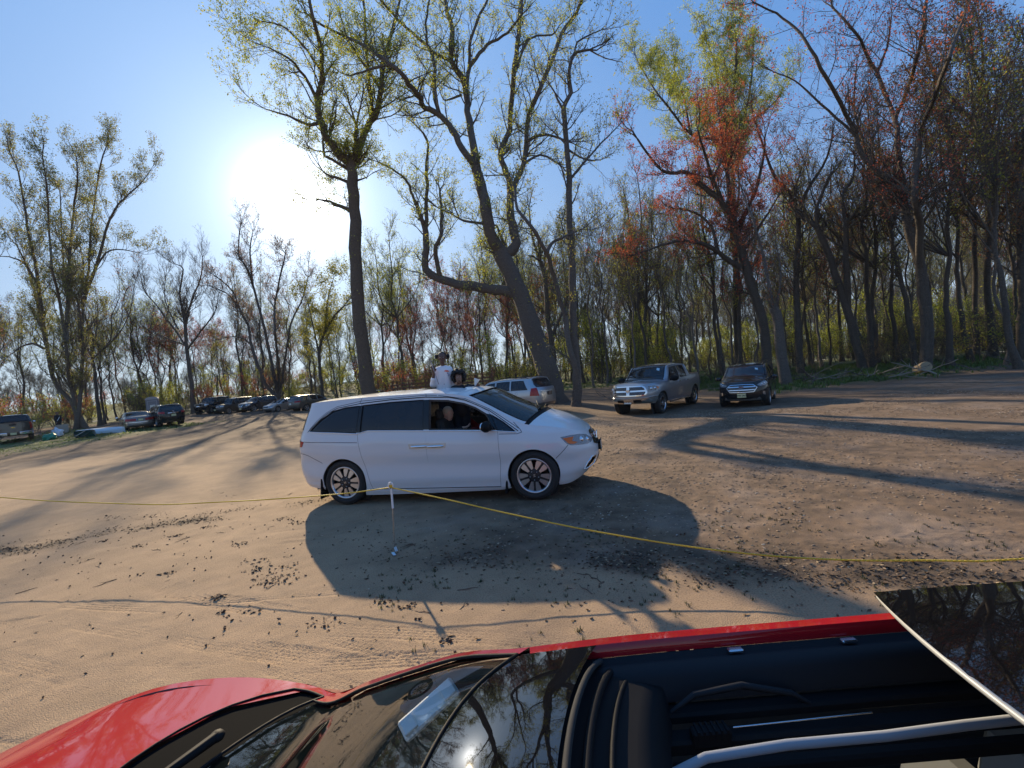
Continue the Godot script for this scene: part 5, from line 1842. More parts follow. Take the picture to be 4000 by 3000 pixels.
func build_litter() -> void:
	var bm := bits_material("litter_bits", 0.9)
	# chips of bark and stone
	var chip := MB.new()
	chip.cbox(Vector3(0, 0.2, 0), Vector3(1.0, 0.35, 0.55), 0.12)
	var xf := []
	var cs := PackedColorArray()
	for k in 44000:
		var x := rng.randf_range(-3.0, 16.0)
		var z := -rng.randf_range(3.6, 17.5)
		if rng.randf() < sandy(x, z) * 0.97:
			continue
		if nz.get_noise_2d(x * 30.0, z * 30.0 + 80.0) < rng.randf_range(-0.5, 0.3):
			continue
		var sz := rng.randf_range(0.010, 0.034) * (1.0 + 0.03 * -z)
		xf.append(Transform3D(Basis.from_euler(Vector3(rng.randf_range(-0.3, 0.3), rng.randf() * TAU, rng.randf_range(-0.3, 0.3))).scaled(Vector3(sz, sz * 0.6, sz)), Vector3(x, gh(x, z) + relief(x, z) * 0.8 - 0.001, z)))
		var t := rng.randf()
		var c := Vector3(0.36, 0.26, 0.17).lerp(Vector3(0.07, 0.045, 0.03), t) * rng.randf_range(0.8, 1.2)
		if t > 0.97:
			c = Vector3(0.38, 0.34, 0.28)
		cs.append(Color(c.x, c.y, c.z))
	scatter("gravel_chips", "tan bark and stone chips strewn over the brown lot", "gravel", chip.mesh(), bm, xf, cs)
	# seed balls and crumbs on the sand
	var ballm := MB.new()
	ballm.ball(Vector3(0, 0.75, 0), Vector3(1, 0.85, 1), 8)
	for k in 14:
		var d := Vector3(rng.randf_range(-1, 1), rng.randf_range(-0.6, 1), rng.randf_range(-1, 1)).normalized()
		ballm.rod(Vector3(0, 0.75, 0) + d * 0.7, Vector3(0, 0.75, 0) + d * 1.3, 0.18, 0.04, 4)
	xf = []
	cs = PackedColorArray()
	for k in 900:
		var x := rng.randf_range(-9.0, 3.5)
		var z := -rng.randf_range(2.2, 7.6)
		var d := 0.05 + 0.7 * exp(-pow((z + 5.3 - 0.12 * x) / 0.9, 2.0)) + 0.5 * exp(-pow((x + 1.2) / 1.2, 2.0) - pow((z + 3.6) / 0.8, 2.0))
		d *= 0.4 + 1.6 * maxf(0.0, nz.get_noise_2d(x * 60.0 + 5.0, z * 60.0) + 0.25)
		if rng.randf() > d:
			continue
		var sz := rng.randf_range(0.006, 0.012)
		xf.append(Transform3D(Basis.from_euler(Vector3(rng.randf() * 6.0, rng.randf() * 6.0, 0)).scaled(Vector3.ONE * sz), Vector3(x, relief(x, z) + sz * 0.4, z)))
		var v := rng.randf_range(0.6, 1.3)
		cs.append(Color(0.095 * v, 0.06 * v, 0.038 * v))
	for q in CLUMPS:
		for k in 4:
			var x: float = q[0] + rng.randfn(0.0, q[2])
			var z: float = q[1] + rng.randfn(0.0, q[2] * 0.7)
			var sz := rng.randf_range(0.007, 0.015)
			xf.append(Transform3D(Basis.from_euler(Vector3(rng.randf() * 6.0, rng.randf() * 6.0, 0)).scaled(Vector3.ONE * sz), Vector3(x, relief(x, z) + sz * 0.4, z)))
			var v := rng.randf_range(0.6, 1.3)
			cs.append(Color(0.095 * v, 0.06 * v, 0.038 * v))
	scatter("seed_balls", "dark brown seed balls scattered over the sand by the rope", "seed balls", ballm.mesh(), bm, xf, cs)
	# leaf crumbs and twigs
	var crumb := MB.new()
	crumb.face(PackedVector3Array([Vector3(-1, 0.15, 0), Vector3(-0.3, 0.4, 0.45), Vector3(1, 0.2, 0.1), Vector3(-0.2, 0.05, -0.5)]))
	crumb.face(PackedVector3Array([Vector3(-1, 0.15, 0), Vector3(-0.2, 0.05, -0.5), Vector3(0.1, -0.3, 0.0), Vector3(-0.3, 0.4, 0.45)]))
	xf = []
	cs = PackedColorArray()
	for k in 120000:
		var x := rng.randf_range(-8.0, 9.0)
		var z := -rng.randf_range(2.0, 9.0)
		var d := litter(x, z) * 1.3 + 0.006
		d += 0.22 * exp(-pow((z + 4.6 - 0.3 * x) / 0.6, 2.0)) * sstep(-3.5, 0.5, x) * maxf(0.0, nz.get_noise_2d(x * 70.0, z * 70.0 + 9.0) + 0.1) * 2.0
		if rng.randf() > d:
			continue
		var sz := rng.randf_range(0.006, 0.02)
		xf.append(Transform3D(Basis.from_euler(Vector3(rng.randf_range(-0.6, 0.6), rng.randf() * TAU, rng.randf_range(-0.6, 0.6))).scaled(Vector3(sz * rng.randf_range(0.8, 1.8), sz, sz)), Vector3(x, relief(x, z) + 0.003, z)))
		var v := rng.randf_range(0.5, 1.5)
		var c := Vector3(0.105, 0.066, 0.038) * v
		if rng.randf() < 0.12:
			c = Vector3(0.3, 0.22, 0.13)
		cs.append(Color(c.x, c.y, c.z))
	for q in CLUMPS:
		for k in 26:
			var x: float = q[0] + rng.randfn(0.0, q[2] * 1.2)
			var z: float = q[1] + rng.randfn(0.0, q[2] * 0.8)
			var sz := rng.randf_range(0.005, 0.018)
			xf.append(Transform3D(Basis.from_euler(Vector3(rng.randf_range(-0.6, 0.6), rng.randf() * TAU, rng.randf_range(-0.6, 0.6))).scaled(Vector3(sz * rng.randf_range(0.8, 2.2), sz, sz)), Vector3(x, relief(x, z) + 0.004, z)))
			var v := rng.randf_range(0.5, 1.6)
			cs.append(Color(0.12 * v, 0.075 * v, 0.045 * v))
	scatter("leaf_litter", "dark crumbled leaves and bark in a belt under the rope", "leaf litter", crumb.mesh(), bm, xf, cs)
	var twig := MB.new()
	twig.tube(PackedVector3Array([Vector3(-0.5, 0.02, 0), Vector3(-0.1, 0.05, 0.06), Vector3(0.2, 0.03, -0.03), Vector3(0.5, 0.06, 0.04)]), PackedFloat32Array([0.03, 0.028, 0.02, 0.012]), 5)
	twig.rod(Vector3(-0.1, 0.05, 0.06), Vector3(0.15, 0.1, 0.25), 0.02, 0.008, 4)
	xf = []
	cs = PackedColorArray()
	for k in 260:
		var x := rng.randf_range(-7.0, 14.0)
		var z := -rng.randf_range(2.4, 16.0)
		var sz := rng.randf_range(0.05, 0.22)
		xf.append(Transform3D(Basis(Vector3.UP, rng.randf() * TAU).scaled(Vector3(sz, sz * 0.7, sz)), Vector3(x, gh(x, z) + relief(x, z), z)))
		var v := rng.randf_range(0.6, 1.6)
		cs.append(Color(0.11 * v, 0.075 * v, 0.05 * v))
	scatter("fallen_twigs", "short broken twigs lying about the sand and gravel", "twigs", twig.mesh(), bm, xf, cs)
	# grass
	var tuft := MB.new()
	for k in 9:
		var a := rng.randf() * TAU
		var b := Vector3(cos(a), 0, sin(a))
		var p := Vector3(rng.randf_range(-0.3, 0.3), 0, rng.randf_range(-0.3, 0.3))
		var t := p + b * rng.randf_range(0.15, 0.6) + Vector3(0, rng.randf_range(0.6, 1.1), 0)
		var w := b.cross(Vector3.UP) * 0.05
		var m := p.lerp(t, 0.55) + Vector3(0, 0.14, 0)
		tuft.face(PackedVector3Array([p - w, p + w, m + w * 0.8, m - w * 0.8]), Vector3(-b.z, 0.5, b.x).normalized())
		tuft.face(PackedVector3Array([m - w * 0.8, m + w * 0.8, t]), Vector3(-b.z, 0.5, b.x).normalized())
	var gm := bits_material("grass_blades", 0.75)
	gm.backlight_enabled = true
	gm.backlight = Color(0.35, 0.4, 0.1)
	xf = []
	cs = PackedColorArray()
	for k in 60000:
		var zone := rng.randf()
		var x := 0.0
		var z := 0.0
		if zone < 0.45:
			x = rng.randf_range(-58.0, -18.0)
			z = -rng.randf_range(22.0, 60.0)
		elif zone < 0.75:
			x = rng.randf_range(10.0, 34.0)
			z = -rng.randf_range(20.0, 40.0)
		else:
			x = rng.randf_range(-40.0, 30.0)
			z = -rng.randf_range(34.0, 80.0)
		if rng.randf() > grassy(x, z) * (0.5 + nz.get_noise_2d(x * 60.0, z * 60.0 + 40.0) * 1.5):
			continue
		var sz := rng.randf_range(0.04, 0.10) if zone < 0.45 else rng.randf_range(0.08, 0.25)
		xf.append(Transform3D(Basis(Vector3.UP, rng.randf() * TAU).scaled(Vector3(sz * 1.5, sz, sz * 1.5)), Vector3(x, gh(x, z) - 0.01, z)))
		var v := rng.randf_range(0.7, 1.3)
		cs.append(Color(0.14 * v, 0.21 * v, 0.04 * v))
	# little weeds on the sand
	for k in 1500:
		var x := rng.randf_range(-1.5, 5.0)
		var z := -rng.randf_range(3.0, 5.4)
		if nz.get_noise_2d(x * 75.0 + 30.0, z * 75.0) < 0.16 or nz.get_noise_2d(x * 20.0, z * 20.0 + 60.0) < -0.05:
			continue
		var sz := rng.randf_range(0.012, 0.035)
		xf.append(Transform3D(Basis(Vector3.UP, rng.randf() * TAU).scaled(Vector3(sz * 1.6, sz, sz * 1.6)), Vector3(x, relief(x, z) - 0.002, z)))
		var v := rng.randf_range(0.6, 1.2)
		cs.append(Color(0.075 * v, 0.09 * v, 0.03 * v))
	scatter("grass", "short green grass and weeds at the edges of the lot", "grass", tuft.mesh(), gm, xf, cs)
# limbs of the trees that stand out, metres from each foot: [first radius, last radius, x, y, z, ...]
const TREES := {
	"T1": [-7.67, -25.00, [[0.425, 0.263, 0.00, 0.71, 0.00, -0.13, 1.99, 0.00, -0.20, 5.24, 0.00, -0.09, 8.34, 0.00, 0.08, 10.80, 0.00, 0.13, 12.64, 0.00, 0.21, 13.86, 0.00], [0.225, 0.056, 0.21, 13.86, 0.00, -0.25, 14.15, 0.26, -0.78, 14.89, 0.58, -1.00, 15.74, 0.58, -1.21, 16.95, 0.38, -0.80, 18.15, 0.51, -0.26, 18.73, 1.83, -0.06, 19.22, 3.23, -0.28, 21.03, 2.58], [0.085, 0.024, -0.64, 15.11, 0.58, -0.22, 15.60, 0.93, -0.02, 16.27, 1.06], [0.098, 0.024, -1.00, 15.74, 0.58, -1.66, 15.65, 0.63, -2.68, 16.21, 0.64, -3.79, 16.60, 0.74], [0.088, 0.049, -0.03, 13.52, 0.00, -0.81, 14.03, 0.10, -1.19, 14.27, 0.18, -1.01, 15.01, 0.60], [0.098, 0.022, -1.21, 16.95, 0.38, -1.54, 17.95, 0.92, -1.82, 18.18, 2.01, -2.53, 18.24, 2.81], [0.073, 0.024, -0.82, 18.51, 0.51, -1.67, 19.83, 0.76, -2.47, 20.61, 0.91, -3.66, 21.00, 0.84], [0.200, 0.059, 0.32, 13.98, 0.00, 0.67, 15.40, -0.70, 1.10, 16.45, -1.09, 1.54, 17.05, -1.09, 1.92, 17.95, -0.73, 2.11, 19.14, -0.66, 2.32, 20.97, -1.70, 2.45, 23.85, -3.84, 2.62, 26.37, -5.29, 3.00, 27.30, -4.69], [0.104, 0.059, 1.10, 16.45, -1.09, 1.18, 17.22, -1.33, 1.16, 19.60, -1.44, 1.13, 21.75, -1.74, 0.75, 25.14, -3.53, 0.60, 27.08, -4.35], [0.090, 0.027, 1.92, 17.95, -0.73, 0.90, 19.90, -0.90, 0.19, 21.41, -1.17, -0.35, 23.60, -2.13], [0.125, 0.087, 0.43, 14.46, 0.00, 0.64, 15.67, 0.10], [0.125, 0.038, -0.18, 11.32, 0.00, -0.89, 11.75, -0.01, -1.74, 12.06, -0.05], [0.088, 0.037, -0.16, 12.85, 0.00, -0.98, 13.14, 0.21, -1.26, 13.34, 0.37], [0.063, 0.025, 0.34, 12.87, 0.00, 0.98, 12.89, 0.25]]],
	"T2": [2.31, -27.00, [[0.675, 0.459, 0.00, 0.78, 0.00, -0.18, 1.88, 0.00, -0.60, 3.27, 0.00, -1.20, 5.75, -0.00, -1.84, 7.68, 0.00, -2.39, 9.07, 0.00], [0.378, 0.263, -2.39, 9.07, 0.00, -2.82, 9.98, 0.65, -2.89, 11.20, 0.90, -3.11, 12.64, 0.56, -3.27, 13.72, 0.66], [0.198, 0.045, -3.27, 13.72, 0.66, -3.94, 14.58, 0.99, -4.36, 15.66, 0.95, -4.88, 16.41, 0.94, -5.74, 16.76, 1.35, -5.87, 17.03, 1.87, -6.27, 17.11, 2.80, -6.46, 17.31, 3.43, -7.06, 17.78, 3.66, -7.56, 18.38, 3.34, -8.43, 19.53, 2.45, -9.84, 20.90, 1.56, -10.47, 20.75, 2.49, -10.49, 19.74, 4.59], [0.117, 0.069, -5.00, 16.55, 0.94, -5.23, 17.91, 0.71, -5.11, 19.28, 0.56, -5.25, 20.83, -0.18, -5.84, 22.03, -1.06, -6.95, 23.99, -2.48, -7.80, 25.19, -2.83, -8.28, 25.44, -2.01, -8.31, 25.44, -0.66], [0.070, 0.024, -6.95, 17.66, 3.66, -8.04, 17.61, 3.53, -9.09, 17.65, 3.16, -9.80, 18.18, 2.70], [0.224, 0.093, -3.24, 13.71, 0.66, -3.35, 15.41, 0.26, -3.51, 17.53, -0.70, -3.53, 19.23, -1.05, -3.85, 19.87, -0.73, -4.24, 20.28, -0.27, -3.96, 21.59, -0.10, -4.20, 23.74, -1.34, -4.36, 25.59, -2.63, -4.41, 28.14, -4.13], [0.140, 0.057, -3.52, 18.96, -1.05, -3.18, 20.63, -1.56, -2.47, 21.74, -2.05, -1.70, 22.53, -2.28, -0.65, 22.87, -2.08, 0.26, 23.55, -1.60], [0.100, 0.056, -3.26, 20.50, -1.56, -3.12, 20.99, -1.28, -2.94, 21.77, -0.85, -2.26, 23.19, -0.84, -1.78, 24.14, -1.07, -1.57, 24.98, -1.13], [0.095, 0.054, -4.18, 20.20, -0.27, -5.11, 20.59, -0.03, -5.47, 20.98, 0.01, -5.42, 22.34, -0.06, -5.10, 23.55, 0.03], [0.070, 0.028, -3.79, 18.71, -1.05, -4.64, 18.55, -1.13, -4.92, 18.58, -1.13, -5.08, 19.14, -1.13], [0.324, 0.225, -2.27, 8.93, 0.00, -1.73, 8.96, -0.05, -1.35, 9.40, -0.07, -1.42, 10.10, -0.14, -1.59, 11.30, -0.49, -1.39, 12.77, -1.17], [0.183, 0.135, -1.39, 12.77, -1.17, -1.41, 13.36, -1.24, -1.67, 14.48, -1.54, -1.70, 15.94, -2.23, -1.06, 17.47, -3.07, -0.73, 19.48, -3.03, -0.41, 20.79, -1.96, 0.07, 23.57, -3.33, 0.72, 28.42, -6.74, 0.94, 30.05, -6.76], [0.169, 0.107, -1.38, 12.91, -1.17, -0.63, 14.18, -1.68, -0.18, 15.79, -2.49, 0.15, 17.81, -2.81, 0.87, 18.99, -1.96, 1.82, 21.04, -2.63, 3.23, 25.05, -5.76, 4.54, 27.19, -6.84, 4.93, 27.48, -6.01, 5.10, 26.95, -3.50], [0.103, 0.057, -0.03, 16.36, -2.49, 0.80, 16.47, -2.00, 1.83, 15.86, -1.39, 2.22, 15.55, -1.26], [0.086, 0.043, -0.41, 14.58, -1.68, 0.67, 15.12, -1.82, 1.77, 14.47, -1.86], [0.087, 0.029, -0.54, 20.10, -1.96, 0.59, 22.35, -2.09, 2.06, 22.59, -2.22, 2.58, 23.29, -2.45], [0.324, 0.162, -1.55, 6.38, 0.00, -2.46, 6.73, -0.00, -3.65, 7.04, -0.00, -4.97, 7.36, -0.02, -6.15, 7.80, -0.04, -6.71, 8.32, -0.05, -6.60, 9.45, -0.05, -6.55, 10.78, -0.03], [0.108, 0.037, -6.57, 10.51, -0.03, -6.73, 11.42, 0.08, -6.96, 12.35, 0.50, -7.14, 12.99, 1.19, -7.70, 13.37, 1.87, -8.36, 13.71, 2.08], [0.122, 0.040, -6.49, 10.70, -0.03, -6.27, 12.46, 0.03, -6.08, 14.40, 0.10, -5.94, 15.73, 0.07, -6.54, 16.59, 0.03], [0.149, 0.053, -5.94, 7.85, -0.04, -5.99, 8.94, 0.70, -5.83, 9.35, 1.03, -5.47, 9.99, 1.35, -5.38, 11.33, 1.13, -5.40, 12.54, 0.67], [0.067, 0.028, -6.29, 12.33, 0.03, -5.71, 11.94, -0.50], [0.092, 0.067, -3.04, 10.39, 0.65, -3.83, 10.69, 0.34, -4.48, 10.97, 0.25], [0.095, 0.041, -2.03, 9.31, -0.00, -2.30, 10.14, -0.02, -2.46, 10.55, -0.02, -2.61, 10.37, -0.02]]],
	"T3": [3.14, -23.50, [[0.247, 0.059, 0.00, 0.06, 0.00, 0.19, 1.16, 0.00, 0.22, 2.93, 0.00, 0.25, 4.69, 0.00, 0.39, 7.01, 0.00, 0.47, 9.33, 0.00, 0.60, 11.29, 0.00, 0.61, 13.14, 0.00, 0.64, 14.86, 0.00, 1.06, 15.63, 0.00, 1.09, 16.77, 0.00, 1.45, 17.54, 0.00, 2.16, 17.65, 0.00], [0.176, 0.055, 0.04, 0.58, 0.00, 0.08, 1.76, 0.32, -0.17, 3.17, 0.45, -0.25, 4.69, 0.27, -0.61, 6.37, 0.69, -1.06, 7.48, 1.80, -1.65, 8.40, 2.45, -2.19, 9.39, 2.12, -2.18, 10.66, 1.32], [0.098, 0.033, -0.98, 7.36, 1.80, -0.68, 7.84, 1.53, 0.03, 8.17, 1.32, 0.83, 8.42, 1.34], [0.071, 0.024, 0.63, 14.75, 0.00, 0.25, 15.72, -0.04, -0.05, 16.32, -0.04], [0.082, 0.025, 0.60, 11.29, 0.00, 1.36, 12.09, -0.12, 2.50, 13.29, -0.64, 3.85, 14.73, -1.79], [0.059, 0.024, 0.59, 12.91, 0.00, 1.64, 12.37, -0.28, 2.43, 12.47, -0.65], [0.059, 0.024, 1.44, 17.43, 0.00, 1.61, 18.10, -0.01, 2.82, 18.58, -0.02]]],
	"T5": [17.19, -31.00, [[0.341, 0.232, 0.00, -0.03, 0.00, -0.03, 1.22, 0.00, -0.13, 4.02, 0.00, -0.73, 6.39, 0.00, -1.28, 9.36, 0.00, -1.76, 11.24, 0.00], [0.217, 0.060, -1.76, 11.24, 0.00, -2.67, 12.33, 0.16, -3.69, 13.17, 0.19, -4.51, 14.10, 0.12, -5.43, 14.11, 0.13, -6.37, 14.57, 0.30, -7.81, 16.15, 0.99], [0.186, 0.064, -1.76, 11.24, 0.00, -1.69, 13.42, -0.11, -1.80, 15.61, -0.19, -1.62, 18.10, -0.84], [0.155, 0.046, -1.39, 9.98, 0.00, -0.17, 12.16, 0.06, 0.41, 14.23, 0.41, 0.55, 15.62, 0.61], [0.139, 0.043, -2.25, 11.84, 0.16, -3.52, 14.27, 1.08, -4.62, 15.63, 2.59], [0.186, 0.046, -1.34, 7.52, 0.00, -2.37, 8.34, 0.17, -3.76, 9.08, 0.68, -5.40, 9.41, 1.10, -6.80, 9.32, 0.78, -8.39, 8.95, 0.43], [0.123, 0.048, -2.80, 8.68, 0.17, -2.79, 10.59, -0.57, -3.59, 11.78, -1.09, -5.10, 12.13, -0.82], [0.108, 0.045, -1.02, 8.72, 0.00, -0.33, 10.12, 1.20, 0.90, 11.63, 0.80]]],
	"T6": [22.58, -46.00, [[0.322, 0.184, 0.00, 2.52, 0.00, 0.23, 7.10, 0.00, 0.70, 16.19, 0.00, 1.05, 22.95, 0.00], [0.161, 0.044, 0.97, 21.82, 0.00, -1.44, 22.63, 1.05, -3.20, 23.47, 0.58, -7.21, 24.00, 5.28, -7.61, 27.53, 2.87, -8.04, 29.64, 1.95], [0.161, 0.047, 1.05, 22.95, 0.00, 0.23, 25.78, -0.12, 0.64, 30.54, -1.26, -0.36, 32.96, -0.66], [0.161, 0.045, 1.05, 22.95, 0.00, 0.99, 26.81, 1.07, 1.36, 29.80, 1.46, 1.52, 32.82, 1.15], [0.161, 0.046, 1.06, 22.49, 0.00, 2.35, 24.21, -0.04, 4.35, 25.25, -0.20, 6.29, 26.88, -0.18], [0.114, 0.045, -3.20, 23.47, 0.58, -3.65, 26.97, 0.73, -4.31, 29.73, 0.66], [0.115, 0.046, 2.35, 24.21, -0.04, 3.05, 28.08, 0.50, 3.50, 30.74, 0.45]]],
	"T7": [15.33, -26.00, [[0.312, 0.221, 0.00, -0.45, 0.00, -0.04, 0.21, 0.00, -0.14, 3.34, 0.00, -0.33, 4.27, 0.00], [0.104, 0.032, -0.33, 4.20, 0.00, -0.19, 7.48, -1.00, -0.67, 9.48, -0.83, -0.15, 11.44, -2.64, 1.16, 14.95, -5.96], [0.078, 0.026, -0.27, 4.26, -0.00, -0.04, 5.85, 0.37, -0.13, 7.78, 0.33]]],
	"T8": [19.95, -32.00, [[0.256, 0.144, 0.00, -0.28, 0.00, -0.00, 1.00, 0.00, 0.06, 5.16, 0.00, 0.51, 9.09, 0.00, 0.58, 11.15, 0.00], [0.144, 0.047, 0.58, 11.15, 0.00, 0.02, 12.55, 0.17, -0.93, 13.73, 0.18, -1.56, 15.97, 0.19, -2.38, 17.58, 0.78], [0.144, 0.045, 0.64, 10.98, 0.00, 1.07, 12.38, 0.36, 2.30, 14.00, 0.35, 2.01, 15.16, 1.79]]],
	"T9": [22.81, -30.00, [[0.285, 0.180, 0.00, -0.51, 0.00, -0.20, 1.02, 0.00, -0.86, 4.38, 0.00, -1.56, 7.27, 0.00, -2.30, 9.42, 0.00], [0.135, 0.061, -2.30, 9.42, 0.00, -2.64, 9.93, -0.12, -3.26, 10.48, -0.26, -3.78, 11.29, -0.31], [0.135, 0.074, -2.30, 9.49, -0.00, -2.46, 10.68, 0.26, -1.48, 12.66, 0.22], [0.180, 0.101, -0.72, 4.21, -0.00, -1.16, 8.91, 0.85, -1.06, 9.66, 1.19, -0.76, 9.75, 1.26], [0.102, 0.046, -1.10, 9.20, 0.85, -1.05, 11.15, 0.62, 0.17, 12.47, -0.02, 1.13, 14.58, -0.91]]],
	"T10": [22.35, -25.00, [[0.312, 0.187, 0.00, -1.15, 0.00, 0.06, 0.10, 0.00, 0.20, 3.22, 0.00, 0.06, 5.72, 0.00, -0.42, 7.87, -0.00, -0.62, 9.62, 0.00], [0.162, 0.036, -0.63, 9.49, 0.00, -1.32, 10.09, 0.21, -2.52, 11.08, 0.42, -2.98, 12.13, 0.31, -3.10, 13.03, 0.23, -3.67, 13.95, 0.42, -5.47, 15.07, 1.74, -6.43, 16.36, 2.13, -6.59, 17.99, 1.29, -7.07, 19.21, 0.65, -8.52, 19.51, 1.18], [0.074, 0.025, -3.00, 12.66, 0.23, -3.97, 13.88, 0.16, -5.13, 15.06, 0.17, -5.99, 16.04, 0.09, -6.93, 16.74, -0.13], [0.150, 0.054, -0.62, 9.62, 0.00, -0.37, 12.21, -0.31, 0.35, 14.18, -1.31, 1.58, 17.64, -3.53, 0.44, 18.88, -2.96, -1.44, 19.28, -1.41, -2.06, 21.34, -2.18], [0.105, 0.063, 0.36, 14.05, -1.31, 0.89, 15.69, -0.92, 0.25, 16.46, 0.46, -0.27, 17.72, 1.53, 0.53, 19.08, 0.88, 1.51, 20.68, -0.02], [0.187, 0.052, 0.07, 5.59, 0.00, -0.80, 7.56, 1.10, -2.02, 8.63, 2.30, -1.38, 10.57, 1.85, -0.19, 12.54, 0.93, -2.76, 12.64, 4.61, -4.65, 12.41, 7.11, -1.23, 15.54, 4.27], [0.086, 0.027, 1.32, 17.94, -3.53, 1.60, 19.28, -2.90, 1.59, 20.82, -2.43]]],
	"T11": [28.51, -26.00, [[0.234, 0.156, 0.00, -1.47, 0.00, 0.21, 0.86, 0.00, 0.51, 4.73, 0.00, 0.65, 7.94, 0.00, 0.54, 10.39, 0.00], [0.156, 0.073, 0.53, 10.27, 0.00, -0.13, 11.46, -0.53, -0.89, 13.31, -0.45, -1.97, 15.52, -0.96, -1.19, 18.21, -2.79, -1.11, 19.91, -3.23], [0.130, 0.068, 0.60, 10.39, 0.00, 1.33, 12.44, -0.13, 1.95, 15.05, -0.32, 2.99, 18.14, -1.19], [0.093, 0.036, -0.66, 12.77, -0.45, -0.44, 14.61, -0.30, -1.86, 16.18, 0.43, -3.38, 17.21, 1.77], [0.094, 0.040, -1.34, 14.80, -0.96, -2.47, 14.74, -0.91, -3.64, 15.02, -0.77]]],
	"T12": [34.22, -34.00, [[0.187, 0.102, 0.00, -0.88, 0.00, 0.05, 2.53, 0.00, 0.37, 7.58, 0.00, 0.42, 10.95, 0.00, -0.57, 14.05, 0.00], [0.119, 0.050, -0.57, 14.05, 0.00, -1.83, 15.79, 0.74, -1.04, 18.35, 0.43], [0.119, 0.051, 0.42, 10.95, 0.00, 1.70, 13.17, 0.04, 2.73, 15.04, 0.13]]],
	"T13": [25.22, -29.00, [[0.174, 0.101, 0.00, -1.00, 0.00, 0.01, 1.33, 0.00, -0.23, 4.25, 0.00, -0.70, 6.89, 0.00, -0.93, 8.92, 0.00], [0.116, 0.043, -0.93, 8.92, 0.00, -2.22, 10.51, 1.03, -2.65, 11.88, 0.81, -2.97, 12.84, 0.58], [0.116, 0.044, -0.86, 8.78, 0.00, -0.05, 10.37, -0.24, -0.26, 12.10, -0.19]]],
	"T14": [3.38, -36.00, [[0.270, 0.144, 0.00, 1.82, 0.00, -0.03, 3.63, 0.00, -0.20, 5.80, 0.00, -0.11, 9.02, 0.00, -0.36, 10.30, 0.00], [0.126, 0.055, -0.28, 10.11, 0.00, -0.71, 11.99, -0.84, -0.86, 14.62, -0.50], [0.126, 0.058, 0.05, 4.52, 0.00, 1.41, 7.17, -0.42, 2.50, 10.27, -2.52]]],
	"I": [-38.98, -41.00, [[0.201, 0.043, 0.00, 2.83, 0.00, -1.26, 4.46, 0.00, -1.55, 7.06, 0.00, -1.67, 11.08, 0.00, -1.78, 13.94, 0.00, -2.10, 17.51, 0.00, -2.21, 20.35, 0.00, -2.46, 23.19, 0.00, -2.97, 24.93, 0.00], [0.129, 0.044, -1.34, 5.03, 0.00, -2.15, 8.29, -0.45, -3.59, 12.20, -1.57, -5.18, 15.52, -2.59, -4.17, 17.21, -0.83], [0.131, 0.029, -2.36, 7.73, -0.45, -3.83, 8.32, -0.95, -4.91, 8.13, -0.98, -5.91, 7.47, -0.89], [0.115, 0.027, -1.74, 13.08, 0.00, -2.36, 14.91, 0.30, -2.65, 15.46, 1.02, -2.18, 15.19, 2.49], [0.172, 0.038, 0.29, 2.80, 0.00, 0.14, 4.34, 0.12, 1.35, 7.17, 1.35, 0.48, 11.52, 0.54, 2.70, 13.53, 3.25, 1.20, 17.44, 1.58, 4.02, 19.52, 4.30, 4.51, 21.71, 4.91], [0.167, 0.045, 1.42, 7.85, 1.35, -0.43, 12.61, -1.27, 1.48, 15.73, 0.21, -3.60, 21.89, -6.15, 1.30, 22.81, -1.56, 0.76, 25.22, -2.25], [0.158, 0.046, 0.71, 2.76, 0.00, 0.52, 4.29, -0.54, 0.97, 8.03, -0.65, -0.41, 12.10, -2.70, -0.14, 15.24, -3.28, 1.40, 18.61, -2.24, -1.87, 23.68, -6.99, 2.89, 24.47, -2.30, 3.24, 26.48, -2.84], [0.138, 0.030, -0.33, 12.09, -2.70, 1.44, 15.69, -2.52, 3.56, 19.21, -1.91, 5.20, 20.72, -1.58, 6.36, 22.18, -2.16, 7.24, 23.37, -2.36], [0.117, 0.049, 0.68, 8.05, -0.65, 0.52, 11.77, -1.10, -2.44, 14.67, -3.27, -2.10, 19.19, -3.12, -4.11, 23.64, -5.52], [0.093, 0.032, 0.01, 14.46, -3.28, 1.56, 16.65, -3.36, 3.07, 16.89, -3.62, 4.06, 16.62, -4.09], [0.073, 0.029, 1.52, 9.00, -0.65, 2.40, 10.25, -0.79]]],
	"J": [-42.73, -62.00, [[0.325, 0.174, 0.00, 2.32, 0.00, -0.02, 4.19, 0.00, -0.16, 9.18, 0.00, 0.03, 13.06, 0.00], [0.152, 0.042, -0.02, 12.63, 0.00, -0.06, 16.25, 0.32, 1.50, 19.06, 1.49, 1.14, 19.52, 2.38], [0.152, 0.042, 0.03, 11.98, 0.00, 1.31, 15.06, 0.29, 4.59, 17.46, 2.88, 4.62, 20.08, 2.22], [0.130, 0.043, -0.16, 9.18, 0.00, -1.73, 12.12, 0.11, -3.29, 15.00, 0.49, -4.82, 17.12, 0.17, -4.94, 18.81, 0.34], [0.130, 0.043, -0.09, 8.74, 0.00, 2.76, 10.98, 1.15, 5.54, 12.68, 2.56, 5.43, 15.67, 0.91], [0.108, 0.043, -0.35, 9.41, 0.00, -2.18, 10.41, 0.32, -3.97, 11.40, 0.66, -5.36, 12.41, 0.40], [0.108, 0.044, -0.91, 11.62, 0.11, -3.52, 15.78, -1.65, -3.08, 19.04, -1.52]]],
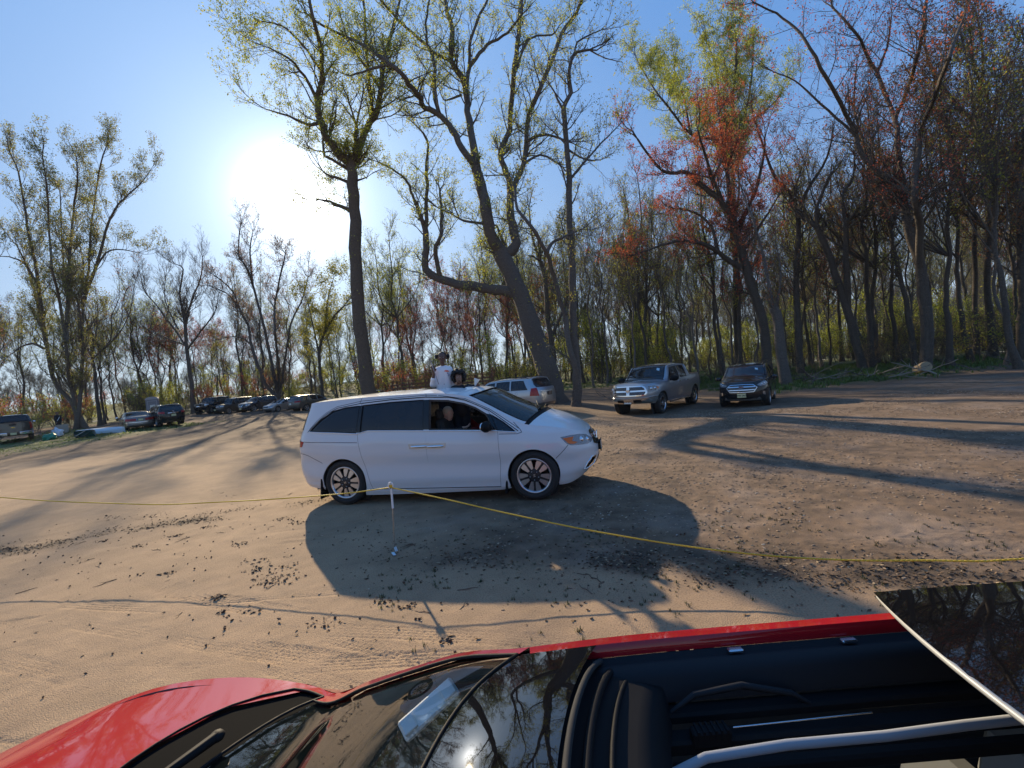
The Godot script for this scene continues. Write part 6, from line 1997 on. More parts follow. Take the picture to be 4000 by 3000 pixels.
	"K": [-29.13, -57.00, [[0.259, 0.060, 0.00, 1.69, 0.00, -1.05, 3.21, 0.00, -2.22, 7.49, 0.00, -2.52, 10.50, 0.00, -3.30, 12.56, 0.00, -4.05, 15.00, 0.00, -5.67, 16.73, 0.00], [0.239, 0.058, 0.20, 1.68, 0.00, 0.30, 3.10, 0.32, 0.17, 8.21, 0.99, -0.24, 12.11, 1.31, -0.67, 15.04, 1.41, -0.01, 16.90, 3.91, -1.18, 18.36, 2.93, -1.44, 21.79, 1.58], [0.199, 0.054, 0.30, 1.67, 0.00, 0.90, 4.22, 0.50, 3.32, 8.56, 5.17, 1.98, 12.82, 1.71, 7.23, 14.25, 10.43, 5.30, 17.39, 5.20], [0.180, 0.051, 0.50, 1.65, -0.00, 1.07, 3.21, 0.24, 3.66, 9.73, 2.22, 6.32, 11.99, 4.63, 8.75, 13.80, 8.08], [0.120, 0.039, -2.16, 8.08, 0.00, -3.48, 9.17, 0.28, -4.46, 9.18, 1.27], [0.136, 0.039, -0.67, 15.04, 1.41, -1.51, 19.37, -0.15, -0.44, 21.61, 0.64], [0.120, 0.040, -3.30, 12.56, 0.00, -4.40, 14.55, 0.49, -6.74, 15.77, 0.34]]],
	"L": [-20.51, -50.00, [[0.210, 0.087, 0.00, 1.28, 0.00, 0.03, 2.52, 0.00, 0.07, 5.66, 0.00, 0.81, 7.87, 0.00, 1.92, 9.52, -0.00, 3.18, 10.63, 0.00], [0.105, 0.034, 0.13, 5.30, 0.00, -0.17, 8.79, 0.35, -0.20, 11.30, 0.91], [0.105, 0.033, 0.81, 7.87, 0.00, 1.65, 11.22, 0.40, 3.53, 13.10, 3.02]]]
}
# ---------------------------------------------------------------- trees
class Grow:
	var wood := MB.new()
	var leaf := MB.new()
	var r := RandomNumberGenerator.new()
	var leaf_size := 0.09
	var leaf_n := 7
	var leaf_cols := []          # linear colours
	var density := 2.0           # side branches per metre of limb
	var reach := 1.0             # length of side branches
	var up := 0.5
	var levels := 3
	var start := 0.3             # bare share of the trunk
	var clump := 0.0             # epicormic tufts on thick wood
	var tips := false            # leaves only towards the ends
	var thin := 0.0035           # thinnest twig

	func _init() -> void:
		wood.wound = true
		leaf.colored = true
		leaf.wound = true

	func rv() -> Vector3:
		return Vector3(r.randf_range(-1, 1), r.randf_range(-1, 1), r.randf_range(-1, 1))

	func leaves(p: Vector3, spread: float, n: int) -> void:
		for k in n:
			var c := p + rv() * spread
			var a := rv().normalized()
			var b := a.cross(rv()).normalized()
			var s := leaf_size * r.randf_range(0.6, 1.3)
			var m := a.cross(b)
			if m.y < 0.0:
				m = -m
			var q: Vector3 = leaf_cols[r.randi() % leaf_cols.size()] * r.randf_range(0.75, 1.25)
			leaf.col = Color(q.x, q.y, q.z)
			var s0 := leaf.v.size()
			leaf.vert(c - a * s * 0.5, m)
			leaf.vert(c + b * s * 0.33, m)
			leaf.vert(c + a * s * 0.5, m)
			leaf.vert(c - b * s * 0.33, m)
			if (a.cross(b)).y >= 0.0:
				leaf.tri(s0, s0 + 1, s0 + 2)
				leaf.tri(s0, s0 + 2, s0 + 3)
			else:
				leaf.tri(s0, s0 + 2, s0 + 1)
				leaf.tri(s0, s0 + 3, s0 + 2)

	func branch(p: Vector3, d: Vector3, length: float, rad: float, level: int) -> void:
		var n := 4 if level == 1 else (3 if level == 2 else 1)
		var pts := PackedVector3Array([p])
		var rr := PackedFloat32Array([rad])
		var dir := d.normalized()
		var q := p
		for k in n:
			dir = (dir + rv() * 0.28 + Vector3(0, up * 0.22, 0)).normalized()
			q += dir * length / n
			pts.append(q)
			rr.append(maxf(lerpf(rad, rad * 0.35, (k + 1.0) / n), thin))
		wood.tube(pts, rr, 5 if level == 1 else 3, false)
		if level < levels:
			var cn := int(round((3.0 + 2.2 * length) if level == 1 else (2.0 + 2.0 * length)))
			for k in cn:
				var t := r.randf_range(0.25, 1.0)
				var f := t * n
				var i := mini(int(f), n - 1)
				var at := pts[i].lerp(pts[i + 1], f - i)
				var dd := (pts[i + 1] - pts[i]).normalized()
				var side := (rv() - dd * rv().dot(dd)).normalized()
				branch(at, dd * 0.75 + side * 0.8 + Vector3(0, up * 0.3, 0), length * r.randf_range(0.3, 0.55), rr[i] * 0.55, level + 1)
		if leaf_n > 0 and level >= levels - 1:
			for k in range(1, n + 1):
				if tips and k < n:
					continue
				leaves(pts[k], leaf_size * 1.6, int(leaf_n * r.randf_range(0.4, 1.4)) / (1 if tips else 2))

	func limb(pts: PackedVector3Array, r0: float, r1: float, trunk: bool, foot: bool) -> void:
		# smooth
		var sp := PackedVector3Array()
		var m := pts.size()
		for k in m - 1:
			var a := pts[maxi(k - 1, 0)]
			var b := pts[k]
			var c := pts[k + 1]
			var e := pts[mini(k + 2, m - 1)]
			var seg := 3 if b.distance_to(c) > 0.8 else 2
			for j in seg:
				sp.append(b.cubic_interpolate(c, a, e, j / float(seg)))
		sp.append(pts[m - 1])
		var rr := PackedFloat32Array()
		var len_ := 0.0
		for k in sp.size():
			var t := k / float(sp.size() - 1)
			var q := lerpf(r0, r1, t) * (1.0 + 0.06 * r.randf_range(-1, 1))
			if foot and k < 3:
				q *= [1.75, 1.3, 1.1][k]
			rr.append(maxf(q, 0.006))
			if k > 0:
				len_ += sp[k].distance_to(sp[k - 1])
			if k > 0 and k < sp.size() - 1:
				sp[k] += rv() * minf(0.05, q * 0.5)
		wood.tube(sp, rr, 12 if r0 > 0.3 else (9 if r0 > 0.12 else 6), true)
		var cnt := int(len_ * density)
		for k in cnt:
			var t := r.randf_range(start if trunk else 0.12, 1.0)
			var f := t * (sp.size() - 1)
			var i := mini(int(f), sp.size() - 2)
			var at := sp[i].lerp(sp[i + 1], f - i)
			var dd := (sp[i + 1] - sp[i]).normalized()
			var side := rv()
			side = (side - dd * side.dot(dd)).normalized()
			var l := reach * r.randf_range(0.6, 1.5) * lerpf(1.25, 0.7, t)
			branch(at, dd * 0.6 + side + Vector3(0, up * 0.5, 0), l, clampf(rr[i] * 0.3, 0.008, 0.045), 1)
		# short leafy sprouts straight out of the bark
		if clump > 0.0 and leaf_n > 0:
			for k in int(len_ * clump):
				var f := r.randf_range(0.1 if trunk else 0.0, 1.0) * (sp.size() - 1)
				var i := mini(int(f), sp.size() - 2)
				var dd := (sp[i + 1] - sp[i]).normalized()
				var side := rv()
				side = (side - dd * side.dot(dd)).normalized()
				leaves(sp[i].lerp(sp[i + 1], f - i) + side * (rr[i] + 0.08), 0.16, 5)
		# ends of limbs carry on as twigs
		if r1 < 0.2:
			for k in 3:
				branch(sp[sp.size() - 1], (sp[sp.size() - 1] - sp[sp.size() - 2]).normalized() + rv() * 0.5, reach * r.randf_range(0.7, 1.3), r1 * 0.7, 1)

func tree_from_data(key: String, called: String, label: String, set_: Dictionary) -> void:
	var d: Array = TREES[key]
	var g := Grow.new()
	g.r.seed = hash(key)
	for q in set_:
		if q in g:
			g.set(q, set_[q])
	var bx: float = d[0]
	var bz: float = d[1]
	var gy := gh(bx, bz)
	var low := 1e9
	for k in d[2].size():
		low = minf(low, d[2][k][3])
	for k in d[2].size():
		var l: Array = d[2][k]
		var pts := PackedVector3Array()
		for j in range(2, l.size(), 3):
			pts.append(Vector3(l[j], l[j + 1], l[j + 2]))
		var foot: bool = pts[0].y < low + 0.7
		if foot and pts[0].y > gy - 0.3:
			var dd := (pts[0] - pts[1]).normalized()
			var f := pts[0] + dd * ((pts[0].y - gy + 0.3) / maxf(0.4, -dd.y))
			f.x *= 0.5
			f.z *= 0.5
			f.y = gy - 0.3
			pts.insert(0, f)
		g.limb(pts, l[0], l[1], k == 0, foot)
	var root := thing(called, label, "tree", Vector3(bx, 0, bz))
	obj("trunk", g.wood, MT[set_.get("bark", "bark_brown")], root)
	if g.leaf.v.size() > 0:
		obj("crown", g.leaf, MT.foliage, root)

const YG := [Vector3(0.42, 0.44, 0.07), Vector3(0.34, 0.39, 0.065), Vector3(0.50, 0.46, 0.08), Vector3(0.28, 0.33, 0.06)]
const OL := [Vector3(0.25, 0.27, 0.055), Vector3(0.3, 0.29, 0.06), Vector3(0.2, 0.22, 0.05), Vector3(0.32, 0.26, 0.08)]
const RD := [Vector3(0.42, 0.09, 0.06), Vector3(0.34, 0.08, 0.055), Vector3(0.46, 0.13, 0.08), Vector3(0.26, 0.075, 0.05)]
const OR := [Vector3(0.28, 0.13, 0.05), Vector3(0.22, 0.11, 0.045), Vector3(0.32, 0.10, 0.055), Vector3(0.17, 0.11, 0.045)]
const BR := [Vector3(0.22, 0.16, 0.10), Vector3(0.25, 0.16, 0.11), Vector3(0.2, 0.18, 0.09)]

func build_hero_trees() -> void:
	tree_from_data("T1", "maple_tree", "tall straight-trunked tree with broken side stub in front of the sun", {"leaf_cols": YG, "clump": 5.0, "density": 2.4, "reach": 1.7, "leaf_n": 7, "start": 0.9, "leaf_size": 0.085, "tips": true, "thin": 0.005, "bark": "bark_brown"})
	tree_from_data("T2", "forked_tree", "huge leaning forked tree with a low horizontal limb behind the minivan", {"leaf_cols": YG, "clump": 4.0, "density": 1.9, "reach": 1.5, "leaf_n": 5, "start": 0.95, "leaf_size": 0.085, "tips": true, "thin": 0.005, "bark": "bark_grey"})
	tree_from_data("T3", "twin_tree", "slim grey twin-trunked tree between the silver wagon and silver pickup", {"leaf_cols": OL, "density": 1.6, "reach": 1.5, "leaf_n": 4, "start": 0.4, "leaf_size": 0.09, "bark": "bark_grey"})
	tree_from_data("T5", "red_maple_tree", "leaning dark-limbed maple with rusty red buds behind the black crossover", {"leaf_cols": RD, "density": 2.6, "reach": 1.8, "leaf_n": 9, "start": 0.55, "leaf_size": 0.09, "tips": true, "bark": "bark_dark"})
	tree_from_data("T6", "green_tree", "tall fresh green domed tree rising behind the red maple", {"leaf_cols": YG, "density": 2.7, "reach": 2.5, "leaf_n": 10, "start": 0.85, "leaf_size": 0.12, "tips": true, "up": 0.7, "thin": 0.006, "bark": "bark_dark"})
	tree_from_data("T7", "split_trunk_tree", "short thick grey trunk with a split, right of the black crossover", {"leaf_cols": OR, "density": 1.2, "reach": 1.4, "leaf_n": 3, "start": 0.8, "bark": "bark_grey"})
	tree_from_data("T8", "crooked_tree", "straight dark tree forking high up beside the leaning maple", {"leaf_cols": BR, "density": 1.8, "reach": 1.6, "leaf_n": 2, "start": 0.5, "bark": "bark_dark"})
	tree_from_data("T9", "leaning_tree", "left-leaning tree with broken twin stems above the brush bank", {"leaf_cols": OL, "density": 1.6, "reach": 1.6, "leaf_n": 2, "start": 0.5, "bark": "bark_dark"})
	tree_from_data("T10", "spreading_tree", "large spreading tree with long bare limbs and pink buds at right", {"leaf_cols": RD, "density": 1.9, "reach": 2.0, "leaf_n": 2, "start": 0.75, "leaf_size": 0.10, "tips": true, "bark": "bark_dark"})
	tree_from_data("T11", "orange_maple_tree", "dark maple with rust orange foliage at the right edge", {"leaf_cols": OR, "density": 2.8, "reach": 2.3, "leaf_n": 5, "start": 0.5, "leaf_size": 0.10, "tips": true, "thin": 0.005, "bark": "bark_dark"})
	tree_from_data("T12", "budding_tree", "dark budding tree behind the right-edge maple", {"leaf_cols": OR, "density": 2.2, "reach": 2.0, "leaf_n": 5, "start": 0.5, "bark": "bark_dark"})
	tree_from_data("T13", "slim_leaning_tree", "slim stem leaning left against the large spreading tree", {"leaf_cols": OL, "density": 1.6, "reach": 1.4, "leaf_n": 3, "start": 0.5, "bark": "bark_dark"})
	tree_from_data("T14", "vine_hung_tree", "dark tree standing just behind the grey twin trunks", {"leaf_cols": OL, "density": 1.8, "reach": 1.5, "leaf_n": 5, "start": 0.4, "bark": "bark_dark"})
	tree_from_data("I", "multi_stem_tree", "tall many-stemmed tree over the canoes at the far left", {"leaf_cols": [Vector3(0.26, 0.27, 0.08), Vector3(0.22, 0.23, 0.07), Vector3(0.30, 0.25, 0.12)], "density": 1.7, "reach": 2.0, "leaf_n": 5, "start": 0.35, "leaf_size": 0.12, "tips": true, "up": 1.1, "clump": 0.5, "thin": 0.007, "bark": "bark_brown"})
	tree_from_data("J", "bare_tree", "round-headed bare tree beside the far row of cars", {"leaf_cols": BR, "density": 2.2, "reach": 2.3, "leaf_n": 2, "start": 0.9, "leaf_size": 0.09, "up": 0.9, "thin": 0.009, "bark": "bark_grey"})
	tree_from_data("K", "pink_budded_tree", "many-trunked tree with pink buds behind the navy crossover", {"leaf_cols": [Vector3(0.3, 0.15, 0.12), Vector3(0.25, 0.14, 0.11), Vector3(0.3, 0.2, 0.12)], "density": 1.5, "reach": 2.2, "leaf_n": 3, "start": 0.5, "leaf_size": 0.11, "tips": true, "up": 0.8, "thin": 0.008, "bark": "bark_grey"})
	tree_from_data("L", "yellow_leaved_tree", "young yellow-green tree just left of the tall straight trunk", {"leaf_cols": [Vector3(0.30, 0.27, 0.03), Vector3(0.24, 0.24, 0.03)], "density": 2.0, "reach": 1.8, "leaf_n": 8, "start": 0.3, "leaf_size": 0.16, "bark": "bark_dark"})

# ---- trees of the wood: a few kinds, each grown once and planted many times
func wood_tree(seed_: int, height: float, rad: float, cols: Array, leaf_n: int, form: String, merged := false) -> Grow:
	var g := Grow.new()
	g.r.seed = seed_
	g.leaf_cols = cols
	g.leaf_n = leaf_n
	g.leaf_size = 0.12
	g.density = 1.6
	g.thin = 0.007
	g.reach = 1.6
	g.up = 0.8
	g.start = 0.45
	if form == "shrub":
		g.density = 2.4
		g.reach = 0.9
		g.start = 0.1
		g.leaf_size = 0.11
		g.levels = 2
		for k in 7:
			var a := g.r.randf() * TAU
			var d := Vector3(cos(a), 0, sin(a)) * g.r.randf_range(0.15, 0.5)
			var pts := PackedVector3Array([Vector3(d.x * 0.3, -0.1, d.z * 0.3)])
			for j in 4:
				pts.append(Vector3(d.x * (j + 1.0), height * (j + 1.0) / 4.0 * g.r.randf_range(0.85, 1.1), d.z * (j + 1.0)) + g.rv() * 0.12)
			g.limb(pts, rad, 0.012, false, false)
		return g
	var lean := Vector3(g.r.randf_range(-1, 1), 0, g.r.randf_range(-1, 1)) * height * 0.07
	var pts := PackedVector3Array()
	var n := 8
	for k in n + 1:
		var t := k / float(n)
		pts.append(Vector3(0, -0.2 + height * t, 0) + lean * t + g.rv() * Vector3(1, 0, 1) * 0.28 * (0.0 if k == 0 else 1.0))
	g.limb(pts, rad, rad * 0.22, true, true)
	var nl := 5 if form == "slim" else 8
	for k in nl:
		var t := g.r.randf_range(0.38, 0.85)
		var i := int(t * n)
		var a := g.r.randf() * TAU
		var out := Vector3(cos(a), 0, sin(a))
		var l := height * (1.0 - t) * g.r.randf_range(0.5, 0.85)
		var q := PackedVector3Array([pts[i]])
		for j in 4:
			q.append(pts[i] + out * l * (0.16 if form == "slim" else 0.26) * sqrt(j + 1.0) + Vector3(0, l * (j + 1.0) / 4.0, 0) + g.rv() * 0.25)
		g.limb(q, rad * 0.45 * (1.1 - t * 0.6), 0.015, false, false)
	return g

# what in the view a tree of the wood stands nearest to: [tangent of its bearing, name]
const MARKS := [[-1.10, "the grey pickup at far left"], [-0.955, "the many-stemmed tree"], [-0.83, "the pewter saloon"], [-0.775, "the portable toilet"], [-0.66, "the boxy off-roader"], [-0.55, "the navy crossover"], [-0.43, "the bronze estate"], [-0.31, "the tall straight trunk"], [-0.15, "the child in white"], [-0.05, "the end of the boardwalk"], [0.06, "the big forked trunk"], [0.135, "the grey twin trunks"], [0.30, "the silver pickup"], [0.50, "the black crossover"], [0.58, "the split grey trunk"], [0.74, "the left-leaning tree"], [0.89, "the spreading tree"], [1.05, "the right edge of the wood"]]

func near_mark(x: float, z: float, ranks: Array) -> String:
	var t := x / -z
	var best: Array = MARKS[0]
	for q in MARKS:
		if absf(q[0] - t) < absf(best[0] - t):
			best = q
	var d: float = t - best[0]
	var side := "straight behind" if absf(d) < 0.018 else ("just left of" if d < 0 else "just right of")
	var depth := "near" if -z < ranks[0] else ("mid-wood" if -z < ranks[1] else "far-back")
	return "%s, %s %s" % [depth, side, best[1]]

func build_woods() -> void:
	var kinds := []
	var spec := [[101, 15.0, 0.12, YG, 3, "slim", "slim tree with thin yellow-green leaf", "bark_dark"], [102, 18.0, 0.15, OL, 3, "slim", "tall slim olive-leaved tree", "bark_dark"], [103, 16.0, 0.13, BR, 1, "slim", "slim nearly bare tree", "bark_grey"], [104, 13.0, 0.11, RD, 3, "wide", "small red-budded tree", "bark_dark"],
		[105, 17.0, 0.17, YG, 3, "wide", "spreading tree in first green leaf", "bark_dark"], [106, 20.0, 0.18, OR, 2, "wide", "tall tree with rusty young leaf", "bark_dark"], [107, 14.0, 0.10, OL, 2, "slim", "thin leaning understorey tree", "bark_grey"]]
	for q in spec:
		var g := wood_tree(q[0], q[1], q[2], q[3], q[4], q[5])
		kinds.append([g.wood.mesh(), g.leaf.mesh(), q[6], MT[q[7]]])
	var rr := RandomNumberGenerator.new()
	rr.seed = 21
	# zones: x0 x1 z0 z1 count, where, kinds
	var zones := [[6.0, 52.0, -29.0, -44.0, 42, "in the near wood behind the pickup", [0, 1, 2, 3, 6, 6]], [8.0, 80.0, -44.0, -72.0, 66, "deep in the wood at right", [0, 1, 2, 4, 5, 1, 6]],
		[-16.0, 8.0, -48.0, -80.0, 38, "behind the wooden railing", [0, 1, 2, 3, 4, 6]], [-62.0, -16.0, -64.0, -90.0, 40, "beyond the far row of cars", [0, 2, 3, 4, 1, 6]], [-95.0, -50.0, -46.0, -72.0, 26, "behind the grey pickup at far left", [0, 1, 3, 4, 5]], [24.0, 46.0, -22.0, -34.0, 12, "at the dark right edge of the wood", [5, 1, 6]]]
	var heroes := []
	for k in TREES:
		heroes.append(Vector2(TREES[k][0], TREES[k][1]))
	for zn in zones:
		var put_n := 0
		var tries := 0
		while put_n < zn[4] and tries < 2000:
			tries += 1
			var x := rr.randf_range(zn[0], zn[1])
			var z := rr.randf_range(zn[3], zn[2])
			var ok := true
			for h in heroes:
				if h.distance_to(Vector2(x, z)) < 1.6:
					ok = false
					break
			if not ok:
				continue
			# only what the camera can see
			if absf(x) > -z * 1.25 + 3.0:
				continue
			heroes.append(Vector2(x, z))
			var kd: Array = kinds[zn[6][rr.randi() % zn[6].size()]]
			var root := thing("wood_tree", "%s, %s" % [kd[2], near_mark(x, z, [42.0, 60.0])], "tree", Vector3(x, gh(x, z), z), rr.randf() * TAU, "%s, %s" % [kd[2], near_mark(x, z, [42.0, 60.0])])
			var sc := rr.randf_range(0.75, 1.15)
			root.scale = Vector3.ONE * sc
			objm("trunk", kd[0], kd[3], root)
			if kd[1].get_surface_count() > 0:
				objm("crown", kd[1], MT.foliage, root)
			put_n += 1
	# undergrowth
	var bushes := []
	for q in [[201, 2.6, 0.02, YG, 4, "yellow-green shrub"], [202, 1.8, 0.018, OL, 3, "low olive shrub"], [203, 4.4, 0.025, YG, 4, "tall light green shrub"], [204, 2.4, 0.02, BR, 2, "brown twiggy shrub"], [205, 3.0, 0.02, RD, 3, "reddish young shrub"]]:
		var g := wood_tree(q[0], q[1], q[2], q[3], q[4], "shrub")
		bushes.append([g.wood.mesh(), g.leaf.mesh(), q[5]])
	var bz := [[8.0, 66.0, -40.0, -74.0, 150, "in the undergrowth of the right wood", [0, 0, 1, 2, 2, 3, 1]], [-18.0, 6.0, -42.0, -80.0, 50, "behind the wooden railing", [0, 1, 2, 3, 4]], [-60.0, -18.0, -60.0, -92.0, 60, "on the bank beyond the far cars", [0, 1, 2, 3, 4]], [-95.0, -46.0, -47.0, -76.0, 55, "behind the grey pickup at far left", [1, 3, 4, 3, 0]], [26.0, 44.0, -26.0, -38.0, 26, "at the dark right edge", [1, 3, 3, 1]], [14.0, 34.0, -27.0, -33.0, 16, "along the brush bank right of the black crossover", [3, 3, 3]]]
	for zn in bz:
		var put_n := 0
		var tries := 0
		while put_n < zn[4] and tries < 2000:
			tries += 1
			var x := rr.randf_range(zn[0], zn[1])
			var z := rr.randf_range(zn[3], zn[2])
			if absf(x) > -z * 1.25 + 3.0:
				continue
			var kd: Array = bushes[zn[6][rr.randi() % zn[6].size()]]
			var root := thing("shrub", "%s, %s" % [kd[2], near_mark(x, z, [45.0, 62.0])], "shrub", Vector3(x, gh(x, z), z), rr.randf() * TAU, "%s, %s" % [kd[2], near_mark(x, z, [45.0, 62.0])])
			root.scale = Vector3.ONE * rr.randf_range(0.7, 1.35) * (0.45 if zn[3] > -34.0 else 1.0)
			objm("stems", kd[0], MT.bark_dark, root)
			if kd[1].get_surface_count() > 0:
				objm("foliage", kd[1], MT.foliage, root)
			put_n += 1
	# the far-off wood beyond, one mass
	var far := wood_tree(301, 13.0, 0.2, [Vector3(0.13, 0.11, 0.05), Vector3(0.12, 0.13, 0.04), Vector3(0.17, 0.10, 0.06)], 2, "wide")
	var m := MB.new()
	m.colored = true
	m.wound = true
	m.v = far.wood.v
	m.n = far.wood.n
	m.ix = far.wood.ix
	for k in m.v.size():
		m.c.append(Color(0.09, 0.075, 0.06))
	var s0 := m.v.size()
	m.v.append_array(far.leaf.v)
	m.n.append_array(far.leaf.n)
	m.c.append_array(far.leaf.c)
	for k in far.leaf.ix:
		m.ix.append(k + s0)
	var xf := []
	var cs := PackedColorArray()
	for k in 380:
		var z := -rr.randf_range(90.0, 190.0)
		var x := rr.randf_range(z * 1.25, -z * 1.25)
		var sc := rr.randf_range(0.4, 0.75) * (1.9 if x > 14.0 else 1.0)
		xf.append(Transform3D(Basis(Vector3.UP, rr.randf() * TAU).scaled(Vector3(1.25, 1.0, 1.25) * sc), Vector3(x, gh(x, z) - 0.2, z)))
		var v := rr.randf_range(0.75, 1.25)
		cs.append(Color(v, v * rr.randf_range(0.9, 1.1), v * 0.95))
	scatter("distant_woods", "hazy olive and brown wood far behind everything", "woods", m.mesh(), MT.far_foliage, xf, cs)
# ---------------------------------------------------------------- things about the lot
func build_rope() -> void:
	# pigtail step-in post
	var root := thing("rope_post", "thin metal step-in post with white looped top holding the yellow rope", "post", Vector3(-1.44, 0, -5.116))
	var mb := MB.new()
	mb.tube(PackedVector3Array([Vector3(-0.03, -0.15, 0.0), Vector3(-0.012, 0.3, 0), Vector3(0, 0.56, 0)]), PackedFloat32Array([0.0045, 0.0045, 0.0045]), 8)
	obj("rod", mb, MT.dull_chrome, root)
	mb = MB.new()
	mb.rod(Vector3(0, 0.52, 0), Vector3(0.002, 0.74, 0), 0.012, 0.011, 10)
	var p := PackedVector3Array()
	var r := PackedFloat32Array()
	for k in 17:
		var a := -PI / 2 + TAU * 0.92 * k / 16.0
		p.append(Vector3(cos(a) * 0.024, 0.775 + sin(a) * 0.034, 0.01 * k / 16.0))
		r.append(0.0075)
	mb.tube(p, r, 8)
	obj("insulated_loop", mb, MT.white_plastic, root)
	mb = MB.new()
	mb.cbox(Vector3(-0.03, 0.02, 0.03), Vector3(0.03, 0.012, 0.09), 0.003, Basis(Vector3.UP, 0.5))
	mb.cbox(Vector3(-0.01, 0.06, 0.0), Vector3(0.03, 0.05, 0.012), 0.003, Basis(Vector3.BACK, 0.3))
	obj("foot_plate", mb, MT.blue_sticker, root)
	var knot := MB.new()
	for k in 3:
		var q := PackedVector3Array()
		var rr := PackedFloat32Array()
		for j in 13:
			var a := TAU * j / 12.0
			q.append(Vector3(cos(a) * 0.017, 0.752 + k * 0.011 + sin(a) * 0.006, sin(a) * 0.017))
			rr.append(0.006)
		knot.tube(q, rr, 6)
	# twisted rope with three strands
	var rope := MB.new()
	var runs := [[[-1.44, 0.752, -5.116], RIGHT_ROPE], [[-1.44, 0.752, -5.116], LEFT_ROPE]]
	for run in runs:
		var pts := PackedVector3Array([Vector3(run[0][0], run[0][1], run[0][2])])
		for q in run[1]:
			pts.append(Vector3(q[0], q[1], q[2]))
		var sm := PackedVector3Array()
		for k in pts.size() - 1:
			for j in 60:
				sm.append(pts[k].cubic_interpolate(pts[k + 1], pts[maxi(k - 1, 0)], pts[mini(k + 2, pts.size() - 1)], j / 60.0))
		for st in 3:
			var tw := PackedVector3Array()
			var rr := PackedFloat32Array()
			var l := 0.0
			for k in sm.size():
				if k > 0:
					l += sm[k].distance_to(sm[k - 1])
				var d := (sm[mini(k + 1, sm.size() - 1)] - sm[maxi(k - 1, 0)]).normalized()
				var u := d.cross(Vector3.UP).normalized()
				var w := u.cross(d)
				var a := l * TAU / 0.09 + TAU * st / 3.0
				tw.append(sm[k] + (u * cos(a) + w * sin(a)) * 0.0034)
				rr.append(0.0042)
			rope.tube(tw, rr, 5)
	var o := thing("yellow_rope", "long yellow rope slung from the thin post across the sand", "rope")
	obj("strands", rope, MT.yellow_rope, o)
	var ko := obj("knot", knot, MT.yellow_rope, o)
	ko.position = Vector3(-1.44, 0, -5.116)

const RIGHT_ROPE := [[-0.71, 0.62, -4.81], [-0.14, 0.51, -4.57], [0.5, 0.4, -4.3], [1.08, 0.32, -4.06], [1.6, 0.27, -3.84], [2.06, 0.25, -3.65], [2.48, 0.26, -3.47], [2.87, 0.29, -3.31], [3.15, 0.31, -3.19], [3.36, 0.34, -3.11], [4.859999999999999, 0.5900000000000001, -2.48]]
const LEFT_ROPE := [[-2.03, 0.7, -5.25], [-2.88, 0.66, -5.45], [-3.65, 0.64, -5.63], [-4.55, 0.63, -5.83], [-5.28, 0.66, -6.0], [-6.29, 0.71, -6.24], [-7.29, 0.79, -6.47], [-9.29, 0.99, -6.93]]

func build_boardwalk() -> void:
	var z := -40.0
	var x0 := -10.3
	var x1 := -1.7
	var root := thing("boardwalk", "reddish-brown wooden boardwalk with post-and-rail sides behind the minivan", "boardwalk", Vector3((x0 + x1) / 2, gh(-6, -40), z))
	var w := x1 - x0
	var gy := gh(-6, -40)
	for k in 7:
		var px := -w / 2 + w * k / 6.0
		for zz in [0.0, -1.6]:
			var p := MB.new()
			p.cbox(Vector3(px, (2.0 - gy) / 2 - 0.1, zz), Vector3(0.11, 2.2 - gy, 0.11), 0.01)
			obj("post", p, MT.deck_wood, root)
	for q in [[2.02, 0.05, 0.16], [1.72, 0.12, 0.045], [1.42, 0.12, 0.045], [1.02, 0.2, 0.06]]:
		for zz in [0.07, -1.67]:
			var p := MB.new()
			p.cbox(Vector3(0, q[0] - gy, zz), Vector3(w + 0.3, q[1], q[2]), 0.008)
			obj("rail", p, MT.deck_wood, root)
	for k in 58:
		var p := MB.new()
		p.cbox(Vector3(-w / 2 + 0.075 + k * (w - 0.1) / 57.0, 1.1 - gy + 0.004 * sin(k * 2.3), -0.8), Vector3(0.138, 0.035, 1.5), 0.005)
		obj("plank", p, MT.deck_wood if k % 3 else MT.deck_wood_pale, root)

func picnic_table(at: Vector3, turn: float, label: String) -> void:
	var root := thing("picnic_table", label, "picnic table", at, turn, "")
	for k in 5:
		var p := MB.new()
		p.cbox(Vector3(0, 0.75, -0.3 + k * 0.15), Vector3(1.9, 0.04, 0.14), 0.006)
		obj("top_board", p, MT.green_wood, root)
	for s in [-1.0, 1.0]:
		for k in 2:
			var p := MB.new()
			p.cbox(Vector3(0, 0.45, s * (0.62 + k * 0.14)), Vector3(1.9, 0.04, 0.13), 0.006)
			obj("bench_board", p, MT.green_wood, root)
		for e in [-1.0, 1.0]:
			var p := MB.new()
			p.cbox(Vector3(0.7 * s, 0.37, 0.34 * e), Vector3(0.09, 0.92, 0.05), 0.006, Basis(Vector3.RIGHT, -0.5 * e))
			obj("leg", p, MT.green_wood, root)
		var b := MB.new()
		b.cbox(Vector3(0.7 * s, 0.4, 0), Vector3(0.05, 0.09, 1.5), 0.006)
		obj("brace", b, MT.green_wood, root)

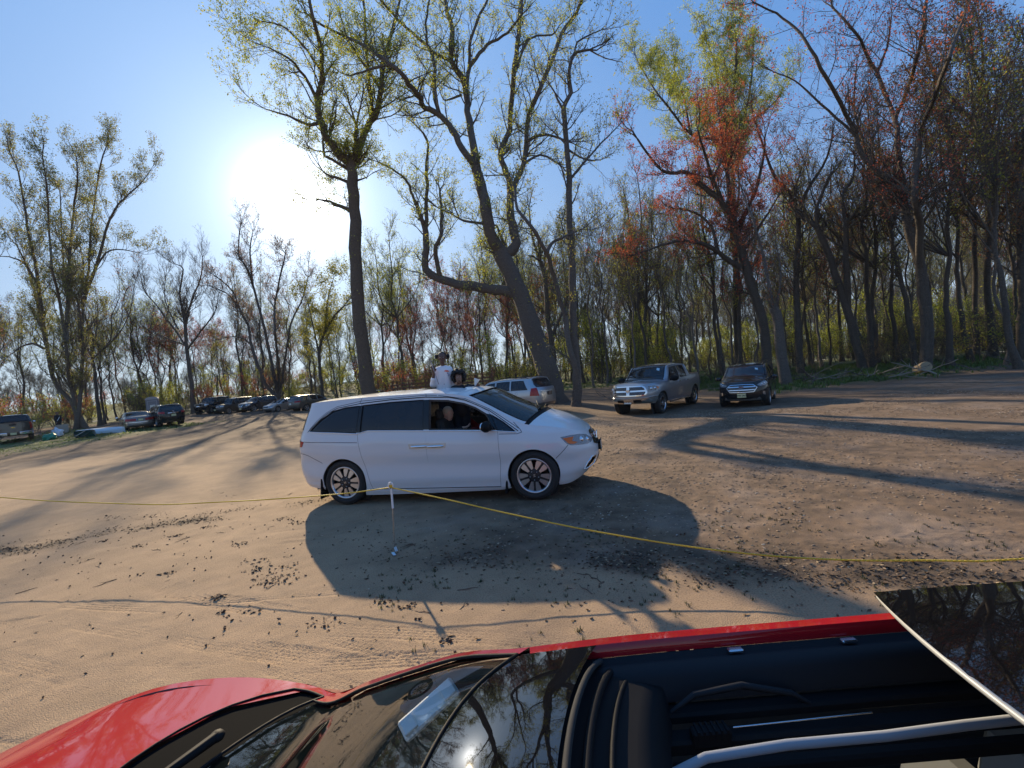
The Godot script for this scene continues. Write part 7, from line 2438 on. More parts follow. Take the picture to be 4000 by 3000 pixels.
func build_toilet() -> void:
	var at := Vector3(-38.85, gh(-38.8, -50.0), -50.0)
	var root := thing("portable_toilet", "grey portable toilet with domed roof and white notice under the trees", "portable toilet", at, deg_to_rad(35))
	var w := 1.12
	var h := 2.05 + 0.3
	var b := MB.new()
	b.cbox(Vector3(0, 0.1, 0), Vector3(w + 0.06, 0.2, w + 0.06), 0.03)
	obj("base", b, MT.toilet_dark, root)
	b = MB.new()
	b.cbox(Vector3(0, 0.2 + (h - 0.2) / 2, 0), Vector3(w, h - 0.2, w), 0.06)
	for k in 5:
		b.cbox(Vector3(w / 2 + 0.005, 1.2, -0.4 + k * 0.2), Vector3(0.03, 1.7, 0.06), 0.01)
	obj("wall", b, MT.toilet_grey, root)
	b = MB.new()
	var rows := PackedVector3Array()
	for i in 9:
		var t := -1.0 + i / 4.0
		for j in 5:
			var s := -1.0 + j / 2.0
			rows.append(Vector3(t * (w / 2 + 0.04), h + 0.24 * sqrt(maxf(0.0, 1.0 - t * t * 0.98)), s * (w / 2 + 0.04)))
	b.sheet(rows, 5)
	for s in [-1.0, 1.0]:
		var pl := PackedVector2Array()
		for i in 9:
			var t := -1.0 + i / 4.0
			pl.append(Vector2(t * (w / 2 + 0.04), h + 0.24 * sqrt(maxf(0.0, 1.0 - t * t * 0.98))))
		pl.append(Vector2(w / 2 + 0.04, h - 0.05))
		pl.append(Vector2(-w / 2 - 0.04, h - 0.05))
		b.extrude(pl, 0.03, Basis.IDENTITY, Vector3(0, 0, s * (w / 2 + 0.02) - 0.015))
	obj("roof", b, MT.toilet_pale, root)
	b = MB.new()
	b.cbox(Vector3(0, 1.15, w / 2 + 0.012), Vector3(0.72, 1.85, 0.03), 0.012)
	var d := obj("door", b, MT.toilet_grey, root)
	b = MB.new()
	for s in [-1.0, 1.0]:
		b.cbox(Vector3(0.385 * s, 1.15, w / 2 + 0.02), Vector3(0.05, 1.95, 0.05), 0.012)
	b.cbox(Vector3(0, 2.13, w / 2 + 0.02), Vector3(0.82, 0.06, 0.05), 0.012)
	obj("door_frame", b, MT.toilet_pale, d)
	b = MB.new()
	b.box(Vector3(0.0, 1.5, w / 2 + 0.03), Vector3(0.42, 0.42, 0.006))
	obj("notice", b, MT.plate_white, d)
	for s in [0.25, -0.25]:
		b = MB.new()
		for k in 3:
			b.cbox(Vector3(w / 2 + 0.02, 2.1 - k * 0.07, s), Vector3(0.03, 0.03, 0.36), 0.008)
		obj("vent", b, MT.toilet_dark, root)

func canoe(called: String, label: String, at: Vector3, turn: float, length: float, m: Material, roll: float, flip: bool) -> void:
	var root := thing(called, label, "canoe", at, turn)
	var hull := MB.new()
	var rows := PackedVector3Array()
	var gun := [PackedVector3Array(), PackedVector3Array()]
	for i in 25:
		var t := -1.0 + i / 12.0
		var hw := 0.43 * pow(maxf(0.0, 1.0 - pow(absf(t), 2.4)), 0.7)
		var rise := 0.13 * pow(absf(t), 4.0)
		var keel := 0.05 * pow(absf(t), 3.0)
		for j in 11:
			var a := PI * j / 10.0
			var y := 0.34 * (1.0 - pow(sin(a), 0.7)) + rise * (1.0 - sin(a)) + keel
			rows.append(Vector3(t * length / 2, y, -cos(a) * hw))
		gun[0].append(Vector3(t * length / 2, 0.34 + rise + keel, -hw))
		gun[1].append(Vector3(t * length / 2, 0.34 + rise + keel, hw))
	hull.sheet(rows, 11)
	var b := Basis(Vector3.RIGHT, roll + (PI if flip else 0.0))
	var lift := Vector3(0, 0.5 if flip else 0.0, 0)
	var o := obj("hull", hull, m, root)
	o.basis = b
	o.position = lift
	for g in gun:
		var e := MB.new()
		var r := PackedFloat32Array()
		for k in g.size():
			r.append(0.018)
		e.tube(g, r, 6)
		var eo := obj("gunwale", e, MT.black_plastic if not flip else MT.dull_chrome, root)
		eo.basis = b
		eo.position = lift
	for x in [-0.28, 0.28]:
		var th := MB.new()
		th.cbox(Vector3(x * length, 0.33, 0), Vector3(0.22, 0.02, 0.72), 0.005)
		var to := obj("thwart", th, MT.deck_wood_pale, root)
		to.basis = b
		to.position = lift

func lumpy(seed_: int, size: Vector3, tie: bool) -> MB:
	var mb := MB.new()
	var f := FastNoiseLite.new()
	f.seed = seed_
	f.frequency = 1.4
	var rows := PackedVector3Array()
	for a in 17:
		var th := PI * a / 16.0
		for e in 25:
			var ph := TAU * (e % 24) / 24.0
			var d := Vector3(sin(th) * cos(ph), cos(th), sin(th) * sin(ph))
			var q := d * (0.78 + 0.5 * f.get_noise_3dv(d * 1.0) + 0.25 * f.get_noise_3dv(d * 2.6))
			if tie and d.y > 0.75:
				q *= Vector3(0.7, 1.15, 0.7)
			q.y = maxf(q.y, -0.62)
			rows.append((q + Vector3(0, 0.62, 0)) * size)
	mb.sheet(rows, 25)
	var m := mb.v.size()
	for k in m:
		if mb.n[k].dot(mb.v[k] - Vector3(0, 0.5, 0) * size) < 0:
			mb.n[k] = -mb.n[k]
	return mb

func build_props() -> void:
	build_rope()
	build_boardwalk()
	picnic_table(Vector3(-11.9, gh(-11.9, -36.0) + 0.55, -36.0), 0.12, "dark green picnic table standing left of the wooden boardwalk")
	# low plinth of packed earth under the table
	build_toilet()
	canoe("white_canoe", "white canoe lying upside down in front of the pewter saloon", Vector3(-31.9, gh(-31.9, -35.6), -35.6), deg_to_rad(-2), 3.9, MT.white_hull, 0.15, true)
	canoe("green_canoe", "dark green canoe resting on the grass beside the white one", Vector3(-31.5, gh(-31.5, -34.1), -34.1), deg_to_rad(-30), 3.1, MT.green_hull, 0.5, false)
	var o := obj("white_sack", lumpy(5, Vector3(0.52, 0.42, 0.4), true), MT.white_cloth)
	o.position = Vector3(-36.6, gh(-36.6, -37.0) - 0.03, -37.0)
	tag(o, "lumpy white plastic sack on the grass by the many-stemmed tree", "sack")
	o = obj("green_sack", lumpy(8, Vector3(0.5, 0.35, 0.42), false), MT.green_cloth)
	o.position = Vector3(-34.4, gh(-34.4, -34.2) - 0.03, -34.2)
	tag(o, "bright teal green sack lying in the grass beside the white sack", "sack")
	var bd := MB.new()
	bd.cbox(Vector3(0, 0.36, 0), Vector3(0.75, 0.72, 0.05), 0.015, Basis(Vector3.RIGHT, -0.35))
	o = obj("beige_board", bd, MT.deck_wood_pale)
	o.position = Vector3(-37.3, gh(-37.3, -38.2), -38.2)
	o.rotation.y = 0.7
	tag(o, "pale beige board leaning at the foot of the many-stemmed tree", "board")
	# blue tarpaulin behind the black crossover
	var tp := MB.new()
	var rows := PackedVector3Array()
	for i in 11:
		for j in 6:
			rows.append(Vector3(i * 0.32, 0.75 * sin(PI * j / 5.0) + 0.06 * nz.get_noise_2d(i * 60.0, j * 60.0), j * 0.26))
	tp.sheet(rows, 6)
	o = obj("blue_tarpaulin", tp, MT.blue_tarp)
	o.position = Vector3(-36.6, gh(-36.6, -44.5) + 0.05, -44.5)
	tag(o, "blue tarpaulin draped low behind the pewter saloon", "tarpaulin")
	# sawn log on the brush bank
	var lg := MB.new()
	lg.lathe(PackedVector2Array([Vector2(0.0, 0.45), Vector2(0.2, 0.45), Vector2(0.26, 0.43), Vector2(0.28, 0.2), Vector2(0.27, -0.2), Vector2(0.28, -0.45)]), 18, Basis(Vector3.RIGHT, PI / 2 - 0.25) * Basis(Vector3.UP, 0.4), Vector3(0, 0.3, 0))
	var lt := thing("sawn_log", "short straw-coloured log end lying left of the big right-hand trunk", "log", Vector3(21.3, gh(21.3, -24.0), -24.0), -0.35)
	obj("bark", lg, MT.log_bark, lt)
	lg = MB.new()
	lg.lathe(PackedVector2Array([Vector2(0.0, 0.456), Vector2(0.24, 0.456)]), 18, Basis(Vector3.RIGHT, PI / 2 - 0.25) * Basis(Vector3.UP, 0.4), Vector3(0, 0.3, 0))
	obj("cut_face", lg, MT.log_face, lt)
	# fallen branches on the bank at the wood's edge
	var br := RandomNumberGenerator.new()
	br.seed = 77
	var where := ["in the brush between the pickup and the crossover", "on the bank right of the split trunk", "before the big right-hand tree"]
	for k in 42:
		var zone := k % 3
		var x: float = [br.randf_range(5.0, 14.0), br.randf_range(15.0, 20.0), br.randf_range(19.0, 27.0)][zone]
		var z: float = [br.randf_range(-30.0, -24.5), br.randf_range(-28.0, -24.5), br.randf_range(-27.0, -22.5)][zone]
		var mb := MB.new()
		var l := br.randf_range(0.8, 2.6)
		var p := PackedVector3Array()
		var r := PackedFloat32Array()
		var r0 := br.randf_range(0.015, 0.05)
		var tilt := br.randf_range(0.0, 0.5)
		for j in 6:
			p.append(Vector3(l * (j / 5.0 - 0.5), r0 + l * tilt * j / 5.0 + br.randf_range(-0.04, 0.04), br.randf_range(-0.08, 0.08)))
			r.append(lerpf(r0, r0 * 0.35, j / 5.0))
		mb.tube(p, r, 6)
		for j in 3:
			var q := p[br.randi_range(1, 4)]
			mb.rod(q, q + Vector3(br.randf_range(0.1, 0.5), br.randf_range(0.1, 0.5), br.randf_range(-0.4, 0.4)), r0 * 0.5, r0 * 0.15, 5)
		var ob := obj("fallen_branch", mb, MT.bark_grey if k % 2 else MT.dead_wood)
		ob.position = Vector3(x, gh(x, z), z)
		ob.rotation.y = br.randf() * TAU
		tag(ob, "dead branch lying %s" % where[zone], "branch", "dead branches lying %s" % where[zone])
	# galvanised rail on the far bank
	var gr := thing("guard_rail", "long pale roadside rail on the bank beyond the far cars", "guard rail", Vector3(-40, 0, -95))
	var beam := MB.new()
	for k in 20:
		var xa := -26.0 + k * 2.9
		var ya := 0.0
		for q in [xa]:
			var p0 := Vector3(q, 1.96 + (q + 26.0) * 0.0265, 0)
			var p1 := Vector3(q + 2.9, 1.96 + (q + 28.9) * 0.0265, 0)
			var c := (p0 + p1) / 2
			beam.cbox(c, Vector3(2.92, 0.17, 0.07), 0.02, Basis(Vector3.BACK, atan2(p1.y - p0.y, 2.9)))
			beam.cbox(c + Vector3(0, 0.18, 0), Vector3(2.92, 0.15, 0.07), 0.02, Basis(Vector3.BACK, atan2(p1.y - p0.y, 2.9)))
		var po := MB.new()
		var ph := 1.96 + (xa + 26.0) * 0.0265
		var gy := gh(xa - 40.0, -95.1)
		po.box(Vector3(xa, (ph + gy - 0.4) / 2, -0.1), Vector3(0.12, ph - gy + 0.6, 0.12))
		obj("post", po, MT.bark_grey, gr)
	obj("beam", beam, MT.galvanised, gr)
# ---------------------------------------------------------------- people
# smooth union of tapered capsules, meshed as surface nets. bone: [from, to, r0, r1]
func nets(bones: Array, cell: float, soft: float) -> MB:
	var lo := Vector3.ONE * 1e9
	var hi := Vector3.ONE * -1e9
	for b in bones:
		var r := maxf(b[2], b[3]) + soft + cell * 2
		for e in 2:
			lo = lo.min(b[e] - Vector3.ONE * r)
			hi = hi.max(b[e] + Vector3.ONE * r)
	var n := Vector3i(((hi - lo) / cell).ceil()) + Vector3i.ONE
	var f := PackedFloat32Array()
	f.resize(n.x * n.y * n.z)
	f.fill(1.0)
	for b in bones:
		var a: Vector3 = b[0]
		var d: Vector3 = b[1] - b[0]
		var dd := maxf(d.length_squared(), 1e-9)
		var r := maxf(b[2], b[3]) + soft * 2 + cell * 2
		var l0 := Vector3i(((a.min(b[1]) - Vector3.ONE * r - lo) / cell).floor()).clamp(Vector3i.ZERO, n - Vector3i.ONE)
		var h0 := Vector3i(((a.max(b[1]) + Vector3.ONE * r - lo) / cell).ceil()).clamp(Vector3i.ZERO, n - Vector3i.ONE)
		for z in range(l0.z, h0.z + 1):
			for y in range(l0.y, h0.y + 1):
				for x in range(l0.x, h0.x + 1):
					var p := lo + Vector3(x, y, z) * cell
					var t := clampf((p - a).dot(d) / dd, 0.0, 1.0)
					var s := p.distance_to(a + d * t) - lerpf(b[2], b[3], t)
					var i := (z * n.y + y) * n.x + x
					var o := f[i]
					var h := maxf(soft - absf(o - s), 0.0) / soft
					f[i] = minf(o, s) - h * h * soft * 0.25
	var mb := MB.new()
	var id := PackedInt32Array()
	id.resize(f.size())
	id.fill(-1)
	var st := [1, n.x, n.x * n.y]
	for z in n.z - 1:
		for y in n.y - 1:
			for x in n.x - 1:
				var i := (z * n.y + y) * n.x + x
				var inside := 0
				for c in 8:
					if f[i + (c & 1) + ((c >> 1) & 1) * st[1] + (c >> 2) * st[2]] < 0:
						inside += 1
				if inside == 0 or inside == 8:
					continue
				var acc := Vector3.ZERO
				var cnt := 0
				for c in 8:
					for ax in 3:
						if c & (1 << ax):
							continue
						var e := c | (1 << ax)
						var f0 := f[i + (c & 1) + ((c >> 1) & 1) * st[1] + (c >> 2) * st[2]]
						var f1 := f[i + (e & 1) + ((e >> 1) & 1) * st[1] + (e >> 2) * st[2]]
						if (f0 < 0) != (f1 < 0):
							var p := Vector3(c & 1, (c >> 1) & 1, c >> 2)
							p[ax] += f0 / (f0 - f1)
							acc += p
							cnt += 1
				var g := Vector3(f[i + 1] - f[i], f[i + st[1]] - f[i], f[i + st[2]] - f[i])
				var far: int = i + 1 + st[1] + st[2]
				g += Vector3(f[far] - f[far - 1], f[far] - f[far - st[1]], f[far] - f[far - st[2]])
				id[i] = mb.vert(lo + (Vector3(x, y, z) + acc / cnt) * cell, g.normalized())
	for z in range(1, n.z - 1):
		for y in range(1, n.y - 1):
			for x in range(1, n.x - 1):
				var i := (z * n.y + y) * n.x + x
				for ax in 3:
					if (f[i] < 0) == (f[i + st[ax]] < 0):
						continue
					var u: int = st[(ax + 1) % 3]
					var w: int = st[(ax + 2) % 3]
					var q := [id[i], id[i - u], id[i - u - w], id[i - w]]
					if q.min() < 0:
						continue
					mb.tri(q[0], q[1], q[2])
					mb.tri(q[0], q[2], q[3])
	return mb

# bones of a hand: wrist, direction of the fingers, direction of the palm's face, curl
func hand(w: Vector3, d: Vector3, palm: Vector3, curl: float, sc: float, thumb_side: float) -> Array:
	var b := []
	var side := d.cross(palm).normalized()
	var k := w + d * 0.075 * sc
	b.append([w, w + d * 0.02 * sc, 0.021 * sc, 0.024 * sc])
	for i in 4:
		var off := side * (i - 1.5) * 0.019 * sc
		b.append([w + d * 0.015 * sc + off * 0.6, k + off, 0.014 * sc, 0.0125 * sc])
		var l: float = [0.03, 0.036, 0.034, 0.026][i] * sc
		var p := k + off
		var dir := d
		for j in 3:
			dir = dir.rotated(side, -curl * (0.55 + 0.25 * j)).normalized()
			var q: Vector3 = p + dir * l * [1.0, 0.72, 0.55][j]
			b.append([p, q, (0.0105 - 0.001 * j) * sc, (0.0098 - 0.001 * j) * sc])
			p = q
	var t0 := w + d * 0.018 * sc + side * 0.024 * thumb_side * sc
	var t1 := t0 + (d * 0.55 + side * thumb_side * 0.6 + palm * 0.5).normalized() * 0.036 * sc
	var t2 := t1 + (d * 0.7 + palm * 0.6 - side * thumb_side * 0.2).normalized() * 0.028 * sc
	b.append([t0, t1, 0.013 * sc, 0.011 * sc])
	b.append([t1, t2, 0.011 * sc, 0.009 * sc])
	return b

# bones of a head looking along +z, centre c (middle of the skull), scale 1 = adult 0.23 m tall
func head(c: Vector3, sc: float, b: Basis, open_mouth := false) -> Array:
	var r := []
	var at := func(x: float, y: float, z: float) -> Vector3:
		return c + b * (Vector3(x, y, z) * sc)
	r.append([at.call(0, 0.035, -0.015), at.call(0, 0.03, 0.012), 0.078 * sc, 0.074 * sc])
	r.append([at.call(0, 0.0, 0.02), at.call(0, -0.06, 0.035), 0.066 * sc, 0.05 * sc])
	r.append([at.call(-0.022, -0.085, 0.05), at.call(0.022, -0.085, 0.05), 0.028 * sc, 0.028 * sc])
	r.append([at.call(0, 0.012, 0.086), at.call(0, -0.022, 0.098), 0.009 * sc, 0.014 * sc])
	for s in [-1.0, 1.0]:
		r.append([at.call(0.079 * s, 0.012, -0.005), at.call(0.083 * s, -0.028, -0.005), 0.014 * sc, 0.01 * sc])
		r.append([at.call(0.02 * s, 0.03, 0.08), at.call(0.045 * s, 0.028, 0.07), 0.011 * sc, 0.011 * sc])
		r.append([at.call(0.035 * s, -0.025, 0.06), at.call(0.04 * s, -0.04, 0.05), 0.024 * sc, 0.022 * sc])
	r.append([at.call(-0.016, -0.053 - (0.008 if not open_mouth else 0.0), 0.086), at.call(0.016, -0.053 - (0.008 if not open_mouth else 0.0), 0.086), 0.009 * sc, 0.009 * sc])
	return r

func face_bits(root: Node3D, c: Vector3, sc: float, b: Basis, open_mouth: bool, lip: Material) -> void:
	var at := func(x: float, y: float, z: float) -> Vector3:
		return c + b * (Vector3(x, y, z) * sc)
	for s in [-1.0, 1.0]:
		var e := MB.new()
		e.ball(at.call(0.031 * s, 0.01, 0.079), Vector3(0.0125, 0.008, 0.008) * sc, 10, b)
		var eo := obj("eye", e, MT.eye_white, root)
		var i := MB.new()
		i.ball(at.call(0.031 * s, 0.01, 0.0855), Vector3(0.0055, 0.0055, 0.003) * sc, 8, b)
		obj("iris", i, MT.ink, eo)
	var m := MB.new()
	if open_mouth:
		m.ball(at.call(0, -0.064, 0.083), Vector3(0.017, 0.019, 0.012) * sc, 12, b)
		obj("mouth", m, MT.mouth_dark, root)
	else:
		m.ball(at.call(0, -0.06, 0.09), Vector3(0.022, 0.006, 0.008) * sc, 12, b)
		obj("mouth", m, lip, root)

func curls(c: Vector3, r: Vector3, n: int, size: float, seed_: int, cut: Callable) -> MB:
	var mb := MB.new()
	var g := RandomNumberGenerator.new()
	g.seed = seed_
	for k in n:
		var d := Vector3(g.randf_range(-1, 1), g.randf_range(-1, 1), g.randf_range(-1, 1)).normalized()
		if not cut.call(d):
			continue
		var p := c + d * r * g.randf_range(0.72, 1.02)
		mb.ball(p, Vector3.ONE * size * g.randf_range(0.7, 1.3), 6)
	return mb

func build_people() -> void:
	var facing := Basis(Vector3.UP, 0.06)
	# --- the girl in white, standing up through the minivan's sunroof
	var root := thing("person", "child in white long-sleeved top standing through the sunroof, stick raised", "person", Vector3(-1.16, 1.72, -8.0), 0.05)
	var wr := Vector3(-0.15, 0.315, 0.13)
	var hc := Vector3(0.0, 0.545, 0.02)
	var skin := [[Vector3(0, 0.36, 0), Vector3(0, 0.46, 0.005), 0.04, 0.038]]
	skin.append_array(head(hc, 0.86, Basis.IDENTITY))
	skin.append([Vector3(-0.175, 0.2, 0.1), wr, 0.028, 0.021])
	skin.append_array(hand(wr, Vector3(-0.1, 0.98, 0.1).normalized(), Vector3(0.3, 0, 0.95).normalized(), 0.75, 0.85, 1.0))
	# the rest of the body, inside the van
	skin.append([Vector3(0, 0.36, 0), Vector3(0, 0.1, 0), 0.06, 0.08])
	skin.append([Vector3(0, 0.1, 0), Vector3(0, -0.05, 0), 0.08, 0.085])
	skin.append([Vector3(-0.1, 0.34, 0), Vector3(-0.19, 0.1, 0.04), 0.035, 0.03])
	skin.append([Vector3(-0.19, 0.1, 0.04), Vector3(-0.175, 0.2, 0.1), 0.03, 0.028])
	skin.append([Vector3(0.1, 0.34, 0), Vector3(0.15, 0.1, -0.02), 0.035, 0.03])
	skin.append([Vector3(0.15, 0.1, -0.02), Vector3(0.12, -0.08, 0.03), 0.028, 0.022])
	skin.append_array(hand(Vector3(0.12, -0.08, 0.03), Vector3(-0.1, -0.98, 0.1).normalized(), Vector3(-1, 0, 0), 0.4, 0.8, 1.0))
	for s in [-1.0, 1.0]:
		skin.append([Vector3(0.055 * s, -0.05, 0), Vector3(0.07 * s, -0.36, 0.01), 0.068, 0.045])
		skin.append([Vector3(0.07 * s, -0.36, 0.01), Vector3(0.07 * s, -0.69, -0.01), 0.045, 0.032])
		skin.append([Vector3(0.07 * s, -0.7, -0.01), Vector3(0.07 * s, -0.715, 0.09), 0.03, 0.026])
	var body := obj("body", nets(skin, 0.009, 0.014), MT.skin_dark, root)
	face_bits(root, hc, 0.86, Basis.IDENTITY, false, MT.lip_dark)
	var sh := [[Vector3(-0.02, 0.35, 0), Vector3(0.02, 0.35, 0), 0.07, 0.07], [Vector3(-0.075, 0.33, 0), Vector3(0.075, 0.33, 0), 0.068, 0.068], [Vector3(-0.05, 0.3, 0.01), Vector3(-0.055, 0.02, 0.01), 0.085, 0.082], [Vector3(0.05, 0.3, 0.01), Vector3(0.055, 0.02, 0.01), 0.085, 0.082], [Vector3(-0.055, 0.02, 0), Vector3(0.055, -0.06, 0), 0.088, 0.09],
		[Vector3(-0.105, 0.335, 0), Vector3(-0.19, 0.1, 0.04), 0.052, 0.05], [Vector3(-0.19, 0.1, 0.04), Vector3(-0.178, 0.19, 0.095), 0.05, 0.042], [Vector3(0.105, 0.335, 0), Vector3(0.155, 0.1, -0.02), 0.052, 0.048], [Vector3(0.155, 0.1, -0.02), Vector3(0.125, -0.06, 0.025), 0.046, 0.036]]
	var shirt := obj("shirt", nets(sh, 0.009, 0.03), MT.white_cloth, root)
	# prints on the chest: an orange flourish over a grey figure
	var pr := MB.new()
	var orn := [[0.035, 0.315, 0.018, 0.008], [0.052, 0.322, 0.02, 0.009], [0.072, 0.318, 0.018, 0.009], [0.088, 0.308, 0.016, 0.009], [0.06, 0.304, 0.02, 0.007]]
	for q in orn:
		pr.ball(Vector3(q[0], q[1], 0.093 - 0.25 * (q[0] - 0.05) * (q[0] - 0.05) * 10.0), Vector3(q[2], q[3], 0.006), 10)
	obj("orange_print", pr, MT.orange_print, shirt)
	pr = MB.new()
	for q in [[0.075, 0.275, 0.016, 0.018], [0.09, 0.25, 0.012, 0.014], [0.085, 0.235, 0.009, 0.016]]:
		pr.ball(Vector3(q[0], q[1], 0.09), Vector3(q[2], q[3], 0.008), 10)
	obj("grey_print", pr, MT.grey_print, shirt)
	var tr := []
	for s in [-1.0, 1.0]:
		tr.append([Vector3(0.06 * s, -0.06, 0), Vector3(0.07 * s, -0.36, 0.01), 0.085, 0.06])
		tr.append([Vector3(0.07 * s, -0.36, 0.01), Vector3(0.07 * s, -0.66, -0.01), 0.06, 0.05])
	obj("leggings", nets(tr, 0.016, 0.02), MT.dark_cloth, root)
	var hr := MB.new()
	hr.ball(hc + Vector3(0, 0.034, -0.018), Vector3(0.075, 0.076, 0.077), 18)
	for s in [-1.0, 1.0]:
		hr.ball(hc + Vector3(0.088 * s, 0.03, -0.03), Vector3(0.03, 0.034, 0.034), 10)
	var hcut := func(d: Vector3) -> bool: return true
	var c1 := curls(hc + Vector3(0.095, 0.02, -0.03), Vector3(0.034, 0.04, 0.036), 60, 0.011, 4, hcut)
	var c2 := curls(hc + Vector3(-0.095, 0.03, -0.03), Vector3(0.034, 0.04, 0.036), 60, 0.011, 6, hcut)
	obj("hair", hr, MT.hair_black, root)
	obj("hair_puff", c1, MT.hair_black, root)
	obj("hair_puff", c2, MT.hair_black, root)
	# her stick
	var stx := MB.new()
	stx.tube(PackedVector3Array([Vector3(-0.085, 0.10, 0.17), Vector3(-0.13, 0.3, 0.165), Vector3(-0.165, 0.42, 0.17), Vector3(-0.2, 0.56, 0.165)]), PackedFloat32Array([0.006, 0.007, 0.008, 0.006]), 8)
	var st := obj("bubble_wand", stx, MT.wand_grey)
	st.position = Vector3(-1.16, 1.72, -8.0)
	st.rotation.y = 0.05
	tag(st, "slim grey stick held up by the child in white", "stick")
	# --- the curly-haired child beside her
	root = thing("person", "curly-haired child in dark jacket leaning on the minivan roof, mouth open", "person", Vector3(-0.9, 1.735, -7.93), 0.12)
	hc = Vector3(0, 0.16, 0.02)
	var hb := Basis(Vector3.RIGHT, -0.12)
	skin = [[Vector3(0, 0.0, -0.02), Vector3(0, 0.09, 0.0), 0.04, 0.038]]
	skin.append_array(head(hc, 0.82, hb, true))
	skin.append([Vector3(0, 0.0, -0.02), Vector3(0, -0.4, -0.04), 0.07, 0.085])
	skin.append([Vector3(0.1, -0.02, 0), Vector3(0.15, -0.01, 0.11), 0.034, 0.03])
	skin.append([Vector3(0.15, -0.01, 0.11), Vector3(0.245, 0.0, 0.15), 0.028, 0.021])
	skin.append_array(hand(Vector3(0.245, 0.0, 0.15), Vector3(0.9, 0.3, 0.2).normalized(), Vector3(0.2, 0.3, -0.9).normalized(), 0.7, 0.8, -1.0))
	skin.append([Vector3(-0.1, -0.02, 0), Vector3(-0.12, -0.25, 0.02), 0.034, 0.028])
	for s in [-1.0, 1.0]:
		skin.append([Vector3(0.055 * s, -0.4, -0.04), Vector3(0.07 * s, -0.7, 0.0), 0.07, 0.045])
		skin.append([Vector3(0.07 * s, -0.7, 0.0), Vector3(0.07 * s, -0.98, -0.02), 0.045, 0.033])
	obj("body", nets(skin, 0.010, 0.014), MT.skin_brown, root)
	face_bits(root, hc, 0.82, hb, true, MT.lip_dark)
	sh = [[Vector3(-0.08, -0.03, -0.01), Vector3(0.08, -0.03, -0.01), 0.07, 0.07], [Vector3(0, -0.05, -0.02), Vector3(0, -0.42, -0.03), 0.1, 0.115], [Vector3(0.1, -0.02, 0), Vector3(0.15, -0.005, 0.11), 0.055, 0.05], [Vector3(0.15, -0.005, 0.11), Vector3(0.235, 0.0, 0.147), 0.048, 0.038], [Vector3(-0.1, -0.02, 0), Vector3(-0.12, -0.25, 0.02), 0.055, 0.045]]
	obj("jacket", nets(sh, 0.011, 0.03), MT.dark_cloth, root)
	tr = []
	for s in [-1.0, 1.0]:
		tr.append([Vector3(0.055 * s, -0.42, -0.04), Vector3(0.07 * s, -0.7, 0.0), 0.092, 0.066])
		tr.append([Vector3(0.07 * s, -0.7, 0.0), Vector3(0.07 * s, -0.95, -0.02), 0.064, 0.052])
	obj("trousers", nets(tr, 0.018, 0.03), MT.ink_cloth, root)
	var ccut := func(d: Vector3) -> bool: return not (d.z > 0.35 and d.y < 0.45 and absf(d.x) < 0.75) and d.y > -0.75
	obj("hair", curls(hc + Vector3(0, 0.03, -0.02), Vector3(0.125, 0.125, 0.12), 520, 0.02, 9, ccut), MT.hair_black, root)
	# the paper cone in that hand
	var cn := MB.new()
	cn.lathe(PackedVector2Array([Vector2(0.012, 0.0), Vector2(0.05, 0.12), Vector2(0.046, 0.118), Vector2(0.01, 0.006)]), 16, Basis(Vector3.BACK, -0.35), Vector3.ZERO)
	var co := obj("paper_cone", cn, MT.white_plastic)
	co.position = Vector3(-0.62, 1.745, -7.78)
	tag(co, "white paper cone held over the minivan windscreen", "paper cone")
	# --- the passenger at the open-looking front window
	var vt := Transform3D(Basis(Vector3.UP, deg_to_rad(-12.8)), Vector3(-1.106, 0, -8.05))
	root = thing("person", "light-haired person in dark jacket bending forward inside the minivan window", "person", vt * Vector3(0.02, 0.72, 0.36), deg_to_rad(-12.8))
	var fwd := Basis(Vector3.UP, PI / 2 - 0.35) * Basis(Vector3.RIGHT, 0.3)
	hc = Vector3(0.07, 0.6, 0.0)
	skin = [[Vector3(-0.02, 0.4, 0), Vector3(0.03, 0.52, 0), 0.05, 0.048]]
	skin.append_array(head(hc, 0.95, fwd))
	skin.append([Vector3(-0.02, 0.4, 0), Vector3(-0.1, 0.0, 0), 0.1, 0.12])
	skin.append([Vector3(0.0, 0.36, 0.14), Vector3(0.18, 0.26, 0.2), 0.05, 0.042])
	skin.append([Vector3(0.18, 0.26, 0.2), Vector3(0.34, 0.36, 0.12), 0.04, 0.028])
	skin.append_array(hand(Vector3(0.34, 0.36, 0.12), Vector3(0.95, 0.2, -0.2).normalized(), Vector3(0.2, -0.95, 0).normalized(), 0.5, 1.0, 1.0))
	for s in [-1.0, 1.0]:
		skin.append([Vector3(-0.1, 0.0, 0.09 * s), Vector3(0.32, 0.04, 0.11 * s), 0.085, 0.06])
		skin.append([Vector3(0.32, 0.04, 0.11 * s), Vector3(0.42, -0.34, 0.11 * s), 0.055, 0.042])
		skin.append([Vector3(0.42, -0.36, 0.11 * s), Vector3(0.56, -0.37, 0.11 * s), 0.038, 0.032])
	skin.append([Vector3(0.0, 0.36, -0.14), Vector3(0.2, 0.22, -0.16), 0.05, 0.04])
	obj("body", nets(skin, 0.0125, 0.018), MT.skin_pale, root)
	face_bits(root, hc, 0.95, fwd, false, MT.lip_pale)
	sh = [[Vector3(0, 0.36, -0.13), Vector3(0, 0.36, 0.13), 0.085, 0.085], [Vector3(-0.02, 0.34, 0), Vector3(-0.1, -0.02, 0), 0.15, 0.16], [Vector3(0.0, 0.36, 0.14), Vector3(0.18, 0.26, 0.2), 0.07, 0.062], [Vector3(0.18, 0.26, 0.2), Vector3(0.32, 0.345, 0.13), 0.06, 0.045], [Vector3(0.0, 0.36, -0.14), Vector3(0.2, 0.22, -0.16), 0.07, 0.06]]
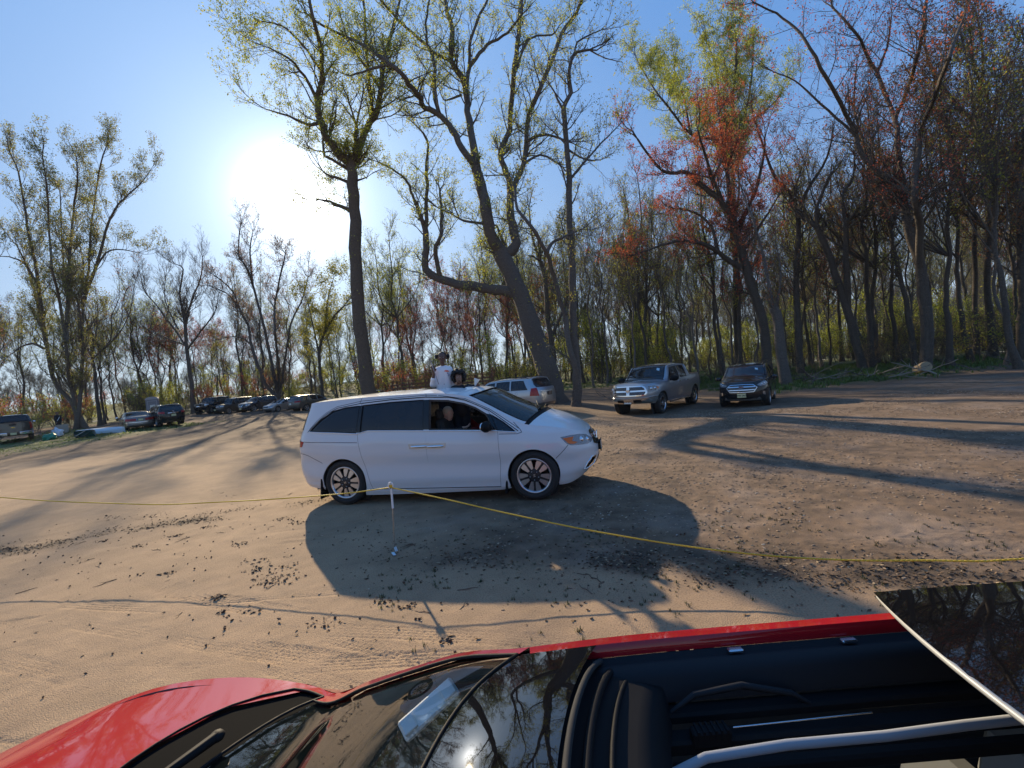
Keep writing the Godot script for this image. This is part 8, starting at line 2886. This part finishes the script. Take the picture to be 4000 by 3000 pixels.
	obj("jacket", nets(sh, 0.014, 0.04), MT.dark_cloth, root)
	var hmb := MB.new()
	hmb.ball(hc + fwd * Vector3(0, 0.04, -0.02), Vector3(0.086, 0.082, 0.088), 18, fwd)
	hmb.ball(hc + fwd * Vector3(0, -0.01, -0.06), Vector3(0.07, 0.075, 0.05), 14, fwd)
	obj("hair", hmb, MT.hair_blond, root)
	# --- the driver in red on the far seat
	root = thing("person", "person in a red top in the far front seat of the minivan", "person", vt * Vector3(0.08, 0.72, -0.42), deg_to_rad(-12.8))
	hc = Vector3(0.0, 0.66, 0)
	var fb := Basis(Vector3.UP, PI / 2)
	skin = [[Vector3(-0.02, 0.45, 0), Vector3(0.0, 0.58, 0), 0.05, 0.048], [Vector3(-0.02, 0.45, 0), Vector3(-0.1, 0.0, 0), 0.1, 0.12]]
	skin.append_array(head(hc, 0.95, fb))
	for s in [-1.0, 1.0]:
		skin.append([Vector3(-0.1, 0.0, 0.09 * s), Vector3(0.32, 0.04, 0.11 * s), 0.085, 0.06])
		skin.append([Vector3(0.32, 0.04, 0.11 * s), Vector3(0.42, -0.34, 0.11 * s), 0.055, 0.042])
		skin.append([Vector3(0.0, 0.4, 0.15 * s), Vector3(0.2, 0.22, 0.2 * s), 0.05, 0.042])
		skin.append([Vector3(0.2, 0.22, 0.2 * s), Vector3(0.46, 0.28, 0.14 * s), 0.04, 0.028])
		skin.append_array(hand(Vector3(0.46, 0.28, 0.14 * s), Vector3(0.95, 0.3, 0).normalized(), Vector3(0.3, -0.95, 0).normalized(), 0.8, 1.0, -s))
	obj("body", nets(skin, 0.014, 0.018), MT.skin_brown, root)
	face_bits(root, hc, 0.95, fb, false, MT.lip_dark)
	sh = [[Vector3(0, 0.4, -0.13), Vector3(0, 0.4, 0.13), 0.085, 0.085], [Vector3(-0.02, 0.38, 0), Vector3(-0.1, -0.02, 0), 0.15, 0.16]]
	for s in [-1.0, 1.0]:
		sh.append([Vector3(0.0, 0.4, 0.15 * s), Vector3(0.2, 0.22, 0.2 * s), 0.07, 0.06])
		sh.append([Vector3(0.2, 0.22, 0.2 * s), Vector3(0.43, 0.275, 0.145 * s), 0.056, 0.044])
	obj("red_top", nets(sh, 0.014, 0.04), MT.red_cloth, root)
	hmb = MB.new()
	hmb.ball(hc + fb * Vector3(0, 0.04, -0.02), Vector3(0.084, 0.08, 0.086), 16, fb)
	obj("hair", hmb, MT.hair_black, root)
	# --- the figure by the canoes
	root = thing("person", "person in dark clothes with a pale strap standing beside the white sack", "person", Vector3(-38.3, gh(-38.3, -38.9), -38.9), deg_to_rad(80))
	hc = Vector3(0, 1.58, 0.02)
	skin = [[Vector3(0, 1.38, 0), Vector3(0, 1.5, 0), 0.05, 0.048]]
	skin.append_array(head(hc, 1.0, Basis(Vector3.RIGHT, 0.2)))
	skin.append([Vector3(0, 1.38, 0), Vector3(0, 0.95, 0), 0.1, 0.12])
	for s in [-1.0, 1.0]:
		skin.append([Vector3(0.16 * s, 1.36, 0), Vector3(0.22 * s, 1.08, 0.03), 0.05, 0.042])
		skin.append([Vector3(0.22 * s, 1.08, 0.03), Vector3(0.2 * s, 0.84, 0.12), 0.04, 0.028])
		skin.append_array(hand(Vector3(0.2 * s, 0.84, 0.12), Vector3(0, -0.95, 0.2).normalized(), Vector3(-s, 0, 0.2).normalized(), 0.35, 1.0, -s))
		skin.append([Vector3(0.09 * s, 0.93, 0), Vector3(0.11 * s, 0.5, 0.02), 0.085, 0.058])
		skin.append([Vector3(0.11 * s, 0.5, 0.02), Vector3(0.11 * s, 0.08, -0.02), 0.055, 0.04])
		skin.append([Vector3(0.11 * s, 0.045, -0.03), Vector3(0.12 * s, 0.035, 0.13), 0.04, 0.034])
	obj("body", nets(skin, 0.015, 0.02), MT.skin_brown, root)
	face_bits(root, hc, 1.0, Basis(Vector3.RIGHT, 0.2), false, MT.lip_dark)
	sh = [[Vector3(-0.14, 1.36, 0), Vector3(0.14, 1.36, 0), 0.08, 0.08], [Vector3(0, 1.33, 0), Vector3(0, 0.9, 0), 0.15, 0.15]]
	for s in [-1.0, 1.0]:
		sh.append([Vector3(0.16 * s, 1.36, 0), Vector3(0.22 * s, 1.08, 0.03), 0.07, 0.06])
		sh.append([Vector3(0.22 * s, 1.08, 0.03), Vector3(0.2 * s, 0.87, 0.11), 0.057, 0.044])
	obj("jacket", nets(sh, 0.016, 0.04), MT.dark_cloth, root)
	tr = []
	for s in [-1.0, 1.0]:
		tr.append([Vector3(0.09 * s, 0.93, 0), Vector3(0.11 * s, 0.5, 0.02), 0.105, 0.075])
		tr.append([Vector3(0.11 * s, 0.5, 0.02), Vector3(0.11 * s, 0.1, -0.02), 0.073, 0.06])
	obj("trousers", nets(tr, 0.018, 0.03), MT.ink_cloth, root)
	hmb = MB.new()
	hmb.ball(hc + Vector3(0, 0.04, -0.02), Vector3(0.088, 0.086, 0.09), 16)
	obj("hair", hmb, MT.hair_black, root)
	var sp := MB.new()
	sp.tube(PackedVector3Array([Vector3(0.1, 1.45, 0.06), Vector3(0.0, 1.2, 0.165), Vector3(-0.13, 0.95, 0.12)]), PackedFloat32Array([0.02, 0.02, 0.02]), 6)
	obj("strap", sp, MT.white_cloth, root)
var SUN_DIR := Vector3(-0.376, 0.398, -0.837)   # towards the sun

func make_sky() -> void:
	var w := 1024
	var h := 512
	var im := Image.create(w, h, false, Image.FORMAT_RGBF)
	var sd := SUN_DIR.normalized()
	var glow := Vector3(-0.366, 0.352, -0.862).normalized()   # middle of the bright air round the sun
	for y in h:
		var th := PI * (y + 0.5) / h
		var up := cos(th)
		for x in w:
			var ph := TAU * (x + 0.5) / w
			var d := Vector3(sin(ph) * sin(th), up, -cos(ph) * sin(th))
			var e := maxf(up, 0.0)
			var t := pow(1.0 - e, 4.2)
			var c := Vector3(0.050, 0.165, 0.42).lerp(Vector3(0.40, 0.485, 0.53), t)
			var an := rad_to_deg(acos(clampf(d.dot(glow), -1.0, 1.0)))
			c += Vector3(1.0, 0.98, 0.93) * (7.0 * exp(-an / 1.5) + 0.42 * exp(-an / 7.5)) + Vector3(0.27, 0.32, 0.31) * exp(-an / 23.0)
			if up < 0.0:
				c = c.lerp(Vector3(0.22, 0.19, 0.15), minf(1.0, -up * 12.0))
			im.set_pixel(x, y, Color(c.x, c.y, c.z))
	var pm := PanoramaSkyMaterial.new()
	pm.panorama = ImageTexture.create_from_image(im)
	var sky := Sky.new()
	sky.sky_material = pm
	var we := WorldEnvironment.new()
	we.name = "world_environment"
	var env := Environment.new()
	env.background_mode = Environment.BG_SKY
	env.sky = sky
	env.tonemap_mode = Environment.TONE_MAPPER_LINEAR
	env.tonemap_exposure = 1.6
	env.fog_enabled = true
	env.fog_density = 0.00025
	env.fog_light_color = Color(0.86, 0.89, 0.92)
	env.sdfgi_enabled = true
	env.ssao_enabled = true
	env.ssil_enabled = true
	we.environment = env
	add_child(we)
	var sun := DirectionalLight3D.new()
	sun.name = "sun"
	sun.light_energy = 1.6
	sun.light_color = Color(1.0, 0.91, 0.76)
	sun.light_angular_distance = 0.55
	sun.shadow_enabled = true
	add_child(sun)
	sun.look_at_from_position(sd * 50.0, Vector3.ZERO, Vector3.UP)

func make_camera() -> void:
	var cam := Camera3D.new()
	cam.name = "camera"
	cam.fov = 79.36
	cam.near = 0.05
	cam.far = 2000.0
	add_child(cam)
	cam.position = Vector3(0, 1.9, 0)
	cam.basis = Basis(Vector3.RIGHT, deg_to_rad(-1.341)) * Basis(Vector3.BACK, deg_to_rad(-5.0))
	cam.current = true

func _ready() -> void:
	rng.seed = 7
	nz.seed = 3
	nz2.seed = 11
	nz2.frequency = 0.08
	make_camera()
	make_sky()
	make_materials()
	build_all()
func build_all() -> void:
	build_ground()
	build_hero_trees()
	build_woods()
	build_red_car()
	build_van()
	build_cars()
	build_props()
	build_people()
	build_litter()
